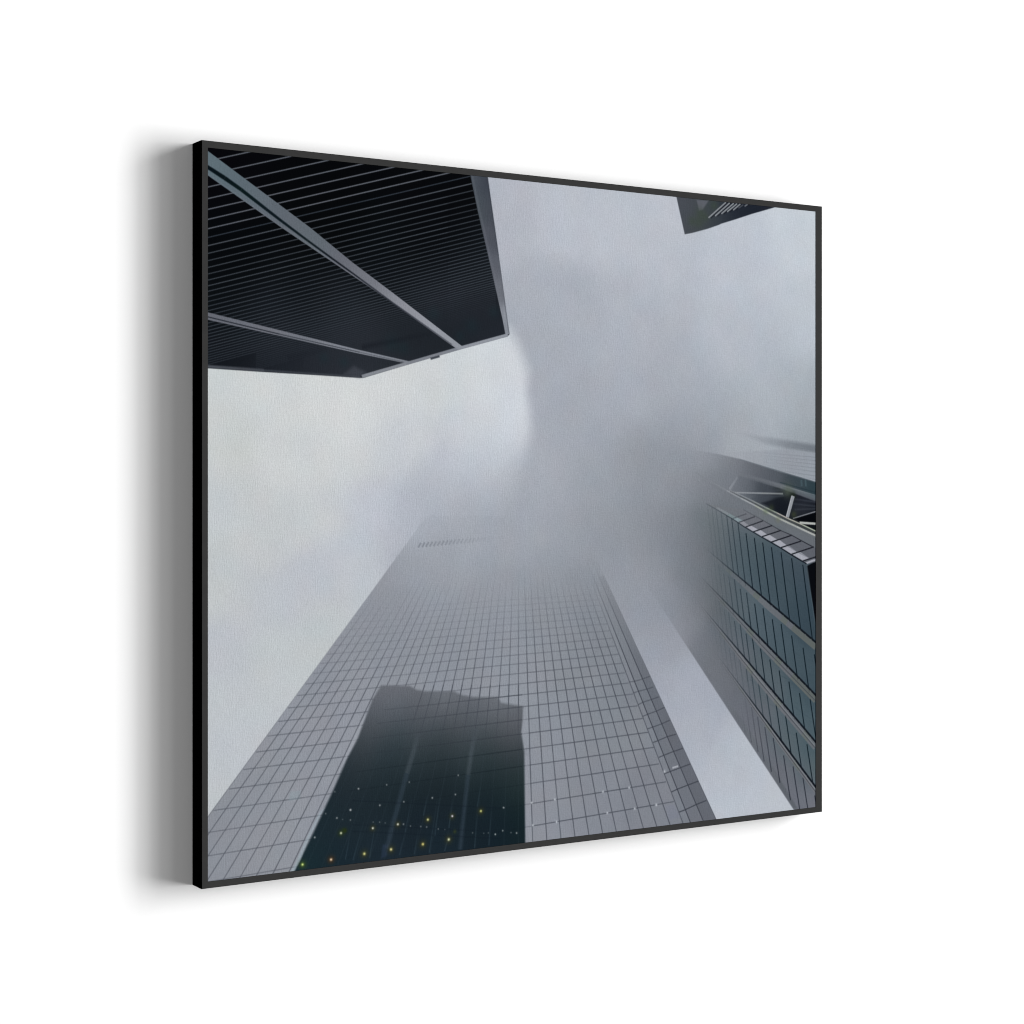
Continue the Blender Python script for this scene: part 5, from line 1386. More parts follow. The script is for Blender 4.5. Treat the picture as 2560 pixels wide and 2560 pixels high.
(1006.3,868.8,1008.3,879.4,2,2.01,(12,24,32),.85,.85),
(1012.3,900.5,1014.4,911.1,2.01,2.01,(40,44,54),.9,.9),
(1014.4,911.1,1016.4,921.7,2.01,2.01,(40,44,54),.9,.9),
(1016.4,921.7,1018.5,932.3,2.01,2.01,(40,44,54),.9,.9),
(1018.5,932.3,1020.6,942.9,2.01,2.01,(40,44,54),.9,.9),
(1020.6,942.9,1022.7,953.5,2.01,2.01,(40,44,54),.9,.9),
(1022.7,953.5,1024.8,964.2,2.01,2.01,(40,44,54),.9,.9),
(1024.8,964.2,1026.9,974.8,2.01,2.02,(40,44,54),.9,.9),
(968.3,553,969.9,563.4,1.98,1.98,(12,24,32),.95,.95),
(969.9,563.4,971.5,573.7,1.98,1.99,(12,24,32),.95,.95),
(971.5,573.7,973.1,584.1,1.99,1.99,(12,24,32),.95,.95),
(973.1,584.1,974.8,594.5,1.99,1.99,(12,24,32),.95,.95),
(974.8,594.5,976.4,604.9,1.99,1.99,(12,24,32),.95,.95),
(976.4,604.9,978.1,615.3,1.99,1.99,(12,24,32),.95,.95),
(978.1,615.3,979.8,625.7,1.99,1.99,(12,24,32),.95,.95),
(979.8,625.7,981.5,636.1,1.99,1.99,(12,24,32),.95,.95),
(981.5,636.1,983.2,646.5,1.99,1.99,(12,24,32),.95,.95),
(983.2,646.5,985,657,1.99,1.99,(12,24,32),.95,.95),
(988.4,677.8,990.2,688.3,1.99,2,(12,24,32),.95,.95),
(990.2,688.3,992,698.7,2,2,(12,24,32),.95,.95),
(992,698.7,993.8,709.2,2,2,(12,24,32),.95,.95),
(993.8,709.2,995.6,719.7,2,2,(12,24,32),.95,.95),
(995.6,719.7,997.4,730.1,2,2,(12,24,32),.95,.95),
(997.4,730.1,999.2,740.6,2,2,(12,24,32),.95,.95),
(1002.9,761.6,1004.8,772.1,2,2,(12,24,32),.95,.95),
(1004.8,772.1,1006.7,782.6,2,2,(12,24,32),.94,.94),
(1006.7,782.6,1008.6,793.1,2,2.01,(12,24,32),.94,.94),
(1008.6,793.1,1010.5,803.7,2.01,2.01,(12,24,32),.93,.93),
(1010.5,803.7,1012.4,814.2,2.01,2.01,(12,24,32),.92,.92),
(1012.4,814.2,1014.4,824.8,2.01,2.01,(12,24,32),.91,.91),
(1016.3,835.3,1018.3,845.9,2.01,2.01,(12,24,32),.92,.92),
(1018.3,845.9,1020.3,856.4,2.01,2.01,(12,24,32),.92,.92),
(1020.3,856.4,1022.3,867,2.01,2.01,(12,24,32),.93,.93),
(1022.3,867,1024.3,877.6,2.01,2.01,(12,24,32),.93,.93),
(1024.3,877.6,1026.3,888.2,2.01,2.02,(12,24,32),.93,.93),
(1026.3,888.2,1028.3,898.8,2.02,2.02,(12,24,32),.93,.93),
(1032.5,920,1034.5,930.7,2.02,2.02,(40,44,54),.9,.9),
(1034.5,930.7,1036.6,941.3,2.02,2.02,(40,44,54),.9,.9),
(1036.6,941.3,1038.7,951.9,2.02,2.02,(40,44,54),.9,.9),
(1038.7,951.9,1040.8,962.6,2.02,2.02,(40,44,54),.9,.9),
(1040.8,962.6,1043,973.3,2.02,2.02,(40,44,54),.9,.9),
(1043,973.3,1045.1,983.9,2.02,2.03,(40,44,54),.9,.9),
(1045.1,983.9,1047.3,994.6,2.03,2.03,(40,44,54),.9,.9),
(1047.3,994.6,1049.4,1005.3,2.03,2.03,(40,44,54),.9,.9),
(986.6,560.9,988.3,571.3,1.99,1.99,(12,24,32),.95,.95),
(988.3,571.3,989.9,581.7,1.99,2,(12,24,32),.95,.95),
(989.9,581.7,991.6,592.1,2,2,(12,24,32),.95,.95),
(991.6,592.1,993.2,602.6,2,2,(12,24,32),.95,.95),
(993.2,602.6,994.9,613,2,2,(12,24,32),.95,.95),
(994.9,613,996.6,623.4,2,2,(12,24,32),.95,.95),
(996.6,623.4,998.3,633.9,2,2,(12,24,32),.95,.95),
(998.3,633.9,1000,644.3,2,2,(12,24,32),.95,.95),
(1000,644.3,1001.8,654.8,2,2,(12,24,32),.95,.95),
(1001.8,654.8,1003.5,665.2,2,2,(12,24,32),.95,.95),
(1007.1,686.2,1008.8,696.7,2,2.01,(12,24,32),.95,.95),
(1008.8,696.7,1010.6,707.2,2.01,2.01,(12,24,32),.95,.95),
(1010.6,707.2,1012.5,717.7,2.01,2.01,(12,24,32),.95,.95),
(1012.5,717.7,1014.3,728.2,2.01,2.01,(12,24,32),.95,.95),
(1014.3,728.2,1016.1,738.7,2.01,2.01,(12,24,32),.95,.95),
(1016.1,738.7,1018,749.2,2.01,2.01,(12,24,32),.95,.95),
(1018,749.2,1019.8,759.7,2.01,2.01,(12,24,32),.95,.95),
(1023.6,780.8,1025.5,791.4,2.01,2.01,(12,24,32),.95,.95),
(1025.5,791.4,1027.4,801.9,2.01,2.02,(12,24,32),.95,.95),
(1027.4,801.9,1029.4,812.5,2.02,2.02,(12,24,32),.95,.95),
(1029.4,812.5,1031.3,823.1,2.02,2.02,(12,24,32),.95,.95),
(1031.3,823.1,1033.3,833.6,2.02,2.02,(12,24,32),.95,.95),
(1033.3,833.6,1035.3,844.2,2.02,2.02,(12,24,32),.95,.95),
(1039.3,865.4,1041.3,876.1,2.02,2.02,(12,24,32),.95,.95),
(1041.3,876.1,1043.3,886.7,2.02,2.02,(12,24,32),.95,.95),
(1043.3,886.7,1045.3,897.3,2.02,2.03,(12,24,32),.95,.95),
(1045.3,897.3,1047.4,908,2.03,2.03,(12,24,32),.95,.95),
(1047.4,908,1049.5,918.6,2.03,2.03,(12,24,32),.95,.95),
(1049.5,918.6,1051.6,929.3,2.03,2.03,(12,24,32),.95,.95),
(1053.7,939.9,1055.8,950.6,2.03,2.03,(40,44,54),.9,.9),
(1055.8,950.6,1057.9,961.3,2.03,2.03,(40,44,54),.9,.9),
(1057.9,961.3,1060,972,2.03,2.03,(40,44,54),.9,.9),
(1060,972,1062.2,982.7,2.03,2.03,(40,44,54),.9,.9),
(1062.2,982.7,1064.4,993.4,2.03,2.04,(40,44,54),.9,.9),
(1064.4,993.4,1066.5,1004.2,2.04,2.04,(40,44,54),.9,.9),
(1066.5,1004.2,1068.7,1014.9,2.04,2.04,(40,44,54),.9,.9),
(1006.9,569.6,1008.6,580,2,2.01,(12,24,32),.95,.95),
(1008.6,580,1010.2,590.5,2.01,2.01,(12,24,32),.95,.95),
(1010.2,590.5,1011.9,600.9,2.01,2.01,(12,24,32),.95,.95),
(1011.9,600.9,1013.6,611.4,2.01,2.01,(12,24,32),.95,.95),
(1013.6,611.4,1015.3,621.9,2.01,2.01,(12,24,32),.95,.95),
(1015.3,621.9,1017,632.3,2.01,2.01,(12,24,32),.95,.95),
(1017,632.3,1018.8,642.8,2.01,2.01,(12,24,32),.95,.95),
(1018.8,642.8,1020.5,653.3,2.01,2.01,(12,24,32),.95,.95),
(1020.5,653.3,1022.3,663.8,2.01,2.01,(12,24,32),.95,.95),
(1022.3,663.8,1024,674.3,2.01,2.01,(12,24,32),.95,.95),
(1024,674.3,1025.8,684.8,2.01,2.01,(12,24,32),.95,.95),
(1029.4,705.9,1031.2,716.4,2.02,2.02,(12,24,32),.95,.95),
(1031.2,716.4,1033.1,727,2.02,2.02,(12,24,32),.95,.95),
(1033.1,727,1034.9,737.5,2.02,2.02,(12,24,32),.95,.95),
(1034.9,737.5,1036.8,748.1,2.02,2.02,(12,24,32),.95,.95),
(1036.8,748.1,1038.7,758.6,2.02,2.02,(12,24,32),.95,.95),
(1038.7,758.6,1040.6,769.2,2.02,2.02,(12,24,32),.95,.95),
(1040.6,769.2,1042.5,779.8,2.02,2.02,(12,24,32),.95,.95),
(1046.3,801,1048.3,811.6,2.03,2.03,(12,24,32),.95,.95),
(1048.3,811.6,1050.2,822.2,2.03,2.03,(12,24,32),.95,.95),
(1050.2,822.2,1052.2,832.8,2.03,2.03,(12,24,32),.95,.95),
(1052.2,832.8,1054.2,843.4,2.03,2.03,(12,24,32),.95,.95),
(1054.2,843.4,1056.2,854.1,2.03,2.03,(12,24,32),.95,.95),
(1056.2,854.1,1058.2,864.7,2.03,2.03,(12,24,32),.95,.95),
(1062.3,886,1064.3,896.7,2.03,2.04,(12,24,32),.95,.95),
(1064.3,896.7,1066.4,907.4,2.04,2.04,(12,24,32),.95,.95),
(1066.4,907.4,1068.5,918,2.04,2.04,(12,24,32),.95,.95),
(1068.5,918,1070.6,928.7,2.04,2.04,(12,24,32),.95,.95),
(1070.6,928.7,1072.7,939.4,2.04,2.04,(12,24,32),.95,.95),
(1072.7,939.4,1074.8,950.2,2.04,2.04,(12,24,32),.95,.95),
(1079.1,971.6,1081.3,982.4,2.04,2.04,(40,44,54),.9,.9),
(1081.3,982.4,1083.4,993.1,2.04,2.05,(40,44,54),.9,.9),
(1083.4,993.1,1085.6,1003.9,2.05,2.05,(40,44,54),.9,.9),
(1085.6,1003.9,1087.8,1014.6,2.05,2.05,(40,44,54),.9,.9),
(1029.3,579.7,1031,590.2,2.02,2.02,(12,24,32),.95,.95),
(1031,590.2,1032.7,600.7,2.02,2.02,(12,24,32),.95,.95),
(1032.7,600.7,1034.4,611.2,2.02,2.02,(12,24,32),.95,.95),
(1034.4,611.2,1036.1,621.7,2.02,2.02,(12,24,32),.95,.95),
(1036.1,621.7,1037.8,632.2,2.02,2.02,(12,24,32),.95,.95),
(1037.8,632.2,1039.6,642.7,2.02,2.02,(12,24,32),.95,.95),
(1039.6,642.7,1041.3,653.3,2.02,2.02,(12,24,32),.95,.95),
(1041.3,653.3,1043.1,663.8,2.02,2.02,(12,24,32),.95,.95),
(1043.1,663.8,1044.9,674.3,2.02,2.02,(12,24,32),.95,.95),
(1044.9,674.3,1046.7,684.9,2.02,2.03,(12,24,32),.95,.95),
(1046.7,684.9,1048.5,695.5,2.03,2.03,(12,24,32),.95,.95),
(1054,727.2,1055.8,737.8,2.03,2.03,(12,24,32),.95,.95),
(1055.8,737.8,1057.7,748.4,2.03,2.03,(12,24,32),.95,.95),
(1057.7,748.4,1059.6,759,2.03,2.03,(12,24,32),.95,.95),
(1059.6,759,1061.5,769.6,2.03,2.03,(12,24,32),.95,.95),
(1061.5,769.6,1063.4,780.2,2.03,2.03,(12,24,32),.95,.95),
(1063.4,780.2,1065.4,790.8,2.03,2.04,(12,24,32),.95,.95),
(1065.4,790.8,1067.3,801.4,2.04,2.04,(12,24,32),.95,.95),
(1069.3,812.1,1071.2,822.7,2.04,2.04,(12,24,32),.95,.95),
(1071.2,822.7,1073.2,833.4,2.04,2.04,(12,24,32),.95,.95),
(1073.2,833.4,1075.2,844.1,2.04,2.04,(12,24,32),.95,.95),
(1075.2,844.1,1077.2,854.7,2.04,2.04,(12,24,32),.95,.95),
(1077.2,854.7,1079.3,865.4,2.04,2.04,(12,24,32),.95,.95),
(1079.3,865.4,1081.3,876.1,2.04,2.04,(12,24,32),.95,.95),
(1081.3,876.1,1083.4,886.8,2.04,2.05,(12,24,32),.95,.95),
(1053.3,590.8,1055,601.4,2.03,2.03,(12,24,32),.95,.95),
(1055,601.4,1056.7,611.9,2.03,2.03,(12,24,32),.95,.95),
(1056.7,611.9,1058.4,622.5,2.03,2.03,(12,24,32),.95,.95),
(1058.4,622.5,1060.2,633,2.03,2.03,(12,24,32),.95,.95),
(1060.2,633,1061.9,643.6,2.03,2.03,(12,24,32),.95,.95),
(1061.9,643.6,1063.7,654.2,2.03,2.04,(12,24,32),.95,.95),
(1063.7,654.2,1065.5,664.7,2.04,2.04,(12,24,32),.95,.95),
(1065.5,664.7,1067.3,675.3,2.04,2.04,(12,24,32),.95,.95),
(1067.3,675.3,1069.1,685.9,2.04,2.04,(12,24,32),.95,.95),
(1069.1,685.9,1070.9,696.5,2.04,2.04,(12,24,32),.95,.95),
(1070.9,696.5,1072.8,707.1,2.04,2.04,(12,24,32),.95,.95),
(1072.8,707.1,1074.6,717.7,2.04,2.04,(12,24,32),.95,.95),
(1078.4,739,1080.2,749.6,2.04,2.04,(12,24,32),.95,.95),
(1080.2,749.6,1082.2,760.3,2.04,2.05,(12,24,32),.95,.95),
(1082.2,760.3,1084.1,770.9,2.05,2.05,(12,24,32),.95,.95),
(1084.1,770.9,1086,781.6,2.05,2.05,(12,24,32),.95,.95),
(1086,781.6,1087.9,792.3,2.05,2.05,(12,24,32),.95,.95),
(1057.6,776,1075.1,784.4,1.66,1.66,(52,68,78),.2,.05,2),
(1018.3,861.6,1045.7,872.5,1.64,1.65,(52,68,78),.21,.05,2),
(1046,648.8,1065.2,654.8,1.65,1.66,(52,68,78),.16,.05,2),
(1005.8,770,1028.2,779.8,1.63,1.64,(52,68,78),.34,.05,2),
(1017.8,609.6,1030.9,624.1,1.64,1.64,(52,68,78),.35,.05,2),
(1061,746,1078.6,753,1.66,1.66,(52,68,78),.18,.05,2),
(1057,798.4,1071.7,806.7,1.66,1.66,(52,68,78),.19,.05,2),
(1065.1,613,1091,625.3,1.66,1.67,(52,68,78),.25,.05,2),
(1066.8,643,1088.1,650.5,1.66,1.67,(52,68,78),.14,.05,2),
(933.6,654.8,947.2,661,1.6,1.61,(52,68,78),.35,.05,2),
(1029.2,782.8,1052.5,798.1,1.64,1.65,(52,68,78),.32,.05,2),
(1031.8,731.4,1055.7,744.4,1.64,1.65,(52,68,78),.25,.05,2),
(1000.4,608.6,1026.6,618.9,1.63,1.64,(52,68,78),.14,.05,2),
(965.2,678.1,988.4,692,1.62,1.63,(52,68,78),.2,.05,2),
(983.8,688.3,996.1,702,1.62,1.63,(52,68,78),.12,.05,2),
(1066.9,609.8,1081.8,623.3,1.66,1.67,(52,68,78),.31,.05,2),
(961.8,726.1,981.5,738.8,1.61,1.62,(52,68,78),.16,.05,2),
(1047.2,863.7,1071.5,879.2,1.65,1.66,(52,68,78),.34,.05,2),
(982.8,814.7,1008.7,826.9,1.62,1.63,(52,68,78),.14,.05,2),
(1017.2,836.2,1034.4,848.5,1.64,1.65,(52,68,78),.33,.05,2),
(1014.5,573.9,1037.2,581.9,1.64,1.65,(52,68,78),.32,.05,2),
(1023.4,655.2,1050.7,667.1,1.64,1.65,(52,68,78),.2,.05,2),
(1048.5,832.2,1076,847.4,1.65,1.66,(52,68,78),.27,.05,2),
(1028.7,744.7,1049.8,760,1.64,1.65,(52,68,78),.2,.05,2),
(940.6,772.4,960.5,783.6,1.6,1.61,(52,68,78),.26,.05,2),
(964.4,621.5,977.3,634.1,1.61,1.62,(52,68,78),.33,.05,2),
(1028.5,598.1,1057.3,611.6,1.64,1.66,(52,68,78),.24,.05,2),
(1017.8,749.4,1030.1,762,1.64,1.64,(52,68,78),.13,.05,2),
(996.9,605.7,1014.9,619.5,1.63,1.64,(52,68,78),.29,.05,2),
(1045.8,653.2,1064.6,664.6,1.65,1.66,(52,68,78),.13,.05,2),
(1036.8,822.7,1053.9,835.4,1.65,1.65,(52,68,78),.3,.05,2),
(1029.6,694.5,1044.6,700.5,1.64,1.65,(52,68,78),.32,.05,2),
(1062.8,647,1088,656.9,1.66,1.67,(52,68,78),.26,.05,2),
(1049.6,660.2,1072.4,668.7,1.65,1.66,(52,68,78),.24,.05,2),
(933.4,639.1,949.7,653.1,1.6,1.61,(52,68,78),.15,.05,2),
(1037.4,589.3,1066.4,596.7,1.65,1.66,(52,68,78),.14,.05,2),
(1024.4,830.3,1044.9,837.9,1.64,1.65,(52,68,78),.2,.05,2),
(952.6,634,978.3,641,1.61,1.62,(52,68,78),.34,.05,2),
(971,730.6,993.8,745.2,1.62,1.63,(52,68,78),.14,.05,2),
(1050.3,617.5,1074.8,623.7,1.65,1.66,(52,68,78),.3,.05,2),
(954.6,622.8,966.9,631.3,1.61,1.62,(52,68,78),.2,.05,2),
(1070.3,747.4,1088.8,762.8,1.66,1.67,(52,68,78),.16,.05,2),
(1065.7,770.6,1094.8,778,1.66,1.67,(52,68,78),.33,.05,2),
(1029.6,763.8,1056,771.4,1.64,1.65,(52,68,78),.17,.05,2),
(948.5,703.4,969.3,714.3,1.61,1.62,(52,68,78),.2,.05,2),
(1035.3,815.3,1060.4,822.5,1.65,1.66,(52,68,78),.15,.05,2),
(960,632.5,981.3,640.1,1.61,1.62,(52,68,78),.26,.05,2),
(977.7,670.4,1001.5,685,1.62,1.63,(52,68,78),.16,.05,2),
(959.1,569.8,974,582.7,1.61,1.62,(52,68,78),.29,.05,2),
(1063.7,714,1076.6,722.6,1.66,1.66,(52,68,78),.28,.05,2),
(984.7,603.8,1002.8,613.7,1.62,1.63,(52,68,78),.2,.05,2),
(992.4,603,1004.7,615.7,1.63,1.63,(52,68,78),.29,.05,2),
(988.4,596.6,1005.2,607.2,1.63,1.63,(52,68,78),.33,.05,2),
(1003.9,616.7,1026.3,628.1,1.63,1.64,(52,68,78),.26,.05,2),
(1032.5,570,1052,582.9,1.64,1.65,(52,68,78),.15,.05,2),
(935.1,615.4,951.4,624.9,1.6,1.61,(52,68,78),.19,.05,2),
(1019.4,613.9,1037.3,625.8,1.64,1.65,(52,68,78),.24,.05,2),
(1066.7,846.9,1083.4,856.4,1.66,1.67,(52,68,78),.24,.05,2),
(1006.4,672.1,1033,680.1,1.63,1.64,(52,68,78),.23,.05,2),
(840,552.3,851.2,560,1.42,1.42,(18,24,31),0,.03),
(849.1,561.9,860.4,569.7,3.49,3.5,(112,113,118),.01,.05),
(851.2,560,862.4,567.8,1.58,1.58,(18,24,31),.03,.09),
(860.1,569.9,871.4,577.7,4.15,4.16,(112,113,118),.05,.12),
(862.4,567.8,873.7,575.6,1.73,1.74,(18,24,31),.09,.16),
(871.2,577.9,882.5,585.8,4.81,4.82,(112,113,118),.12,.19),
(873.7,575.6,885,583.5,1.89,1.9,(18,24,31),.16,.26),
(882.2,586,893.6,593.8,5.47,5.49,(112,113,118),.19,.28),
(885,583.5,896.4,591.3,2.05,2.06,(18,24,31),.26,.36),
(893.3,594,904.8,602,6.14,6.16,(108,112,108),.28,.37),
(896.4,591.3,907.8,599.2,2.21,2.22,(18,24,31),.36,.47),
(904.5,602.2,916,610.1,6.81,6.84,(112,113,118),.37,.46),
(907.8,599.2,919.3,607.2,2.37,2.38,(18,24,31),.47,.58),
(915.7,610.3,927.2,618.3,7.49,7.51,(112,113,118),.46,.55),
(919.3,607.2,930.8,615.1,2.54,2.54,(18,24,31),.58,.68),
(927,618.5,938.5,626.5,8.17,8.2,(112,113,118),.55,.62),
(930.8,615.1,942.4,623.1,2.7,2.71,(18,24,31),.68,.77),
(938.3,626.7,949.9,634.7,8.86,8.89,(112,113,118),.62,.69),
(942.4,623.1,954,631.2,2.87,2.87,(18,24,31),.77,.85),
(949.6,635,961.3,643,9.55,9.58,(108,112,108),.69,.73),
(954,631.2,965.6,639.2,3.03,3.04,(18,24,31),.85,.91),
(961,643.2,972.7,651.3,10.24,10.27,(112,113,118),.73,.75),
(965.6,639.2,977.3,647.3,3.2,3.21,(18,24,31),.91,.95),
(972.5,651.6,984.2,659.7,10.94,10.97,(112,113,118),.75,.75),
(977.3,647.3,989.1,655.5,3.37,3.38,(18,24,31),.95,.95),
(984.2,659.7,996,667.9,11.07,11.1,(112,113,118),.75,.75),
(989.1,655.5,1000.9,663.6,3.4,3.41,(18,24,31),.95,.95),
(996,667.9,1007.8,676.1,11.1,11.14,(112,113,118),.75,.75),
(1000.9,663.6,1012.8,671.8,3.41,3.42,(18,24,31),.95,.95),
(1007.8,676.1,1019.7,684.3,11.14,11.17,(108,112,108),.75,.75),
(1012.8,671.8,1024.7,680.1,3.42,3.43,(18,24,31),.95,.95),
(1019.7,684.3,1031.6,692.6,11.17,11.21,(112,113,118),.75,.75),
(1024.7,680.1,1036.6,688.3,3.43,3.44,(18,24,31),.95,.95),
(1031.6,692.6,1043.6,700.9,11.21,11.25,(106,109,105),.75,.75),
(1036.6,688.3,1048.6,696.7,3.44,3.45,(18,24,31),.95,.95),
(1043.6,700.9,1055.7,709.3,11.25,11.28,(106,109,105),.75,.75),
(1048.6,696.7,1060.7,705,3.45,3.46,(18,24,31),.95,.95),
(1055.7,709.3,1067.7,717.7,11.28,11.32,(106,109,105),.75,.75),
(1060.7,705,1072.8,713.4,3.46,3.48,(18,24,31),.95,.95),
(1067.7,717.7,1079.9,726.1,11.32,11.35,(106,109,105),.75,.75),
(1072.8,713.4,1085,721.8,3.48,3.49,(18,24,31),.95,.95),
(1079.9,726.1,1081.6,727.3,11.35,11.36,(106,109,105),.75,.75),
(1085,721.8,1086.7,723,3.49,3.49,(18,24,31),.95,.95),
(828.1,593.2,839.2,602.5,1.41,1.42,(18,24,31),0,.03),
(836.9,604.2,848.1,613.6,3.48,3.49,(112,113,118),.01,.05),
(839.2,602.5,850.4,612,1.57,1.58,(18,24,31),.03,.09),
(836.6,604.5,847.8,613.9,1.28,1.28,(62,66,73),.01,.05),
(847.9,613.8,859.1,623.3,4.13,4.15,(112,113,118),.05,.12),
(850.4,612,861.6,621.4,1.73,1.73,(18,24,31),.09,.16),
(847.5,614.1,858.7,623.6,1.28,1.28,(62,66,73),.05,.12),
(858.8,623.5,870.1,633,4.79,4.81,(112,113,118),.12,.19),
(861.6,621.4,872.9,630.9,1.89,1.89,(18,24,31),.16,.26),
(858.4,623.8,869.7,633.3,1.28,1.29,(62,66,73),.12,.19),
(869.8,633.2,881.1,642.7,5.45,5.47,(112,113,118),.19,.28),
(872.9,630.9,884.2,640.4,2.05,2.05,(18,24,31),.26,.36),
(869.4,633.5,880.7,643,1.29,1.29,(62,66,73),.19,.28),
(880.9,642.9,892.2,652.5,6.12,6.14,(108,112,108),.28,.37),
(884.2,640.4,895.6,650,2.21,2.21,(18,24,31),.36,.47),
(880.4,643.2,891.7,652.8,1.29,1.3,(62,66,73),.28,.37),
(891.9,652.6,903.3,662.3,6.79,6.81,(112,113,118),.37,.46),
(895.6,650,907,659.6,2.37,2.37,(18,24,31),.47,.58),
(891.4,653,902.8,662.7,1.3,1.3,(62,66,73),.37,.46),
(903.1,662.5,914.5,672.1,7.47,7.49,(112,113,118),.46,.55),
(907,659.6,918.5,669.3,2.53,2.54,(18,24,31),.58,.68),
(902.5,662.9,913.9,672.5,1.3,1.3,(62,66,73),.46,.55),
(914.3,672.3,925.8,682,8.14,8.17,(112,113,118),.55,.62),
(918.5,669.3,930,679,2.69,2.7,(18,24,31),.68,.77),
(913.6,672.7,925.1,682.4,1.3,1.31,(62,66,73),.55,.62),
(925.5,682.2,937,691.9,8.83,8.85,(112,113,118),.62,.69),
(930,679,941.5,688.7,2.86,2.86,(18,24,31),.77,.85),
(924.8,682.7,936.4,692.4,1.31,1.31,(62,66,73),.62,.69),
(936.8,692.1,948.3,701.9,9.51,9.54,(108,112,108),.69,.73),
(941.5,688.7,953.1,698.5,3.02,3.03,(18,24,31),.85,.91),
(936,692.6,947.6,702.4,1.31,1.32,(62,66,73),.69,.73),
(948.1,702.1,959.7,711.9,10.21,10.24,(112,113,118),.73,.75),
(953.1,698.5,964.8,708.3,3.19,3.2,(18,24,31),.91,.95),
(947.3,702.6,959,712.4,1.32,1.32,(62,66,73),.73,.75),
(959.4,712.1,971.1,721.9,10.9,10.94,(112,113,118),.75,.75),
(964.8,708.3,976.5,718.2,3.35,3.36,(18,24,31),.95,.95),
(958.6,712.6,970.3,722.5,1.32,1.32,(62,66,73),.75,.75),
(971.1,722,982.8,731.9,11.03,11.06,(112,113,118),.75,.75),
(976.5,718.2,988.3,728.1,3.39,3.4,(18,24,31),.95,.95),
(970.3,722.5,982,732.4,1.32,1.33,(62,66,73),.75,.75),
(982.8,731.9,994.6,741.8,11.06,11.1,(112,113,118),.75,.75),
(988.3,728.1,1000.1,738,3.4,3.41,(18,24,31),.95,.95),
(982,732.4,993.8,742.4,1.33,1.33,(62,66,73),.75,.75),
(994.6,741.8,1006.4,751.8,11.1,11.14,(108,112,108),.75,.75),
(1000.1,738,1011.9,748,3.41,3.42,(18,24,31),.95,.95),
(993.8,742.4,1005.6,752.3,1.33,1.34,(62,66,73),.75,.75),
(1006.4,751.8,1018.3,761.8,11.14,11.17,(112,113,118),.75,.75),
(1011.9,748,1023.8,758,3.42,3.43,(18,24,31),.95,.95),
(1005.6,752.3,1017.5,762.4,1.34,1.34,(62,66,73),.75,.75),
(1018.3,761.8,1030.2,771.9,11.17,11.21,(112,113,118),.75,.75),
(1023.8,758,1035.8,768.1,3.43,3.44,(18,24,31),.95,.95),
(1017.5,762.4,1029.4,772.4,1.34,1.34,(62,66,73),.75,.75),
(1030.2,771.9,1042.2,782,11.21,11.24,(106,109,105),.75,.75),
(1035.8,768.1,1047.8,778.2,3.44,3.45,(18,24,31),.95,.95),
(1029.4,772.4,1041.4,782.5,1.34,1.35,(62,66,73),.75,.75),
(1042.2,782,1054.3,792.1,11.24,11.28,(106,109,105),.75,.75),
(1047.8,778.2,1059.8,788.3,3.45,3.46,(18,24,31),.95,.95),
(1041.4,782.5,1053.4,792.7,1.35,1.35,(62,66,73),.75,.75),
(1054.3,792.1,1066.3,802.3,11.28,11.31,(106,109,105),.75,.75),
(1059.8,788.3,1071.9,798.5,3.46,3.47,(18,24,31),.95,.95),
(1053.4,792.7,1065.5,802.9,1.35,1.36,(62,66,73),.75,.75),
(1066.3,802.3,1078.5,812.6,11.31,11.35,(106,109,105),.75,.75),
(1071.9,798.5,1084.1,808.8,3.47,3.49,(18,24,31),.95,.95),
(1065.5,802.9,1077.6,813.1,1.36,1.36,(62,66,73),.75,.75),
(1078.5,812.6,1081.1,814.8,11.35,11.36,(106,109,105),.75,.75),
(1084.1,808.8,1086.7,811,3.49,3.49,(18,24,31),.95,.95),
(1077.6,813.1,1080.2,815.3,1.36,1.36,(62,66,73),.75,.75),
(828.1,636.7,839.2,647.6,1.41,1.42,(18,24,31),0,.03),
(836.8,649.1,848,660,3.48,3.49,(112,113,118),.01,.05),
(839.2,647.6,850.4,658.5,1.57,1.58,(18,24,31),.03,.09),
(836.4,649.4,847.6,660.3,1.28,1.28,(62,66,73),.01,.05),
(838.4,648.1,849.6,659,1.7,1.71,(134,138,143),.01,.04),
(847.7,660.2,858.9,671.2,4.13,4.15,(112,113,118),.05,.12),
(850.4,658.5,861.6,669.5,1.73,1.73,(18,24,31),.09,.16),
(847.3,660.5,858.5,671.4,1.28,1.28,(62,66,73),.05,.12),
(849.2,659.2,860.5,670.2,1.71,1.71,(134,138,143),.04,.08),
(858.6,671.3,869.9,682.3,4.79,4.81,(112,113,118),.12,.19),
(861.6,669.5,872.9,680.5,1.89,1.89,(18,24,31),.16,.26),
(858.2,671.6,869.4,682.6,1.28,1.29,(62,66,73),.12,.19),
(860.1,670.4,871.4,681.4,1.71,1.72,(134,138,143),.08,.13),
(869.6,682.5,880.9,693.6,5.45,5.47,(112,113,118),.19,.28),
(872.9,680.5,884.2,691.5,2.05,2.05,(18,24,31),.26,.36),
(869.1,682.8,880.4,693.9,1.29,1.29,(62,66,73),.19,.28),
(871.1,681.6,882.4,692.6,1.72,1.72,(134,138,143),.13,.18),
(880.6,693.7,892,704.8,6.12,6.14,(108,112,108),.28,.37),
(884.2,691.5,895.6,702.6,2.21,2.21,(18,24,31),.36,.47),
(880.1,694.1,891.5,705.1,1.29,1.3,(62,66,73),.28,.37),
(882.1,692.8,893.4,703.9,1.72,1.73,(134,138,143),.18,.25),
(891.7,705,903.1,716.1,6.79,6.81,(112,113,118),.37,.46),
(895.6,702.6,907,713.7,2.37,2.37,(18,24,31),.47,.58),
(891.1,705.3,902.5,716.5,1.3,1.3,(62,66,73),.37,.46),
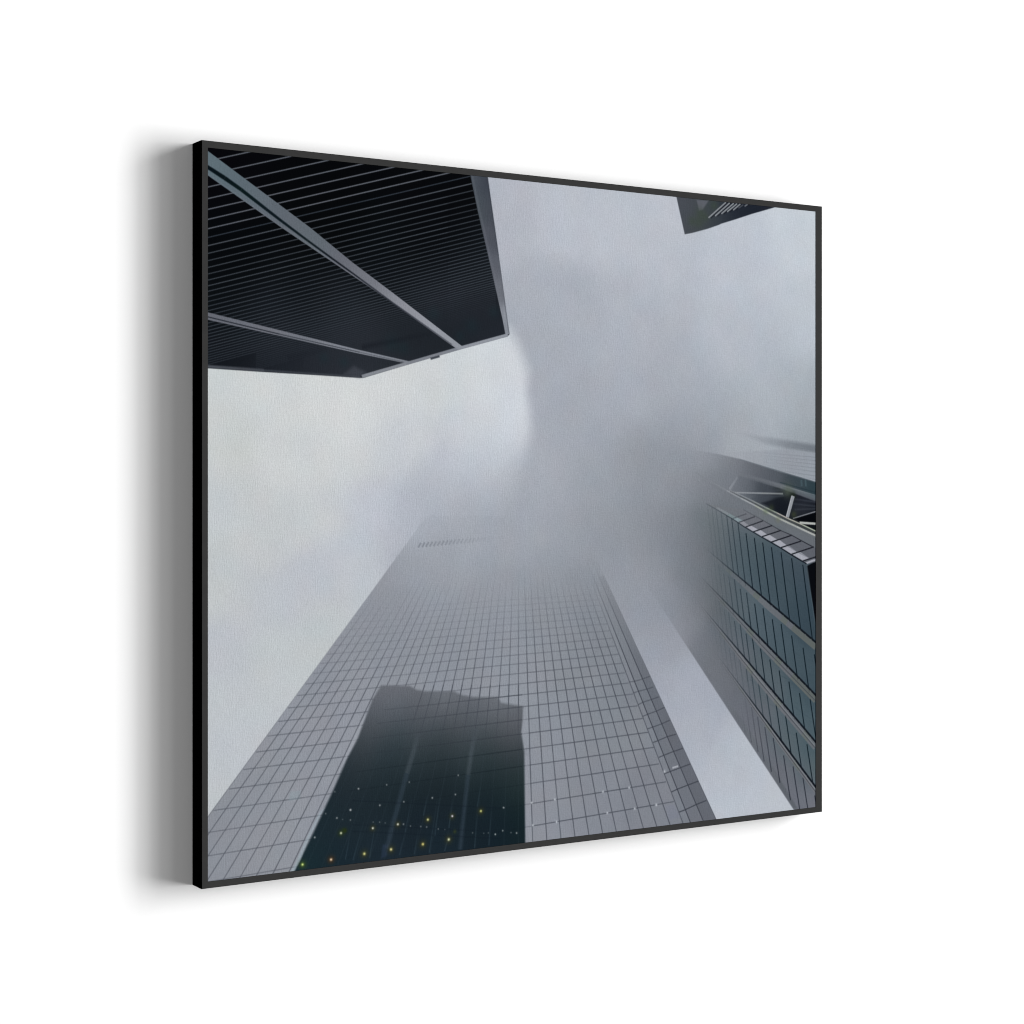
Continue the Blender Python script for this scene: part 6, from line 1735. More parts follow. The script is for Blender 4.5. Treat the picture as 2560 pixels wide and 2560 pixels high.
(893.1,704.1,904.5,715.3,1.73,1.73,(134,138,143),.25,.31),
(902.8,716.3,914.3,727.5,7.46,7.49,(112,113,118),.46,.55),
(907,713.7,918.5,724.9,2.53,2.54,(18,24,31),.58,.68),
(902.2,716.7,913.6,727.9,1.3,1.3,(62,66,73),.46,.55),
(904.2,715.5,915.7,726.6,1.73,1.74,(134,138,143),.31,.36),
(914,727.6,925.5,738.9,8.14,8.17,(112,113,118),.55,.62),
(918.5,724.9,930,736.2,2.69,2.7,(18,24,31),.68,.77),
(913.3,728.1,924.8,739.3,1.3,1.31,(62,66,73),.55,.62),
(915.3,726.8,926.8,738.1,1.74,1.74,(134,138,143),.36,.42),
(925.2,739,936.7,750.3,8.83,8.85,(112,113,118),.62,.69),
(930,736.2,941.5,747.4,2.86,2.86,(18,24,31),.77,.85),
(924.5,739.5,936,750.7,1.31,1.31,(62,66,73),.62,.69),
(926.5,738.3,938,749.5,1.74,1.75,(134,138,143),.42,.46),
(936.4,750.5,948,761.8,9.51,9.54,(108,112,108),.69,.73),
(941.5,747.4,953.1,758.8,3.02,3.03,(18,24,31),.85,.91),
(935.7,750.9,947.3,762.3,1.31,1.32,(62,66,73),.69,.73),
(937.7,749.7,949.3,761,1.75,1.75,(134,138,143),.46,.49),
(947.7,762,959.4,773.3,10.2,10.24,(112,113,118),.73,.75),
(953.1,758.8,964.8,770.1,3.19,3.2,(18,24,31),.91,.95),
(946.9,762.5,958.6,773.8,1.32,1.32,(62,66,73),.73,.75),
(949,761.2,960.6,772.6,1.75,1.76,(134,138,143),.49,.5),
(959.1,773.5,970.8,784.9,10.9,10.93,(112,113,118),.75,.75),
(964.8,770.1,976.5,781.5,3.35,3.36,(18,24,31),.95,.95),
(958.2,774,969.9,785.4,1.32,1.32,(62,66,73),.75,.75),
(960.3,772.8,972,784.2,1.76,1.77,(134,138,143),.5,.5),
(970.7,785,982.5,796.4,11.03,11.06,(112,113,118),.75,.75),
(976.5,781.5,988.3,793,3.39,3.4,(18,24,31),.95,.95),
(969.9,785.5,981.6,796.9,1.32,1.33,(62,66,73),.75,.75),
(971.9,784.3,983.6,795.7,1.77,1.77,(134,138,143),.5,.5),
(982.5,796.4,994.2,807.9,11.06,11.1,(112,113,118),.75,.75),
(988.3,793,1000.1,804.5,3.4,3.41,(18,24,31),.95,.95),
(981.6,796.9,993.4,808.4,1.33,1.33,(62,66,73),.75,.75),
(983.6,795.7,995.4,807.2,1.77,1.78,(134,138,143),.5,.5),
(994.2,807.9,1006.1,819.5,11.1,11.13,(108,112,108),.75,.75),
(1000.1,804.5,1011.9,816.1,3.41,3.42,(18,24,31),.95,.95),
(993.4,808.4,1005.2,820,1.33,1.34,(62,66,73),.75,.75),
(995.4,807.2,1007.3,818.8,1.78,1.78,(134,138,143),.5,.5),
(1006.1,819.5,1017.9,831.1,11.13,11.17,(112,113,118),.75,.75),
(1011.9,816.1,1023.8,827.7,3.42,3.43,(18,24,31),.95,.95),
(1005.2,820,1017.1,831.6,1.34,1.34,(62,66,73),.75,.75),
(1007.3,818.8,1019.2,830.4,1.78,1.79,(134,138,143),.5,.5),
(1017.9,831.1,1029.9,842.8,11.17,11.21,(112,113,118),.75,.75),
(1023.8,827.7,1035.8,839.4,3.43,3.44,(18,24,31),.95,.95),
(1017.1,831.6,1029,843.3,1.34,1.34,(62,66,73),.75,.75),
(1019.2,830.4,1031.1,842.1,1.79,1.79,(134,138,143),.5,.5),
(1029.9,842.8,1041.9,854.5,11.21,11.24,(112,113,118),.75,.75),
(1035.8,839.4,1047.8,851.1,3.44,3.45,(18,24,31),.95,.95),
(1029,843.3,1041,855,1.34,1.35,(62,66,73),.75,.75),
(1031.1,842.1,1043.1,853.8,1.79,1.8,(134,138,143),.5,.5),
(1041.9,854.5,1053.9,866.2,11.24,11.28,(112,113,118),.75,.75),
(1047.8,851.1,1059.8,862.8,3.45,3.46,(18,24,31),.95,.95),
(1041,855,1053,866.7,1.35,1.35,(62,66,73),.75,.75),
(1043.1,853.8,1055.1,865.5,1.8,1.8,(134,138,143),.5,.5),
(1053.9,866.2,1066,878,11.28,11.31,(108,112,108),.75,.75),
(1059.8,862.8,1071.9,874.6,3.46,3.47,(18,24,31),.95,.95),
(1053,866.7,1065.1,878.5,1.35,1.36,(62,66,73),.75,.75),
(1055.1,865.5,1067.2,877.3,1.8,1.81,(134,138,143),.5,.5),
(1066,878,1078.1,889.9,11.31,11.35,(112,113,118),.75,.75),
(1071.9,874.6,1084.1,886.5,3.47,3.49,(18,24,31),.95,.95),
(1065.1,878.5,1077.2,890.4,1.36,1.36,(62,66,73),.75,.75),
(1067.2,877.3,1079.3,889.2,1.81,1.82,(134,138,143),.5,.5),
(1078.1,889.9,1080.7,892.4,11.35,11.36,(112,113,118),.75,.75),
(1084.1,886.5,1086.7,889.1,3.49,3.49,(18,24,31),.95,.95),
(1077.2,890.4,1079.8,892.9,1.36,1.36,(62,66,73),.75,.75),
(1079.3,889.2,1081.9,891.7,1.82,1.82,(134,138,143),.5,.5),
(864,718.1,875.3,730.5,1.43,1.43,(18,24,31),0,.03),
(872.9,731.8,884.2,744.3,3.22,3.23,(112,113,118),.01,.05),
(875.3,730.5,886.6,743,1.59,1.59,(18,24,31),.03,.09),
(872.5,732,883.8,744.5,1.29,1.29,(62,66,73),.01,.05),
(874.6,730.9,885.9,743.4,1.72,1.72,(134,138,143),.01,.04),
(884,744.4,895.4,756.9,3.58,3.59,(112,113,118),.05,.12),
(886.6,743,898,755.6,1.75,1.75,(18,24,31),.09,.16),
(883.7,744.6,895,757.2,1.29,1.3,(62,66,73),.05,.12),
(885.7,743.5,897.1,756,1.72,1.73,(134,138,143),.04,.08),
(895.3,757,906.7,769.6,3.95,3.96,(112,113,118),.12,.19),
(898,755.6,909.4,768.2,1.9,1.91,(18,24,31),.16,.26),
(894.8,757.3,906.3,769.9,1.3,1.3,(62,66,73),.12,.19),
(896.9,756.1,908.3,768.7,1.73,1.74,(134,138,143),.08,.13),
(906.5,769.7,918,782.4,4.32,4.33,(112,113,118),.19,.28),
(909.4,768.2,920.9,780.8,2.07,2.07,(18,24,31),.26,.36),
(906.1,769.9,917.5,782.6,1.3,1.3,(62,66,73),.19,.28),
(908.2,768.8,919.6,781.5,1.74,1.74,(134,138,143),.13,.18),
(917.8,782.5,929.3,795.2,4.69,4.7,(108,112,108),.28,.37),
(920.9,780.8,932.4,793.5,2.23,2.23,(18,24,31),.36,.47),
(917.3,782.7,928.8,795.4,1.3,1.31,(62,66,73),.28,.37),
(919.4,781.6,931,794.3,1.74,1.75,(134,138,143),.18,.25),
(929.1,795.2,940.7,808,5.06,5.08,(112,113,118),.37,.46),
(932.4,793.5,944,806.3,2.39,2.4,(18,24,31),.47,.58),
(928.7,795.5,940.2,808.3,1.31,1.31,(62,66,73),.37,.46),
(930.8,794.4,942.3,807.2,1.75,1.75,(134,138,143),.25,.31),
(940.5,808.1,952.1,820.9,5.44,5.46,(112,113,118),.46,.55),
(944,806.3,955.6,819.1,2.55,2.56,(18,24,31),.58,.68),
(940,808.4,951.6,821.2,1.31,1.32,(62,66,73),.46,.55),
(942.1,807.3,953.8,820.1,1.75,1.76,(134,138,143),.31,.36),
(952,821,963.6,833.8,5.82,5.84,(112,113,118),.55,.62),
(955.6,819.1,967.3,832,2.72,2.73,(18,24,31),.68,.77),
(951.4,821.3,963.1,834.1,1.32,1.32,(62,66,73),.55,.62),
(953.6,820.2,965.2,833,1.76,1.76,(134,138,143),.36,.42),
(963.5,833.9,975.2,846.8,6.2,6.22,(112,113,118),.62,.69),
(967.3,832,979,844.9,2.88,2.89,(18,24,31),.77,.85),
(962.9,834.2,974.6,847.1,1.32,1.32,(62,66,73),.62,.69),
(965,833.1,976.7,846,1.76,1.77,(134,138,143),.42,.46),
(975,846.9,986.7,859.9,6.58,6.6,(108,112,108),.69,.73),
(979,844.9,990.8,857.9,3.05,3.06,(18,24,31),.85,.91),
(974.4,847.2,986.1,860.2,1.32,1.33,(62,66,73),.69,.73),
(976.5,846.1,988.3,859.1,1.77,1.77,(134,138,143),.46,.49),
(986.6,860,998.4,873,6.97,6.99,(112,113,118),.73,.75),
(990.8,857.9,1002.6,870.9,3.22,3.23,(18,24,31),.91,.95),
(986,860.3,997.7,873.3,1.33,1.33,(62,66,73),.73,.75),
(988.1,859.2,999.9,872.2,1.77,1.78,(134,138,143),.49,.5),
(998.2,873.1,1010.1,886.2,7.35,7.38,(112,113,118),.75,.75),
(1002.6,870.9,1014.5,884,3.39,3.4,(18,24,31),.95,.95),
(997.6,873.4,1009.4,886.5,1.33,1.34,(62,66,73),.75,.75),
(999.7,872.3,1011.6,885.4,1.78,1.78,(134,138,143),.5,.5),
(1010,886.2,1021.9,899.3,7.43,7.45,(112,113,118),.75,.75),
(1014.5,884,1026.4,897.1,3.42,3.43,(18,24,31),.95,.95),
(1009.4,886.5,1021.3,899.7,1.34,1.34,(62,66,73),.75,.75),
(1011.5,885.4,1023.5,898.6,1.78,1.79,(134,138,143),.5,.5),
(1021.9,899.3,1033.9,912.5,7.45,7.48,(112,113,118),.75,.75),
(1026.4,897.1,1038.3,910.3,3.43,3.44,(18,24,31),.95,.95),
(1021.3,899.7,1033.2,912.8,1.34,1.35,(62,66,73),.75,.75),
(1023.5,898.6,1035.4,911.8,1.79,1.8,(134,138,143),.5,.5),
(1033.9,912.5,1045.9,925.8,7.48,7.5,(108,112,108),.75,.75),
(1038.3,910.3,1050.4,923.6,3.44,3.45,(18,24,31),.95,.95),
(1033.2,912.8,1045.2,926.1,1.35,1.35,(62,66,73),.75,.75),
(1035.4,911.8,1047.4,925,1.8,1.8,(134,138,143),.5,.5),
(1045.9,925.8,1057.9,939.1,7.5,7.53,(112,113,118),.75,.75),
(1050.4,923.6,1062.4,936.9,3.45,3.47,(18,24,31),.95,.95),
(1045.2,926.1,1057.3,939.4,1.35,1.35,(62,66,73),.75,.75),
(1047.4,925,1059.5,938.3,1.8,1.81,(134,138,143),.5,.5),
(1057.9,939.1,1070,952.4,7.53,7.55,(112,113,118),.75,.75),
(1062.4,936.9,1074.5,950.3,3.47,3.48,(18,24,31),.95,.95),
(1057.3,939.4,1069.3,952.8,1.35,1.36,(62,66,73),.75,.75),
(1059.5,938.3,1071.6,951.7,1.81,1.81,(134,138,143),.5,.5),
(1070,952.4,1082.2,965.9,7.55,7.57,(112,113,118),.75,.75),
(1074.5,950.3,1086.7,963.7,3.48,3.49,(18,24,31),.95,.95),
(1069.3,952.8,1081.5,966.2,1.36,1.36,(62,66,73),.75,.75),
(1071.6,951.7,1083.7,965.1,1.81,1.82,(134,138,143),.5,.5),
('P',[(1061.7,593.3),(1082.3,585.6),(1083.2,707.1),(1081.4,693.4),(1075.1,657.7),(1067.9,624.8)],[(0,0,9,11,16,1)],2,60),
(1062.2,591.9,1080.5,690.6,2.26,2.27,(92,108,116),.5,.3),
('P',[(852,489.6),(875.8,499.9),(909.4,516.1),(931.6,528.2),(965.9,544.3),(1005,562.1),(1027.2,573.4),(1051.9,585.3),(1061.6,589.6),(1083.2,586.7),(1083.2,564.8),(1075.1,561.9),(1050.1,551.3),(1029.7,542.2),(1005,533.8),(986.7,525.5),(969.3,517.3),(928.1,499.6)],[(880.2,499.9,118,122,126,0.2),(920.9,509.8,108,110,118,0.8),(979,529.7,104,107,115,1),(1029.8,556.5,98,101,109,1),(1077.1,573.8,92,96,104,1)],2,40),
('P',[(934.9,527.6),(943.5,525.3),(959.8,532.5),(949.2,535.3)],[(0,0,168,170,180,0.95)],2,60),
('P',[(950.4,535.1),(962.4,531.9),(978,540.4),(967.3,543.7)],[(0,0,168,170,180,0.95)],2,60),
('P',[(968.5,543.7),(981.8,540.2),(998.6,548.8),(986.7,551.7)],[(0,0,168,170,180,0.95)],2,60),
('P',[(988.8,552.6),(1002.4,548.6),(1018.9,558.3),(1005.9,561.5)],[(0,0,168,170,180,0.95)],2,60),
('P',[(1008,562.1),(1022.1,558.6),(1041.5,569.5),(1029.1,572.8)],[(0,0,168,170,180,0.95)],2,60),
('P',[(1030.9,573.6),(1046.9,569.6),(1067.2,580.2),(1054,584.1)],[(0,0,168,170,180,0.95)],2,60),
('P',[(1056.9,588),(1074.2,583.1),(1080.9,582.2),(1080.9,585),(1063.5,589.5)],[(0,0,168,170,180,0.95)],2,60),
('P',[(918.8,520.1),(926.4,517.1),(940.1,525.2),(932.4,527.5)],[(0,0,146,148,156,0.8)],2,60),
('P',[(906,514),(914.5,511.4),(926.4,517.1),(918.8,520.1)],[(0,0,140,158,164,0.8)],2,60),
('P',[(894.2,508.6),(901,506),(912.8,511.4),(906,514)],[(0,0,124,140,144,0.8)],2,60),
('P',[(882.5,503.2),(888.3,500.6),(901,506),(894.2,508.6)],[(0,0,130,138,144,0.8)],2,60),
('P',[(870.8,497.9),(875.8,495.3),(888.3,500.6),(882.5,503.2)],[(0,0,132,138,145,0.8)],2,60),
(932.4,527.8,969.3,517.9,2.04,2.06,(26,29,36),.75,.75),
(948.7,535.5,988.4,525.8,2.05,2.07,(26,29,36),.9,.9),
(966.7,543.7,1006.3,534.1,2.06,2.08,(26,29,36),.95,.95),
(985.3,553,1029.7,542.2,2.07,2.09,(26,29,36),1,1),
(1006.3,562.1,1050.1,552,2.08,2.1,(26,29,36),1,1),
(1029.3,573.3,1077.3,562,2.09,2.12,(26,29,36),1,1),
(1053.6,584.7,1082.3,578.5,2.1,2.12,(26,29,36),1,1),
(918.8,520.1,952.1,511.1,2.03,2.05,(26,29,36),.5,.5),
(906,514,934.9,506.3,2.02,2.04,(26,29,36),.3,.3),
(852,489.6,875.8,499.9,1.85,1.86,(20,28,36),.15,.31),
(875.8,499.9,909.4,516.1,1.86,1.88,(20,28,36),.31,.47),
(909.4,516.1,931.6,528.2,1.88,1.89,(20,28,36),.47,.63),
(931.6,528.2,965.9,544.3,1.89,1.91,(20,28,36),.63,.79),
(965.9,544.3,1005,562.1,1.91,1.93,(20,28,36),.79,.95),
(1005,562.1,1027.2,573.4,1.93,1.94,(20,28,36),.95,1),
(1027.2,573.4,1051.9,585.3,1.94,1.95,(20,28,36),1,1),
(1051.9,585.3,1061.6,589.6,1.95,1.96,(20,28,36),1,1),
(928.1,499.6,969.3,517.3,1.6,1.62,(44,47,54),.2,.36),
(969.3,517.3,986.7,525.5,1.62,1.62,(44,47,54),.36,.52),
(986.7,525.5,1005,533.8,1.62,1.63,(44,47,54),.52,.68),
(1005,533.8,1029.7,542.2,1.63,1.64,(44,47,54),.68,.84),
(1029.7,542.2,1050.1,551.3,1.64,1.65,(44,47,54),.84,1),
(1050.1,551.3,1075.1,561.9,1.65,1.66,(44,47,54),1,1),
(1018.2,558.2,1041.2,569.5,1.49,1.5,(70,74,82),.4,.4),
(1041.2,569.5,1067.2,580.2,1.5,1.51,(70,74,82),.4,.4),
('P',[(904.4,469.7),(918.8,445.2),(952.1,451.1),(986.7,457.7),(1032.3,468.5),(1083.2,484.3),(1083.2,537.5),(1046.5,524.8),(976.3,496.6)],[(907.7,467.7,100,105,113,0.2),(931.5,455.8,94,100,108,0.4),(934.9,477,78,84,92,0.6),(969.3,466.4,66,72,80,0.8),(969.3,485.2,58,64,72,0.9),(1012.9,469.2,52,58,62,1),(1004.2,496.1,24,28,36,1),(1046.5,480.1,24,27,36,1),(1075.1,493.8,26,31,40,1),(1057.2,503.2,62,67,75,1),(1075.1,510.1,20,23,30,1),(1057.2,518.1,8,10,15,1),(1080.5,530.7,12,16,18,1)],2.5,14),
('P',[(965.9,489.2),(1028.8,475.3),(1021.7,500.2),(1011.2,508.2),(986.7,497.3)],[(0,0,22,26,33,0.75)],5,60),
('P',[(1032.3,513.8),(1082.3,505.4),(1082.3,522.2),(1048.3,520.8)],[(0,0,7,9,13,1)],3,60),
(934.9,476.4,1021.7,466.5,2.18,2.24,(70,76,85),.35,.5,2.5),
(945.2,482.4,1012.9,477.2,2.19,2.23,(70,76,85),.35,.5,2.5),
(1032.3,482.7,1082.3,488.4,2.24,2.27,(70,76,85),.35,.5,2.5),
(1032.3,490.8,1082.3,495.2,2.24,2.27,(70,76,85),.35,.5,2.5),
(1035.9,500.3,1082.3,499.3,2.24,2.27,(70,76,85),.35,.5,2.5),
(918.8,442.5,1011.2,463.1,6.53,7.43,(112,117,124),.25,.85,2.5),
(1011.2,463.1,1083.2,482.9,7.43,9.09,(106,113,120),.85,.7,2.5),
(1011.2,461.7,1083.2,477.4,1.64,1.67,(130,136,142),.5,.5),
(1004.2,455.7,1083.2,472.7,1.78,1.82,(36,50,58),.5,.7),
(860.8,408.6,921.3,418.9,1.78,1.81,(112,118,126),0,.4),
(921.3,418.9,1083.2,456,1.74,1.82,(70,80,88),.3,.6),
(1004.2,436.2,1083.2,454,1.48,1.52,(172,178,186),.1,.5),
(1050.1,451.6,1051.2,462.4,3.76,3.76,(76,98,106),.55,.55),
(1059,451.5,1060.1,462.4,3.76,3.77,(76,98,106),.55,.55),
(899.6,467,916.2,447.6,3.97,3.98,(136,141,149),.9,.35),
(911.1,472.3,965.9,473.4,2.46,2.5,(140,144,150),.95,.95),
(965.9,473.4,1011.2,474.3,2.64,2.68,(134,138,142),1,.8),
('D',(1021.7,469.8,11.93),(84,94,78),0.55),
('D',(1032.3,477.3,6.73),(30,40,26),0.6),
(1032.7,478,1020.3,512.6,6.73,6.71,(152,156,162),.95,.95),
(1029.7,478,1017.9,512.6,1.49,1.49,(186,189,194),.8,.8),
(1032.3,514.8,1082.3,503.6,1.94,1.97,(124,128,134),.95,.95),
(1046.5,521.8,1083.2,524.1,3.75,3.79,(178,182,178),1,1),
(901,470.3,921.3,478.3,2.45,2.47,(52,56,56),.35,.35,2),
(921.3,478.3,952.1,490.4,2.83,2.85,(52,56,56),.44,.44,2),
(952.1,490.4,978,500.6,3.22,3.24,(52,56,56),.53,.53,2),
(978,500.6,1004.2,510.9,3.61,3.64,(52,56,56),.62,.62,2),
(1004.2,510.9,1039.4,524.1,4.01,4.04,(52,56,56),.71,.71,2),
(1039.4,524.1,1083.2,540.2,4.42,4.47,(52,56,56),.8,.8,2),
(831,440.2,860.8,453.9,2.12,2.14,(124,129,137),.3,.3),
(860.8,453.9,894.2,469,2.25,2.27,(132,137,144),.5,.5),
(894.2,469,923,481.3,2.38,2.4,(150,154,160),.7,.7),
(923,481.3,952.1,493.1,2.5,2.52,(158,162,166),.9,.9),
(952.1,493.1,978,504.4,2.63,2.65,(156,162,154),1,1),
(978,504.4,1004.2,515.2,2.76,2.78,(164,170,162),1,1),
(1004.2,515.2,1039.4,528.1,2.89,2.92,(164,168,164),1,1),
(1039.4,528.1,1083.2,544.3,3.03,3.07,(170,173,170),1,1),
(899.3,468.4,914.5,473.3,2.02,2.03,(140,144,150),.5,.5),
(914.5,473.3,945.2,484.8,2.03,2.04,(142,146,152),.65,.65),
(945.2,484.8,976.3,497.2,2.04,2.06,(140,146,146),.8,.8),
(976.3,497.2,998.9,505.7,2.06,2.07,(148,156,146),.95,.95),
(998.9,505.7,1021.7,514.7,2.07,2.09,(168,164,158),1,1),
(1021.7,514.7,1051.9,525.1,2.09,2.1,(170,170,160),1,1),
(1051.9,525.1,1083.2,536.8,2.1,2.12,(168,176,160),1,1),
(831,444,860.8,457.7,2.12,2.14,(98,104,106),0,.06,3),
(860.8,457.9,894.2,473,2.14,2.16,(98,104,106),.06,.12,3),
(894.2,473.2,923,485.5,2.16,2.18,(98,104,106),.12,.18,3),
(923,485.7,952.1,497.5,2.18,2.19,(98,104,106),.18,.24,3),
(952.1,497.7,978,509,2.19,2.21,(98,104,106),.24,.3,3),
(978,509.2,1004.2,520.1,2.21,2.23,(98,104,106),.3,.36,3),
(1004.2,520.3,1039.4,533.2,2.23,2.25,(98,104,106),.36,.42,3),
(1039.4,533.4,1083.2,549.7,2.25,2.27,(98,104,106),.42,.48,3),
('D',(974.5,502.6,5.89),(104,118,96),0.5),
('D',(1000.7,516.2,5.93),(112,116,100),0.5),
('D',(1034.1,508.4,5.98),(70,78,48),0.5),
('D',(986.7,497.3,5.91),(60,72,48),0.5),
('P',[(-2.4,-5),(447.2,-3.8),(447.2,9.1),(466.5,123.8),(481.7,217.1),(485.6,237.6),(481.8,241.3),(402.9,263),(313.5,288.9),(242.4,310.1),(234.2,310.1),(181.6,308.7),(90.6,306.7),(8.9,304.3),(-8.1,304.1)],[(20.5,24.9,8,8,12,1),(175.1,21.3,7,8,11,1),(366.8,26.7,8,9,12,1),(32,142,7,9,12,1),(175.1,98.9,7,9,11,1),(366.8,107.4,9,11,14,1),(20.5,217.9,10,13,16,1),(150.6,200,11,14,17,1),(269,159.5,10,13,16,1),(427.3,149.7,16,20,24,1),(400.3,197.8,31,34,41,1),(454.7,194.9,33,36,43,1),(32,260.3,16,20,24,1),(114.4,251.2,28,32,39,1),(206,230.4,27,31,37,1),(224.7,257.5,35,39,46,1),(301.2,214.4,24,28,34,1),(366.8,245.7,33,38,44,1),(447.9,230.4,37,43,50,1),(32,287.1,25,29,36,1),(114.4,284,36,40,47,1),(206,297.3,42,46,54,1),(237.3,285,50,54,61,1),(301.2,271.3,38,43,49,1)],1.6,38),
('D',(356.8,214.5,11.11),(28,46,52),0.35),
('D',(420.5,228.8,12.58),(28,46,52),0.35),
('D',(400.3,244.2,8.75),(28,46,52),0.35),
('D',(458.2,206.5,10.18),(28,46,52),0.35),
('D',(288.3,260.5,13.3),(28,46,52),0.35),
('D',(307.7,265.3,9.73),(28,46,52),0.35),
('D',(181.2,284.3,9.35),(28,46,52),0.35),
('D',(212.2,288.7,8.27),(28,46,52),0.35),
(240.5,266.9,353.5,242.2,5.36,5.55,(18,21,28),.5,.15,7),
(126.4,286.3,187.4,271.3,4.6,4.69,(18,21,28),.35,.1,7),
(4.5,8.7,78.8,-13.4,1.38,1.41,(102,107,116),.97,.97,1.1),
(4.5,28.4,78.8,6.4,1.38,1.41,(102,107,116),.97,.97,1.1),
(78.8,6.4,150.6,-14.9,1.41,1.45,(102,107,116),.97,.97,1.1),
(4.5,46.5,78.8,24.6,1.38,1.41,(102,107,116),.97,.97,1.1),
(78.8,24.6,150.6,3.4,1.41,1.45,(102,107,116),.97,.97,1.1),
(150.6,3.4,224.7,-18.5,1.45,1.48,(102,107,116),.97,.97,1.1),
(4.5,63.3,78.8,41.4,1.38,1.41,(102,107,116),.97,.97,1.1),
(78.8,41.4,150.6,20.3,1.41,1.45,(102,107,116),.97,.97,1.1),
(150.6,20.3,224.7,-1.5,1.45,1.48,(102,107,116),.97,.97,1.1),
(224.7,-1.5,301.2,-24,1.48,1.52,(102,107,116),.97,.97,1.1),
(4.5,78.8,78.8,57,1.38,1.41,(102,107,116),.97,.97,1.1),
(78.8,57,150.6,35.9,1.41,1.45,(102,107,116),.97,.97,1.1),
(150.6,35.9,224.7,14.2,1.45,1.48,(102,107,116),.97,.97,1.1),
(224.7,14.2,301.2,-8.3,1.48,1.52,(102,107,116),.97,.97,1.1),
(4.5,93.2,78.8,71.5,1.38,1.41,(102,107,116),.97,.97,1.1),
(78.8,71.5,150.6,50.4,1.41,1.45,(102,107,116),.97,.97,1.1),
(150.6,50.4,224.7,28.7,1.45,1.48,(102,107,116),.97,.97,1.1),
(224.7,28.7,301.2,6.4,1.48,1.52,(102,107,116),.97,.97,1.1),
(301.2,6.4,380.1,-16.7,1.52,1.55,(102,107,116),.97,.97,1.1),
(4.5,106.6,78.8,84.9,1.38,1.41,(102,107,116),.97,.97,1.1),
(78.8,84.9,150.6,63.9,1.41,1.45,(102,107,116),.97,.97,1.1),
(150.6,63.9,224.7,42.3,1.45,1.48,(102,107,116),.97,.97,1.1),
(224.7,42.3,301.2,20,1.48,1.52,(102,107,116),.97,.97,1.1),
(301.2,20,380.1,-3,1.52,1.55,(102,107,116),.97,.97,1.1),
(380.1,-3,414.4,-13,1.55,1.57,(102,107,116),.97,.97,1.1),
(4.5,119.1,78.8,97.5,1.38,1.41,(102,107,116),.97,.97,1.1),
(78.8,97.5,150.6,76.6,1.41,1.45,(102,107,116),.97,.97,1.1),
(150.6,76.6,224.7,55,1.45,1.48,(102,107,116),.97,.97,1.1),
(224.7,55,301.2,32.7,1.48,1.52,(102,107,116),.97,.97,1.1),
(301.2,32.7,380.1,9.8,1.52,1.55,(102,107,116),.97,.97,1.1),
(380.1,9.8,414.4,-0.2,1.55,1.57,(102,107,116),.97,.97,1.1),
(4.5,130.8,78.8,109.2,1.22,1.25,(58,66,76),.9,.9,1.1),
(78.8,109.2,150.6,88.4,1.25,1.27,(58,66,76),.9,.9,1.1),
(150.6,88.4,224.7,66.9,1.27,1.3,(58,66,76),.9,.9,1.1),
(224.7,66.9,301.2,44.7,1.3,1.33,(58,66,76),.9,.9,1.1),
(301.2,44.7,380.1,21.7,1.33,1.37,(58,66,76),.9,.9,1.1),
(380.1,21.7,417.6,10.9,1.37,1.38,(58,66,76),.9,.9,1.1),
(4.5,141.8,78.8,120.3,1.27,1.3,(86,92,100),.95,.95,1.1),
(78.8,120.3,150.6,99.4,1.3,1.33,(86,92,100),.95,.95,1.1),
(150.6,99.4,224.7,78,1.33,1.36,(86,92,100),.95,.95,1.1),
(224.7,78,301.2,55.8,1.36,1.4,(86,92,100),.95,.95,1.1),
(301.2,55.8,380.1,33,1.4,1.43,(86,92,100),.95,.95,1.1),
(380.1,33,420.3,21.3,1.43,1.45,(86,92,100),.95,.95,1.1),
(4.5,152.1,78.8,130.6,1.14,1.17,(76,83,91),.95,.95,1.1),
(78.8,130.6,150.6,109.8,1.17,1.19,(76,83,91),.95,.95,1.1),
(150.6,109.8,224.7,88.4,1.19,1.22,(76,83,91),.95,.95,1.1),
(224.7,88.4,301.2,66.3,1.22,1.25,(76,83,91),.95,.95,1.1),
(301.2,66.3,380.1,43.5,1.25,1.28,(76,83,91),.95,.95,1.1),
(380.1,43.5,422.8,31.1,1.28,1.3,(76,83,91),.76,.76,1.1),
(4.5,161.8,78.8,140.4,1.13,1.15,(76,83,91),.84,.84,1.1),
(78.8,140.4,150.6,119.6,1.15,1.18,(76,83,91),.84,.84,1.1),
(150.6,119.6,224.7,98.2,1.18,1.21,(76,83,91),.84,.84,1.1),
(224.7,98.2,301.2,76.2,1.21,1.24,(76,83,91),.84,.84,1.1),
(301.2,76.2,380.1,53.4,1.24,1.27,(76,83,91),.84,.84,1.1),
(380.1,53.4,425.2,40.4,1.27,1.29,(76,83,91),.67,.67,1.1),
(4.5,170.9,78.8,149.5,1.12,1.14,(76,83,91),.91,.91,1.1),
(78.8,149.5,150.6,128.8,1.14,1.17,(76,83,91),.91,.91,1.1),
(150.6,128.8,224.7,107.5,1.17,1.2,(76,83,91),.91,.91,1.1),
(224.7,107.5,301.2,85.5,1.2,1.23,(76,83,91),.91,.91,1.1),
(301.2,85.5,380.1,62.8,1.23,1.26,(76,83,91),.91,.91,1.1),
(380.1,62.8,427.5,49.1,1.26,1.27,(76,83,91),.73,.73,1.1),
(4.5,179.6,78.8,158.2,1.11,1.13,(76,83,91),.81,.81,1.1),
(78.8,158.2,150.6,137.6,1.13,1.16,(76,83,91),.81,.81,1.1),
(150.6,137.6,224.7,116.3,1.16,1.19,(76,83,91),.81,.81,1.1),
(224.7,116.3,301.2,94.3,1.19,1.21,(76,83,91),.81,.81,1.1),
(301.2,94.3,380.1,71.6,1.21,1.24,(76,83,91),.81,.81,1.1),
(380.1,71.6,429.6,57.4,1.24,1.26,(76,83,91),.65,.65,1.1),
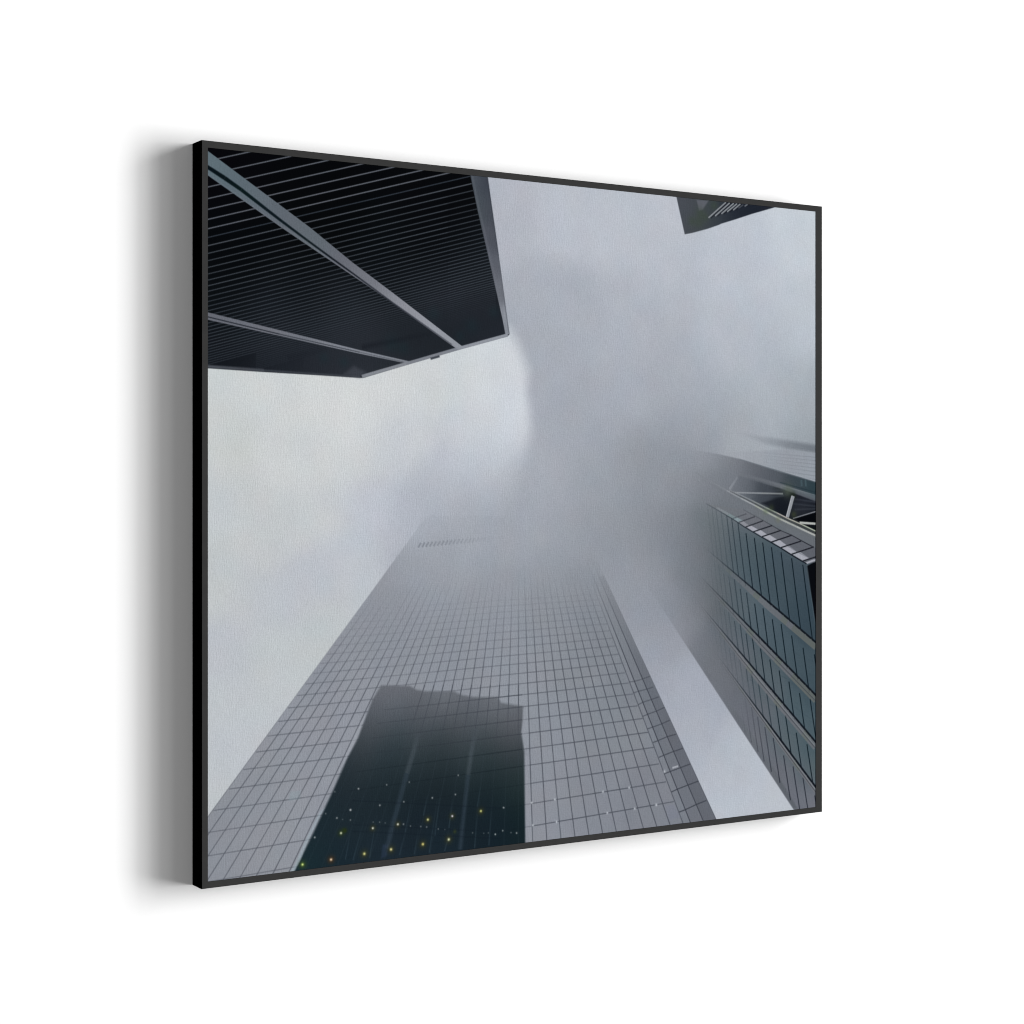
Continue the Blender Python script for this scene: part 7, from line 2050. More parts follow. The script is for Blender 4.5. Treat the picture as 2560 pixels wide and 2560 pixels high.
(4.5,187.8,78.8,166.4,1.09,1.12,(76,83,91),.88,.88,1.1),
(78.8,166.4,150.6,145.8,1.12,1.15,(76,83,91),.88,.88,1.1),
(150.6,145.8,224.7,124.5,1.15,1.17,(76,83,91),.88,.88,1.1),
(224.7,124.5,301.2,102.6,1.17,1.2,(76,83,91),.88,.88,1.1),
(301.2,102.6,380.1,79.9,1.2,1.23,(76,83,91),.88,.88,1.1),
(380.1,79.9,431.8,65.1,1.23,1.25,(76,83,91),.7,.7,1.1),
(4.5,195.5,78.8,174.2,1.08,1.11,(76,83,91),.95,.95,1.1),
(78.8,174.2,150.6,153.6,1.11,1.13,(76,83,91),.95,.95,1.1),
(150.6,153.6,224.7,132.4,1.13,1.16,(76,83,91),.95,.95,1.1),
(224.7,132.4,301.2,110.5,1.16,1.19,(76,83,91),.95,.95,1.1),
(301.2,110.5,380.1,87.9,1.19,1.22,(76,83,91),.95,.95,1.1),
(380.1,87.9,434,72.4,1.22,1.24,(76,83,91),.76,.76,1.1),
(4.5,202.8,78.8,181.6,1.07,1.1,(76,83,91),.84,.84,1.1),
(78.8,181.6,150.6,161,1.1,1.12,(76,83,91),.84,.84,1.1),
(150.6,161,224.7,139.8,1.12,1.15,(76,83,91),.84,.84,1.1),
(224.7,139.8,301.2,117.9,1.15,1.18,(76,83,91),.84,.84,1.1),
(301.2,117.9,380.1,95.4,1.18,1.21,(76,83,91),.84,.84,1.1),
(380.1,95.4,436.1,79.4,1.21,1.23,(76,83,91),.67,.67,1.1),
(4.5,209.8,78.8,188.6,1.06,1.09,(66,73,81),.91,.91,1.1),
(78.8,188.6,150.6,168.1,1.09,1.11,(66,73,81),.91,.91,1.1),
(150.6,168.1,224.7,146.9,1.11,1.14,(66,73,81),.91,.91,1.1),
(224.7,146.9,301.2,125,1.14,1.17,(66,73,81),.91,.91,1.1),
(301.2,125,380.1,102.5,1.17,1.19,(66,73,81),.91,.91,1.1),
(380.1,102.5,438.1,85.9,1.19,1.21,(66,73,81),.91,.91,1.1),
(4.5,216.5,78.8,195.3,1.05,1.08,(66,73,81),.81,.81,1.1),
(78.8,195.3,150.6,174.8,1.08,1.1,(66,73,81),.81,.81,1.1),
(150.6,174.8,224.7,153.6,1.1,1.13,(66,73,81),.81,.81,1.1),
(224.7,153.6,301.2,131.8,1.13,1.15,(66,73,81),.81,.81,1.1),
(301.2,131.8,380.1,109.3,1.15,1.18,(66,73,81),.81,.81,1.1),
(380.1,109.3,440,92.2,1.18,1.2,(66,73,81),.81,.81,1.1),
(4.5,222.8,78.8,201.6,1.04,1.06,(66,73,81),.88,.88,1.1),
(78.8,201.6,150.6,181.1,1.06,1.09,(66,73,81),.88,.88,1.1),
(150.6,181.1,224.7,160,1.09,1.11,(66,73,81),.88,.88,1.1),
(224.7,160,301.2,138.2,1.11,1.14,(66,73,81),.88,.88,1.1),
(301.2,138.2,380.1,115.7,1.14,1.17,(66,73,81),.88,.88,1.1),
(380.1,115.7,441.8,98.2,1.17,1.19,(66,73,81),.88,.88,1.1),
(4.5,228.8,78.8,207.7,1.03,1.05,(66,73,81),.95,.95,1.1),
(78.8,207.7,150.6,187.2,1.05,1.08,(66,73,81),.95,.95,1.1),
(150.6,187.2,224.7,166.1,1.08,1.1,(66,73,81),.95,.95,1.1),
(224.7,166.1,301.2,144.4,1.1,1.13,(66,73,81),.95,.95,1.1),
(301.2,144.4,380.1,121.9,1.13,1.16,(66,73,81),.95,.95,1.1),
(380.1,121.9,443.5,103.9,1.16,1.18,(66,73,81),.95,.95,1.1),
(4.5,234.6,78.8,213.4,1.02,1.04,(66,73,81),.84,.84,1.1),
(78.8,213.4,150.6,193,1.04,1.07,(66,73,81),.84,.84,1.1),
(150.6,193,224.7,171.9,1.07,1.09,(66,73,81),.84,.84,1.1),
(224.7,171.9,301.2,150.2,1.09,1.12,(66,73,81),.84,.84,1.1),
(301.2,150.2,380.1,127.8,1.12,1.14,(66,73,81),.84,.84,1.1),
(380.1,127.8,445.2,109.3,1.14,1.17,(66,73,81),.84,.84,1.1),
(4.5,240.1,78.8,219,1.01,1.03,(66,73,81),.91,.91,1.1),
(78.8,219,150.6,198.6,1.03,1.05,(66,73,81),.91,.91,1.1),
(150.6,198.6,224.7,177.5,1.05,1.08,(66,73,81),.91,.91,1.1),
(224.7,177.5,301.2,155.8,1.08,1.1,(66,73,81),.91,.91,1.1),
(301.2,155.8,380.1,133.4,1.1,1.13,(66,73,81),.91,.91,1.1),
(380.1,133.4,446.8,114.5,1.13,1.15,(66,73,81),.91,.91,1.1),
(4.5,245.3,78.8,224.2,.99,1.02,(66,73,81),.81,.81,1.1),
(78.8,224.2,150.6,203.9,1.02,1.04,(66,73,81),.81,.81,1.1),
(150.6,203.9,224.7,182.8,1.04,1.07,(66,73,81),.81,.81,1.1),
(224.7,182.8,301.2,161.2,1.07,1.09,(66,73,81),.81,.81,1.1),
(301.2,161.2,380.1,138.8,1.09,1.12,(66,73,81),.81,.81,1.1),
(380.1,138.8,448.3,119.4,1.12,1.14,(66,73,81),.93,.93,1.1),
(4.5,250.3,78.8,229.3,.98,1.01,(66,73,81),.88,.88,1.1),
(78.8,229.3,150.6,208.9,1.01,1.03,(66,73,81),.88,.88,1.1),
(150.6,208.9,224.7,187.9,1.03,1.05,(66,73,81),.88,.88,1.1),
(224.7,187.9,301.2,166.3,1.05,1.08,(66,73,81),.88,.88,1.1),
(301.2,166.3,380.1,143.9,1.08,1.11,(66,73,81),.88,.88,1.1),
(380.1,143.9,449.7,124.2,1.11,1.13,(66,73,81),1,1,1.1),
(4.5,255.2,78.8,234.1,.97,1,(66,73,81),.95,.95,1.1),
(78.8,234.1,150.6,213.8,1,1.02,(66,73,81),.95,.95,1.1),
(150.6,213.8,224.7,192.8,1.02,1.04,(66,73,81),.95,.95,1.1),
(224.7,192.8,301.2,171.2,1.04,1.07,(66,73,81),.95,.95,1.1),
(301.2,171.2,380.1,148.9,1.07,1.09,(66,73,81),.95,.95,1.1),
(380.1,148.9,451.1,128.8,1.09,1.12,(66,73,81),1,1,1.1),
(4.5,259.8,78.8,238.8,.96,.98,(66,73,81),.84,.84,1.1),
(78.8,238.8,150.6,218.5,.98,1.01,(66,73,81),.84,.84,1.1),
(150.6,218.5,224.7,197.5,1.01,1.03,(66,73,81),.84,.84,1.1),
(224.7,197.5,301.2,175.9,1.03,1.06,(66,73,81),.84,.84,1.1),
(301.2,175.9,380.1,153.6,1.06,1.08,(66,73,81),.84,.84,1.1),
(380.1,153.6,452.5,133.1,1.08,1.11,(66,73,81),.97,.97,1.1),
(4.5,264.2,78.8,243.3,.95,.97,(66,73,81),.91,.91,1.1),
(78.8,243.3,150.6,223,.97,1,(66,73,81),.91,.91,1.1),
(150.6,223,224.7,202,1,1.02,(66,73,81),.91,.91,1.1),
(224.7,202,301.2,180.4,1.02,1.04,(66,73,81),.91,.91,1.1),
(301.2,180.4,380.1,158.1,1.04,1.07,(66,73,81),.91,.91,1.1),
(380.1,158.1,453.7,137.3,1.07,1.09,(66,73,81),1,1,1.1),
(4.5,268.5,78.8,247.5,.94,.96,(66,73,81),.81,.81,1.1),
(78.8,247.5,150.6,227.3,.96,.98,(66,73,81),.81,.81,1.1),
(150.6,227.3,224.7,206.3,.98,1.01,(66,73,81),.81,.81,1.1),
(224.7,206.3,301.2,184.8,1.01,1.03,(66,73,81),.81,.81,1.1),
(301.2,184.8,380.1,162.5,1.03,1.06,(66,73,81),.81,.81,1.1),
(380.1,162.5,454.9,141.4,1.06,1.08,(66,73,81),.93,.93,1.1),
(4.5,272.6,78.8,251.7,.93,.95,(66,73,81),.88,.88,1.1),
(78.8,251.7,150.6,231.4,.95,.97,(66,73,81),.88,.88,1.1),
(150.6,231.4,224.7,210.5,.97,1,(66,73,81),.88,.88,1.1),
(224.7,210.5,301.2,188.9,1,1.02,(66,73,81),.88,.88,1.1),
(301.2,188.9,380.1,166.7,1.02,1.04,(66,73,81),.88,.88,1.1),
(380.1,166.7,456,145.3,1.04,1.07,(66,73,81),1,1,1.1),
(4.5,276.6,78.8,255.6,.92,.94,(66,73,81),.92,.92,1.1),
(78.8,255.6,150.6,235.4,.94,.96,(66,73,81),.92,.92,1.1),
(150.6,235.4,224.7,214.5,.96,.98,(66,73,81),.92,.92,1.1),
(224.7,214.5,301.2,193,.98,1.01,(66,73,81),.92,.92,1.1),
(301.2,193,380.1,170.7,1.01,1.03,(66,73,81),.92,.92,1.1),
(380.1,170.7,457.1,149,1.03,1.06,(66,73,81),1,1,1.1),
(4.5,280.4,78.8,259.4,.91,.93,(66,73,81),.79,.79,1.1),
(78.8,259.4,150.6,239.2,.93,.95,(66,73,81),.79,.79,1.1),
(150.6,239.2,224.7,218.3,.95,.97,(66,73,81),.79,.79,1.1),
(224.7,218.3,301.2,196.8,.97,1,(66,73,81),.79,.79,1.1),
(301.2,196.8,380.1,174.6,1,1.02,(66,73,81),.79,.79,1.1),
(380.1,174.6,458.1,152.7,1.02,1.04,(66,73,81),.91,.91,1.1),
(4.5,284,78.8,263.1,.9,.92,(66,73,81),.83,.83,1.1),
(78.8,263.1,150.6,242.9,.92,.94,(66,73,81),.83,.83,1.1),
(150.6,242.9,224.7,222.1,.94,.96,(66,73,81),.83,.83,1.1),
(224.7,222.1,301.2,200.6,.96,.98,(66,73,81),.83,.83,1.1),
(301.2,200.6,380.1,178.4,.98,1.01,(66,73,81),.83,.83,1.1),
(380.1,178.4,459.1,156.1,1.01,1.03,(66,73,81),.96,.96,1.1),
(4.5,287.6,78.8,266.7,.88,.91,(66,73,81),.71,.71,1.1),
(78.8,266.7,150.6,246.5,.91,.93,(66,73,81),.71,.71,1.1),
(150.6,246.5,224.7,225.6,.93,.95,(66,73,81),.71,.71,1.1),
(224.7,225.6,301.2,204.1,.95,.97,(66,73,81),.71,.71,1.1),
(301.2,204.1,380.1,182,.97,.99,(66,73,81),.71,.71,1.1),
(380.1,182,460,159.5,.99,1.02,(66,73,81),.82,.82,1.1),
(4.5,291,78.8,270.1,.87,.89,(66,73,81),.75,.75,1.1),
(78.8,270.1,150.6,249.9,.89,.91,(66,73,81),.75,.75,1.1),
(150.6,249.9,224.7,229.1,.91,.94,(66,73,81),.75,.75,1.1),
(224.7,229.1,301.2,207.6,.94,.96,(66,73,81),.75,.75,1.1),
(301.2,207.6,380.1,185.4,.96,.98,(66,73,81),.75,.75,1.1),
(380.1,185.4,460.9,162.7,.98,1.01,(66,73,81),.86,.86,1.1),
(4.5,294.3,78.8,273.4,.86,.88,(66,73,81),.75,.75,1.1),
(78.8,273.4,150.6,253.2,.88,.9,(66,73,81),.75,.75,1.1),
(150.6,253.2,224.7,232.4,.9,.92,(66,73,81),.75,.76,1.1),
(224.7,232.4,301.2,211,.92,.95,(66,73,81),.76,.76,1.1),
(301.2,211,380.1,188.8,.95,.97,(66,73,81),.76,.76,1.1),
(380.1,188.8,461.6,165.9,.97,.99,(66,73,81),.87,.87,1.1),
(4.5,297.5,78.8,276.6,.85,.87,(66,73,81),.61,.61,1.1),
(78.8,276.6,150.6,256.4,.87,.89,(66,73,81),.61,.61,1.1),
(150.6,256.4,224.7,235.7,.89,.91,(66,73,81),.61,.61,1.1),
(224.7,235.7,301.2,214.2,.91,.93,(66,73,81),.61,.61,1.1),
(301.2,214.2,380.1,192.1,.93,.96,(66,73,81),.61,.61,1.1),
(380.1,192.1,461.6,169.2,.96,.98,(66,73,81),.7,.71,1.1),
(4.5,300.5,78.8,279.7,.84,.86,(66,73,81),.6,.6,1.1),
(78.8,279.7,150.6,259.5,.86,.88,(66,73,81),.6,.6,1.1),
(150.6,259.5,224.7,238.8,.88,.9,(66,73,81),.6,.6,1.1),
(224.7,238.8,301.2,217.3,.9,.92,(66,73,81),.6,.6,1.1),
(301.2,217.3,380.1,195.2,.92,.94,(66,73,81),.6,.61,1.1),
(380.1,195.2,461.6,172.4,.94,.97,(66,73,81),.7,.7,1.1),
(78.8,282.7,150.6,262.5,.85,.87,(66,73,81),.48,.48,1.1),
(150.6,262.5,224.7,241.8,.87,.89,(66,73,81),.48,.48,1.1),
(224.7,241.8,301.2,220.4,.89,.91,(66,73,81),.48,.48,1.1),
(301.2,220.4,380.1,198.2,.91,.93,(66,73,81),.48,.49,1.1),
(380.1,198.2,461.6,175.4,.93,.96,(66,73,81),.56,.56,1.1),
(78.8,285.6,150.6,265.4,.84,.86,(66,73,81),.47,.47,1.1),
(150.6,265.4,224.7,244.7,.86,.88,(66,73,81),.47,.47,1.1),
(224.7,244.7,301.2,223.3,.88,.9,(66,73,81),.47,.48,1.1),
(301.2,223.3,380.1,201.2,.9,.92,(66,73,81),.48,.48,1.1),
(380.1,201.2,461.6,178.4,.92,.94,(66,73,81),.55,.55,1.1),
(78.8,288.4,150.6,268.3,.83,.85,(66,73,81),.46,.46,1.1),
(150.6,268.3,224.7,247.5,.85,.87,(66,73,81),.46,.46,1.1),
(224.7,247.5,301.2,226.1,.87,.89,(66,73,81),.46,.47,1.1),
(301.2,226.1,380.1,204,.89,.91,(66,73,81),.47,.47,1.1),
(380.1,204,461.6,181.2,.91,.93,(66,73,81),.54,.54,1.1),
(78.8,291.1,150.6,271,.82,.83,(66,73,81),.36,.37,1.1),
(150.6,271,224.7,250.3,.83,.85,(66,73,81),.37,.37,1.1),
(224.7,250.3,301.2,228.9,.85,.87,(66,73,81),.37,.37,1.1),
(301.2,228.9,380.1,206.8,.87,.89,(66,73,81),.37,.37,1.1),
(380.1,206.8,461.6,184,.89,.92,(66,73,81),.43,.43,1.1),
(78.8,293.7,150.6,273.6,.8,.82,(66,73,81),.35,.35,1.1),
(150.6,273.6,224.7,252.9,.82,.84,(66,73,81),.35,.36,1.1),
(224.7,252.9,301.2,231.5,.84,.86,(66,73,81),.36,.36,1.1),
(301.2,231.5,380.1,209.5,.86,.88,(66,73,81),.36,.36,1.1),
(380.1,209.5,461.6,186.7,.88,.9,(66,73,81),.42,.42,1.1),
(78.8,296.3,150.6,276.2,.79,.81,(66,73,81),.28,.28,1.1),
(150.6,276.2,224.7,255.5,.81,.83,(66,73,81),.28,.28,1.1),
(224.7,255.5,301.2,234.1,.83,.85,(66,73,81),.28,.28,1.1),
(301.2,234.1,380.1,212.1,.85,.87,(66,73,81),.28,.29,1.1),
(380.1,212.1,461.6,189.3,.87,.89,(66,73,81),.33,.33,1.1),
(78.8,298.7,150.6,278.7,.78,.8,(66,73,81),.26,.27,1.1),
(150.6,278.7,224.7,258,.8,.82,(66,73,81),.27,.27,1.1),
(224.7,258,301.2,236.6,.82,.84,(66,73,81),.27,.27,1.1),
(301.2,236.6,380.1,214.6,.84,.86,(66,73,81),.27,.28,1.1),
(380.1,214.6,461.6,191.8,.86,.88,(66,73,81),.32,.32,1.1),
(78.8,301.1,150.6,281.1,.77,.79,(66,73,81),.25,.25,1.1),
(150.6,281.1,224.7,260.4,.79,.81,(66,73,81),.25,.26,1.1),
(224.7,260.4,301.2,239,.81,.83,(66,73,81),.26,.26,1.1),
(301.2,239,380.1,217,.83,.85,(66,73,81),.26,.26,1.1),
(380.1,217,461.6,194.3,.85,.87,(66,73,81),.3,.31,1.1),
(78.8,303.5,150.6,283.4,.76,.78,(66,73,81),.19,.2,1.1),
(150.6,283.4,224.7,262.7,.78,.79,(66,73,81),.2,.2,1.1),
(224.7,262.7,301.2,241.4,.79,.81,(66,73,81),.2,.2,1.1),
(301.2,241.4,380.1,219.4,.81,.83,(66,73,81),.2,.2,1.1),
(380.1,219.4,461.6,196.7,.83,.85,(66,73,81),.24,.24,1.1),
(150.6,285.7,224.7,265,.76,.78,(66,73,81),.18,.19,1.1),
(224.7,265,301.2,243.7,.78,.8,(66,73,81),.19,.19,1.1),
(301.2,243.7,380.1,221.7,.8,.82,(66,73,81),.19,.19,1.1),
(380.1,221.7,461.6,199,.82,.84,(66,73,81),.22,.23,1.1),
(150.6,287.9,224.7,267.2,.75,.77,(66,73,81),.14,.14,1.1),
(224.7,267.2,301.2,245.9,.77,.79,(66,73,81),.14,.14,1.1),
(301.2,245.9,380.1,223.9,.79,.81,(66,73,81),.14,.15,1.1),
(380.1,223.9,461.6,201.2,.81,.83,(66,73,81),.17,.17,1.1),
(150.6,290,224.7,269.4,.74,.76,(66,73,81),.13,.13,1.1),
(224.7,269.4,301.2,248.1,.76,.78,(66,73,81),.13,.14,1.1),
(301.2,248.1,380.1,226.1,.78,.8,(66,73,81),.14,.14,1.1),
(380.1,226.1,461.6,203.4,.8,.82,(66,73,81),.16,.16,1.1),
(150.6,292.1,224.7,271.5,.73,.75,(66,73,81),.12,.12,1.1),
(224.7,271.5,301.2,250.2,.75,.76,(66,73,81),.12,.12,1.1),
(301.2,250.2,380.1,228.2,.76,.78,(66,73,81),.12,.13,1.1),
(380.1,228.2,461.6,205.5,.78,.8,(66,73,81),.14,.15,1.1),
(150.6,294.2,224.7,273.5,.72,.73,(66,73,81),.09,.09,1.1),
(224.7,273.5,301.2,252.3,.73,.75,(66,73,81),.09,.09,1.1),
(301.2,252.3,380.1,230.3,.75,.77,(66,73,81),.09,.09,1.1),
(380.1,230.3,461.6,207.6,.77,.79,(66,73,81),.11,.11,1.1),
(150.6,296.1,224.7,275.5,.71,.72,(66,73,81),.08,.08,1.1),
(224.7,275.5,301.2,254.3,.72,.74,(66,73,81),.08,.08,1.1),
(301.2,254.3,380.1,232.3,.74,.76,(66,73,81),.08,.08,1.1),
(380.1,232.3,461.6,209.6,.76,.78,(66,73,81),.1,.1,1.1),
(150.6,298.1,224.7,277.5,.69,.71,(66,73,81),.05,.06,1.1),
(224.7,277.5,301.2,256.2,.71,.73,(66,73,81),.06,.06,1.1),
(301.2,256.2,380.1,234.2,.73,.75,(66,73,81),.06,.06,1.1),
(380.1,234.2,461.6,211.6,.75,.76,(66,73,81),.07,.07,1.1),
(150.6,299.9,224.7,279.3,.69,.71,(66,73,81),.04,.05,1.1),
(224.7,279.3,301.2,258.1,.71,.73,(66,73,81),.05,.05,1.1),
(301.2,258.1,380.1,236.1,.73,.75,(66,73,81),.05,.05,1.1),
(380.1,236.1,461.6,213.5,.75,.76,(66,73,81),.06,.06,1.1),
(150.6,301.8,224.7,281.2,.69,.71,(66,73,81),.04,.04,1.1),
(224.7,281.2,301.2,259.9,.71,.73,(66,73,81),.04,.04,1.1),
(301.2,259.9,380.1,238,.73,.75,(66,73,81),.04,.04,1.1),
(380.1,238,461.6,215.3,.75,.76,(66,73,81),.05,.05,1.1),
(150.6,303.6,224.7,283,.69,.71,(66,73,81),.02,.03,1.1),
(224.7,283,301.2,261.7,.71,.73,(66,73,81),.03,.03,1.1),
(301.2,261.7,380.1,239.8,.73,.75,(66,73,81),.03,.03,1.1),
(380.1,239.8,461.6,217.2,.75,.76,(66,73,81),.03,.04,1.1),
(150.6,305.3,224.7,284.7,.69,.71,(66,73,81),.02,.02,1.1),
(224.7,284.7,301.2,263.5,.71,.73,(66,73,81),.02,.02,1.1),
(301.2,263.5,380.1,241.6,.73,.75,(66,73,81),.02,.02,1.1),
(380.1,241.6,461.6,218.9,.75,.76,(66,73,81),.03,.03,1.1),
(380.1,243.3,461.6,220.7,.75,.76,(66,73,81),.01,.02,1.1),
('P',[(414.4,-3.7),(417.9,8.8),(430.9,61.9),(453.2,141.7),(473.5,217.5),(478.2,238.5),(485.6,237.6),(481.7,217.1),(466.5,123.8),(447.2,9.1),(445.1,-6.5)],[(423.9,15.8,80,88,97,1),(441,14.3,58,62,72,1),(434.2,55.8,78,86,93,1),(451.3,54.4,66,70,80,1),(447.9,101.6,92,95,104,1),(458.9,100.8,66,70,80,1),(454.7,136.3,98,102,111,1),(465.8,141.4,86,89,99,1),(465.1,170.9,112,116,125,1),(471.3,170.5,104,108,117,1),(476.9,217.3,146,150,159,1),(481,234.8,140,144,153,1)],1.8,14),
(417.8,-4,420.6,8.6,3.14,3.15,(118,123,132),.25,.25,3),
(421.3,8.5,433.6,61.7,3.15,3.16,(118,123,132),.25,.25,3),
(434.3,61.7,456,141.5,3.16,3.18,(118,123,132),.25,.25,3),
(456.7,141.4,476.3,217.4,3.18,3.2,(118,123,132),.25,.25,3),
(477,217.3,481,238.4,3.2,3.2,(118,123,132),.25,.25,3),
(447.2,9.1,466.5,123.8,1.9,1.91,(52,57,66),.5,.4),
(466.5,123.8,483.8,235.9,1.59,1.6,(88,92,101),.5,.5),
(482.4,238.9,400.3,261.6,4.49,4.38,(146,150,159),1,1),
(400.3,261.6,313.5,286.8,4.38,4.26,(132,136,145),.95,.95),
(313.5,286.8,240.5,307.9,4.57,4.47,(140,144,152),.95,.95),
(8.5,301.9,90.6,304.5,3.87,3.98,(92,96,104),.8,.6,2.5),
(90.6,304.5,237.3,308.6,2.27,2.38,(86,90,98),.55,.4,2.5),
(351.4,279.1,366.5,274.8,3.08,3.09,(52,58,66),.9,.9,1.5),
('P',[(212.2,305.5),(227.9,293.8),(246.8,301.5),(237.3,309.7)],[(0,0,78,81,90,0.5)],8,60),
('P',[(6.2,12),(161.2,105.4),(224.7,148),(296.7,191.9),(406.6,260.4),(397.6,264.5),(273.7,193.2),(237.3,173.5),(118.6,109.2),(6.2,44.9)],[(14.8,25.4,98,113,121,1),(55.3,48.6,92,106,115,1),(90.6,72.7,98,108,117,1),(126.4,94.4,98,104,113,1),(162.8,116.4,96,106,113,1),(206,141.2,104,107,117,1),(256.3,171.6,116,119,128,1),(301.2,203,138,141,150,1),(340.3,223.9,150,153,162,1),(400.3,260.5,146,150,158,1)],1.5,26),
(6.2,34,33.2,47.8,5.25,5.86,(10,20,26),1,1,1.8,(10,20,24)),
(33.2,47.8,57.3,61.4,5.86,5.06,(10,20,24),1,1,1.8,(12,26,28)),
(57.3,61.4,93.9,84.7,5.06,4.27,(12,26,28),1,1,1.8,(14,24,30)),
(93.9,84.7,118.6,100.2,4.27,3.73,(14,24,30),1,1,1.8),
(118.6,100.2,156.2,123,3.73,3.02,(14,24,30),1,1,1.8,(20,30,34)),
(156.2,123,194.4,145.6,3.02,2.58,(20,30,34),1,1,1.8,(22,27,34)),
(194.4,145.6,226.6,164.4,2.58,2.37,(22,27,34),1,1,1.8,(28,32,40)),
(226.6,164.4,291.1,202.7,2.37,2.06,(28,32,40),1,1,1.8,(44,48,57)),
(291.1,202.7,336.3,228.3,2.06,1.84,(44,48,57),1,1,1.8,(58,62,71)),
(336.3,228.3,386.8,257.4,1.84,1.62,(58,62,71),1,1,1.8,(78,82,90)),
(6.2,42.8,118.6,107.8,1.66,1.72,(122,124,134),.25,.25,2),
(118.6,107,237.3,172.1,1.72,1.78,(122,124,134),.25,.25,2),
(237.3,171.2,273.7,191.8,1.78,1.81,(122,124,134),.25,.25,2),
(273.7,190.9,397.6,263.1,1.81,1.87,(122,124,134),.25,.25,2),
('P',[(6.2,229.1),(237.3,271),(322,284.8),(313.5,287.3),(237.3,276.2),(6.2,239.1)],[(20.5,234,104,107,116,1),(114.4,251.2,116,119,128,1),(237.3,273.8,132,136,145,1),(307.7,285.3,128,132,141,1)],1.5,40),
(6.2,235.2,114.4,254.2,1.44,1.49,(34,38,46),.95,.85),
(114.4,254.2,237.3,274.1,1.37,1.43,(56,60,68),.85,.75),
(237.3,274.1,307.7,285.3,1.19,1.22,(80,84,92),.7,.7),
('P',[(791.8,1.1),(794.2,9.3),(810.5,66.7),(825.2,63.4),(855.8,54.6),(878.8,46.6),(882.5,44.7),(912.8,35.1),(945.2,24.2),(949.5,22.9),(990.2,10.6),(1007.7,4.2),(1007.7,-21.4)],[(801.5,14.5,74,78,86,1),(812.9,42.2,74,78,86,1),(814.6,62.9,66,70,79,1),(827.7,18.9,70,74,82,1),(834.3,48.4,66,73,72,1),(860.8,22.7,66,74,74,1),(854.1,49.5,60,65,74,1),(875.8,37.3,50,56,66,1),(901,27.4,40,46,56,1),(934.9,20.8,40,45,55,1),(917.9,12.8,34,40,50,1),(943.5,12.1,24,30,40,1),(978,11.3,34,38,48,1)],1.8,22),
('P',[(833.5,10.6),(857.4,9.9),(845.8,25.3),(838.4,27.2)],[(0,0,98,101,110,0.85)],4,60),
('D',(840.9,30.9,9.94),(62,74,62),0.5),
('D',(837.6,45.5,9.93),(62,74,62),0.5),
('D',(869.1,16.8,8.58),(62,74,62),0.5),
('D',(824.4,45.2,8.48),(62,74,62),0.5),
('D',(850.8,36.6,8.54),(62,74,62),0.5),
(857.4,37.2,892.6,9.6,2.14,2.16,(146,150,156),.95,.95),
(862.1,37.3,896.6,9.8,1.86,1.87,(22,25,32),.6,.6),
(870.8,33.1,900.1,10.1,2.15,2.16,(146,150,156),.95,.95),
(875.4,33.3,904.2,10.3,1.86,1.88,(22,25,32),.6,.6),
(883.3,28.8,908.6,9.9,2.15,2.17,(146,150,156),.95,.95),
(888,29,912.7,10.1,1.87,1.88,(22,25,32),.6,.6),
(895.1,24.6,915.4,9.9,2.16,2.17,(146,150,156),.95,.95),
(899.8,24.8,919.4,10.1,1.88,1.89,(22,25,32),.6,.6),
(907.4,20.8,922.2,9.8,2.17,2.18,(146,150,156),.9,.9),
(912.1,21,926.2,10,1.88,1.89,(22,25,32),.57,.57),
(930.7,12.9,937.5,8.9,2.18,2.19,(146,150,156),.67,.67),
(935.5,13,941.6,9.1,1.89,1.9,(22,25,32),.42,.42),
(917.9,16.8,928.1,10.7,2.17,2.18,(146,150,156),.33,.33),
(922.7,17,932.2,10.9,1.89,1.89,(22,25,32),.21,.21),
(794.2,9.3,810.5,66.7,1.4,1.41,(58,62,70),.5,.5)]

def srgb_to_linear(c):
    c = np.clip(c, 0, 1)
    return np.where(c <= 0.04045, c / 12.92, ((c + 0.055) / 1.055) ** 2.4)

def field(pts, x, y, h):
    """Smooth blend of colour points (x, y, r, g, b, a)."""
    p = np.array(pts, float)
    if len(p) == 1:
        return np.broadcast_to(p[0, 2:], x.shape + (4,))
    d2 = ((x[..., None] - p[:, 0]) ** 2 + (y[..., None] - p[:, 1]) ** 2) / (2.0 * h * h)
    d2 -= d2.min(axis=-1, keepdims=True)
    w = np.exp(-d2)
    w /= w.sum(axis=-1, keepdims=True)
    return w @ p[:, 2:]

def coarse_field(pts, xs, ys, h):
    """Same field sampled every few millimetres and interpolated."""
    if len(pts) == 1:
        return np.broadcast_to(np.array(pts[0][2:], float), (len(ys), len(xs), 4))
    cx = np.arange(xs[0], xs[-1] + 3.0, 3.0)
    cy = np.arange(ys[0], ys[-1] + 3.0, 3.0)
    gx, gy = np.meshgrid(cx, cy)
    f = field(pts, gx, gy, h)
    ix = np.clip((xs - cx[0]) / 3.0, 0, len(cx) - 1.001); i0 = ix.astype(int); fx = (ix - i0)[None, :, None]
    iy = np.clip((ys - cy[0]) / 3.0, 0, len(cy) - 1.001); j0 = iy.astype(int); fy = (iy - j0)[:, None, None]
    i1, j1 = np.minimum(i0 + 1, len(cx) - 1), np.minimum(j0 + 1, len(cy) - 1)
    a = f[j0][:, i0] * (1 - fx) + f[j0][:, i1] * fx
    b = f[j1][:, i0] * (1 - fx) + f[j1][:, i1] * fx
    return a * (1 - fy) + b * fy

def value_noise(rng, x, y, size):
    gx, gy = x / size, y / size
    n = rng.random((int(gy.max()) + 3, int(gx.max()) + 3))
    i, j = gx.astype(int), gy.astype(int)
    u, v = gx - i, gy - j
    u, v = u * u * (3 - 2 * u), v * v * (3 - 2 * v)
    return (n[j, i] * (1 - u) * (1 - v) + n[j, i + 1] * u * (1 - v) + n[j + 1, i] * (1 - u) * v + n[j + 1, i + 1] * u * v) - 0.5

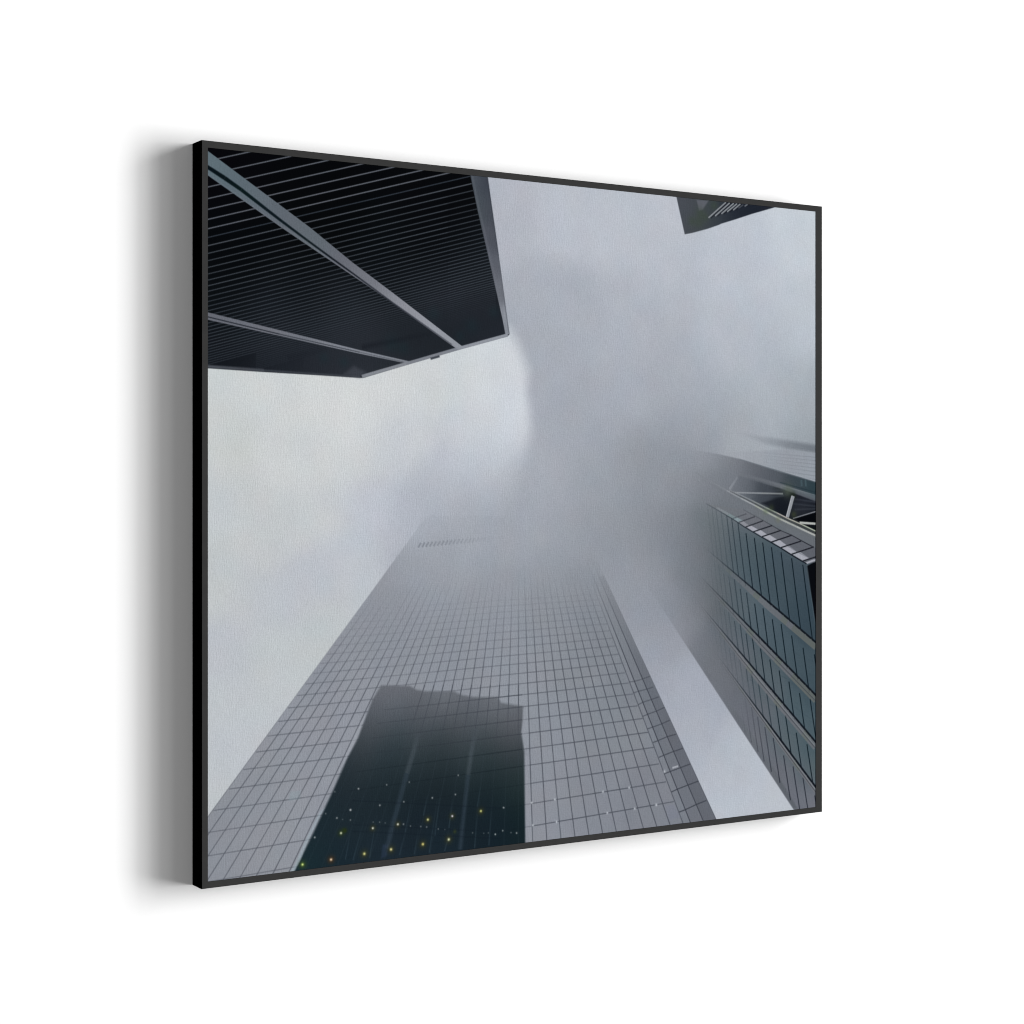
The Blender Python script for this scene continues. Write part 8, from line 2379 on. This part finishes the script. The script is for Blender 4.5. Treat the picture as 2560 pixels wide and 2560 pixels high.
def paint(xs, ys):
    nx, ny = len(xs), len(ys)
    img = np.zeros((ny, nx, 3))
    step = xs[1] - xs[0]
    def window(x0, x1, y0, y1):
        i0, i1 = np.searchsorted(xs, x0), np.searchsorted(xs, x1)
        j0, j1 = np.searchsorted(ys, y0), np.searchsorted(ys, y1)
        return i0, i1, j0, j1
    for o in ARTWORK:
        if o[0] == 'F':
            img[:] = coarse_field(o[1], xs, ys, o[2])[..., :3]
        elif o[0] == 'P':
            _, pts, pf, soft, h = o
            q = np.array(pts, float)
            i0, i1, j0, j1 = window(q[:, 0].min() - soft, q[:, 0].max() + soft, q[:, 1].min() - soft, q[:, 1].max() + soft)
            if i1 - i0 < 2 or j1 - j0 < 2:
                continue
            wx, wy = xs[i0:i1], ys[j0:j1]
            gx, gy = np.meshgrid(wx, wy)
            d2 = np.full(gx.shape, 1e12)
            inside = np.zeros(gx.shape, bool)
            for k in range(len(q)):
                (ax, ay), (bx, by) = q[k], q[(k + 1) % len(q)]
                ex, ey = bx - ax, by - ay
                t = np.clip(((gx - ax) * ex + (gy - ay) * ey) / max(ex * ex + ey * ey, 1e-9), 0, 1)
                d2 = np.minimum(d2, (gx - ax - t * ex) ** 2 + (gy - ay - t * ey) ** 2)
                cr = (ay > gy) != (by > gy)
                if ey != 0:
                    inside ^= cr & (gx < ax + (gy - ay) * ex / ey)
            sd = np.where(inside, 1, -1) * np.sqrt(d2)
            if soft > 15:                     # drifting cloud: a torn edge
                wr = np.random.default_rng(3)
                ox, oy = gx - gx.min(), gy - gy.min()
                sd = sd + soft * sum(value_noise(wr, ox, oy, s) * k for s, k in ((70, 0.4), (32, 0.22)))
            cov = np.clip(0.5 + sd / soft, 0, 1)
            cov = cov * cov * (3 - 2 * cov)
            f = coarse_field(pf, wx, wy, h)
            a = (cov * f[..., 3])[..., None]
            img[j0:j1, i0:i1] = img[j0:j1, i0:i1] * (1 - a) + f[..., :3] * a
        elif o[0] == 'D':
            _, (x0, y0, r), c, al = o
            m = r * 2.2
            i0, i1, j0, j1 = window(x0 - m, x0 + m, y0 - m, y0 + m)
            if i1 <= i0 or j1 <= j0:
                continue
            gx, gy = np.meshgrid(xs[i0:i1], ys[j0:j1])
            a = (np.exp(-((gx - x0) ** 2 + (gy - y0) ** 2) / (r * r) * 1.2) * al)[..., None]
            img[j0:j1, i0:i1] = img[j0:j1, i0:i1] * (1 - a) + np.array(c, float) * a
        else:
            x0, y0, x1, y1, w0, w1, c0, a0, a1 = o[:9]
            soft = o[9] if len(o) > 9 else 1.3
            c1 = o[10] if len(o) > 10 else c0
            m = max(w0, w1) / 2 + soft
            i0, i1, j0, j1 = window(min(x0, x1) - m, max(x0, x1) + m, min(y0, y1) - m, max(y0, y1) + m)
            if i1 <= i0 or j1 <= j0:
                continue
            gx, gy = np.meshgrid(xs[i0:i1], ys[j0:j1])
            ex, ey = x1 - x0, y1 - y0
            L = math.hypot(ex, ey) or 1e-6
            along = ((gx - x0) * ex + (gy - y0) * ey) / L
            t = np.clip(along / L, 0, 1)
            d = np.abs((gx - x0) * ey - (gy - y0) * ex) / L
            w = w0 + (w1 - w0) * t
            s = max(soft, step)
            cov = np.clip(0.5 + (w / 2 - d) / s, 0, 1) * np.minimum(1, w / s + 0.35)
            cov *= np.clip(0.5 + along / step, 0, 1) * np.clip(0.5 + (L - along) / step, 0, 1)
            a = (cov * (a0 + (a1 - a0) * t))[..., None]
            col = np.array(c0, float) + (np.array(c1, float) - np.array(c0, float)) * t[..., None]
            img[j0:j1, i0:i1] = img[j0:j1, i0:i1] * (1 - a) + col * a
    # cloud mottling and the faint chroma blotches of the print
    rng = np.random.default_rng(7)
    gx, gy = np.meshgrid(xs, ys)
    mott = sum(value_noise(rng, gx, gy, s) * k for s, k in ((110, 3.0), (55, 3.5), (27, 3.0), (12, 1.8), (5, 1.4)))
    lum = img.mean(axis=2)
    img += (mott * np.clip((lum - 25) / 160, 0.05, 1.0))[..., None]
    ch = value_noise(rng, gx, gy, 30) * 2.2
    cg = value_noise(rng, gx, gy, 22) * 2.0
    k = np.clip(lum / 200, 0.15, 1.0)
    img[..., 0] += ch * k - cg * 0.3 * k
    img[..., 2] -= ch * k * 0.8
    img[..., 1] += cg * k * 0.5
    img += rng.normal(0, 1.0, img.shape[:2])[..., None] * np.clip(lum / 120, 0.4, 1)[..., None]
    return np.clip(img, 0, 255) / 255.0

PRINT_LIGHT = 1.42      # white paper under these lamps renders this bright: ink reflectances are relative to it

# ------------------------------------------------------------------ geometry helpers
def mesh_object(name, verts, faces, mats, parent=None, slots=None):
    me = bpy.data.meshes.new(name)
    me.from_pydata([tuple(v) for v in verts], [], faces)
    for m in mats:
        me.materials.append(m)
    if slots:
        for p, s in zip(me.polygons, slots):
            p.material_index = s
    me.update()
    o = bpy.data.objects.new(name, me)
    C.objects.link(o)
    if parent:
        o.parent = parent
    return o

# ------------------------------------------------------------------ the wall
def build_wall():
    x0, x1, z0, z1, t = -7.0, 9.0, -4.0, 7.0, 0.2
    v = [(x0, 0, z0), (x1, 0, z0), (x1, 0, z1), (x0, 0, z1), (x0, t, z0), (x1, t, z0), (x1, t, z1), (x0, t, z1)]
    f = [(0, 1, 2, 3), (5, 4, 7, 6), (4, 0, 3, 7), (1, 5, 6, 2), (3, 2, 6, 7), (4, 5, 1, 0)]
    o = mesh_object('wall', v, f, [wall_material()])
    o['kind'] = 'structure'
    o['label'] = 'plain white wall behind the framed canvas print'
    return o

build_wall()

# ------------------------------------------------------------------ the framed canvas print
root = bpy.data.objects.new('framed_canvas_print', None)
C.objects.link(root)
root.location = (0, 0, HANG)
root.empty_display_size = 0.2
root['label'] = 'square canvas print of foggy skyscrapers in a slim black frame hanging on the white wall'
root['category'] = 'framed picture'

def build_frame():
    """Floater frame: four mitred rails in one moulding, grey face and black flanks."""
    xa, xb, za, zb = -W / 2, W / 2, -H / 2, H / 2
    ia, ib, ja, jb = xa + RAIL_L, xb - RAIL_R, za + RAIL_B, zb - RAIL_T
    e = 0.0006                                # tiny eased edge
    yf, yb, yi = -DEPTH, -0.0004, -0.004
    def ring(x0, x1, z0, z1, y):
        return [(x0, y, z0), (x1, y, z0), (x1, y, z1), (x0, y, z1)]
    rings = [ring(xa, xb, za, zb, yb), ring(xa, xb, za, zb, yf + e), ring(xa + e, xb - e, za + e, zb - e, yf),
             ring(ia, ib, ja, jb, yf), ring(ia, ib, ja, jb, yi), ]
    v = [p for r in rings for p in r]
    f, s = [], []
    for r in range(len(rings)):
        a, b = r * 4, ((r + 1) % len(rings)) * 4
        for k in range(4):
            k2 = (k + 1) % 4
            f.append((a + k, a + k2, b + k2, b + k))
            s.append(0 if r == 2 else 1)
    face = paint_material('charcoal frame face', (0.0300, 0.0300, 0.0300), (0.0320, 0.0319, 0.0316), 0.7, 0.0)
    side = paint_material('black frame flank', (0.0006, 0.0006, 0.0006), (0.0009, 0.0009, 0.0009), 0.8, 0.0)
    o = mesh_object('frame', v, f, [face, side], root, s)
    return o

def build_canvas():
    """Stretched canvas: a deep slab whose front sheet carries the ink as colours on a fine grid."""
    gap = 0.0002
    x0, x1 = -W / 2 + RAIL_L + gap, W / 2 - RAIL_R - gap
    z0, z1 = -H / 2 + RAIL_B + gap, H / 2 - RAIL_T - gap
    yf, yb = -DEPTH + 0.0005, -0.006
    nx, nz = 1400, 1285
    gx = np.linspace(x0, x1, nx)
    gz = np.linspace(z1, z0, nz)
    X, Z = np.meshgrid(gx, gz)
    n = nx * nz
    co = np.empty((n + 4, 3))
    co[:n, 0], co[:n, 1], co[:n, 2] = X.ravel(), yf, Z.ravel()
    co[n:] = [(x0, yb, z1), (x1, yb, z1), (x1, yb, z0), (x0, yb, z0)]
    idx = np.arange(n).reshape(nz, nx)
    quads = np.stack([idx[:-1, :-1], idx[1:, :-1], idx[1:, 1:], idx[:-1, 1:]], -1).reshape(-1, 4)
    c = (idx[0, 0], idx[0, -1], idx[-1, -1], idx[-1, 0])
    extra = np.array([(c[0], c[1], n + 1, n), (c[1], c[2], n + 2, n + 1), (c[2], c[3], n + 3, n + 2), (c[3], c[0], n, n + 3), (n, n + 1, n + 2, n + 3)])
    quads = np.concatenate([quads, extra])
    me = bpy.data.meshes.new('canvas')
    me.vertices.add(len(co))
    me.vertices.foreach_set('co', co.ravel())
    me.loops.add(quads.size)
    me.loops.foreach_set('vertex_index', quads.ravel().astype(np.int32))
    me.polygons.add(len(quads))
    me.polygons.foreach_set('loop_start', np.arange(0, quads.size, 4, dtype=np.int32))
    me.update(calc_edges=True)
    ink = paint((gx + W / 2) * 1000.0, (H / 2 - gz) * 1000.0)
    lin = srgb_to_linear(ink) / PRINT_LIGHT
    rgba = np.ones((n + 4, 4), np.float32)
    rgba[:n, :3] = lin.reshape(-1, 3)
    at = me.color_attributes.new('ink', 'FLOAT_COLOR', 'POINT')
    at.data.foreach_set('color', rgba.ravel())
    me.materials.append(canvas_material())
    o = bpy.data.objects.new('canvas', me)
    C.objects.link(o)
    o.parent = root
    return o

build_frame()
build_canvas()
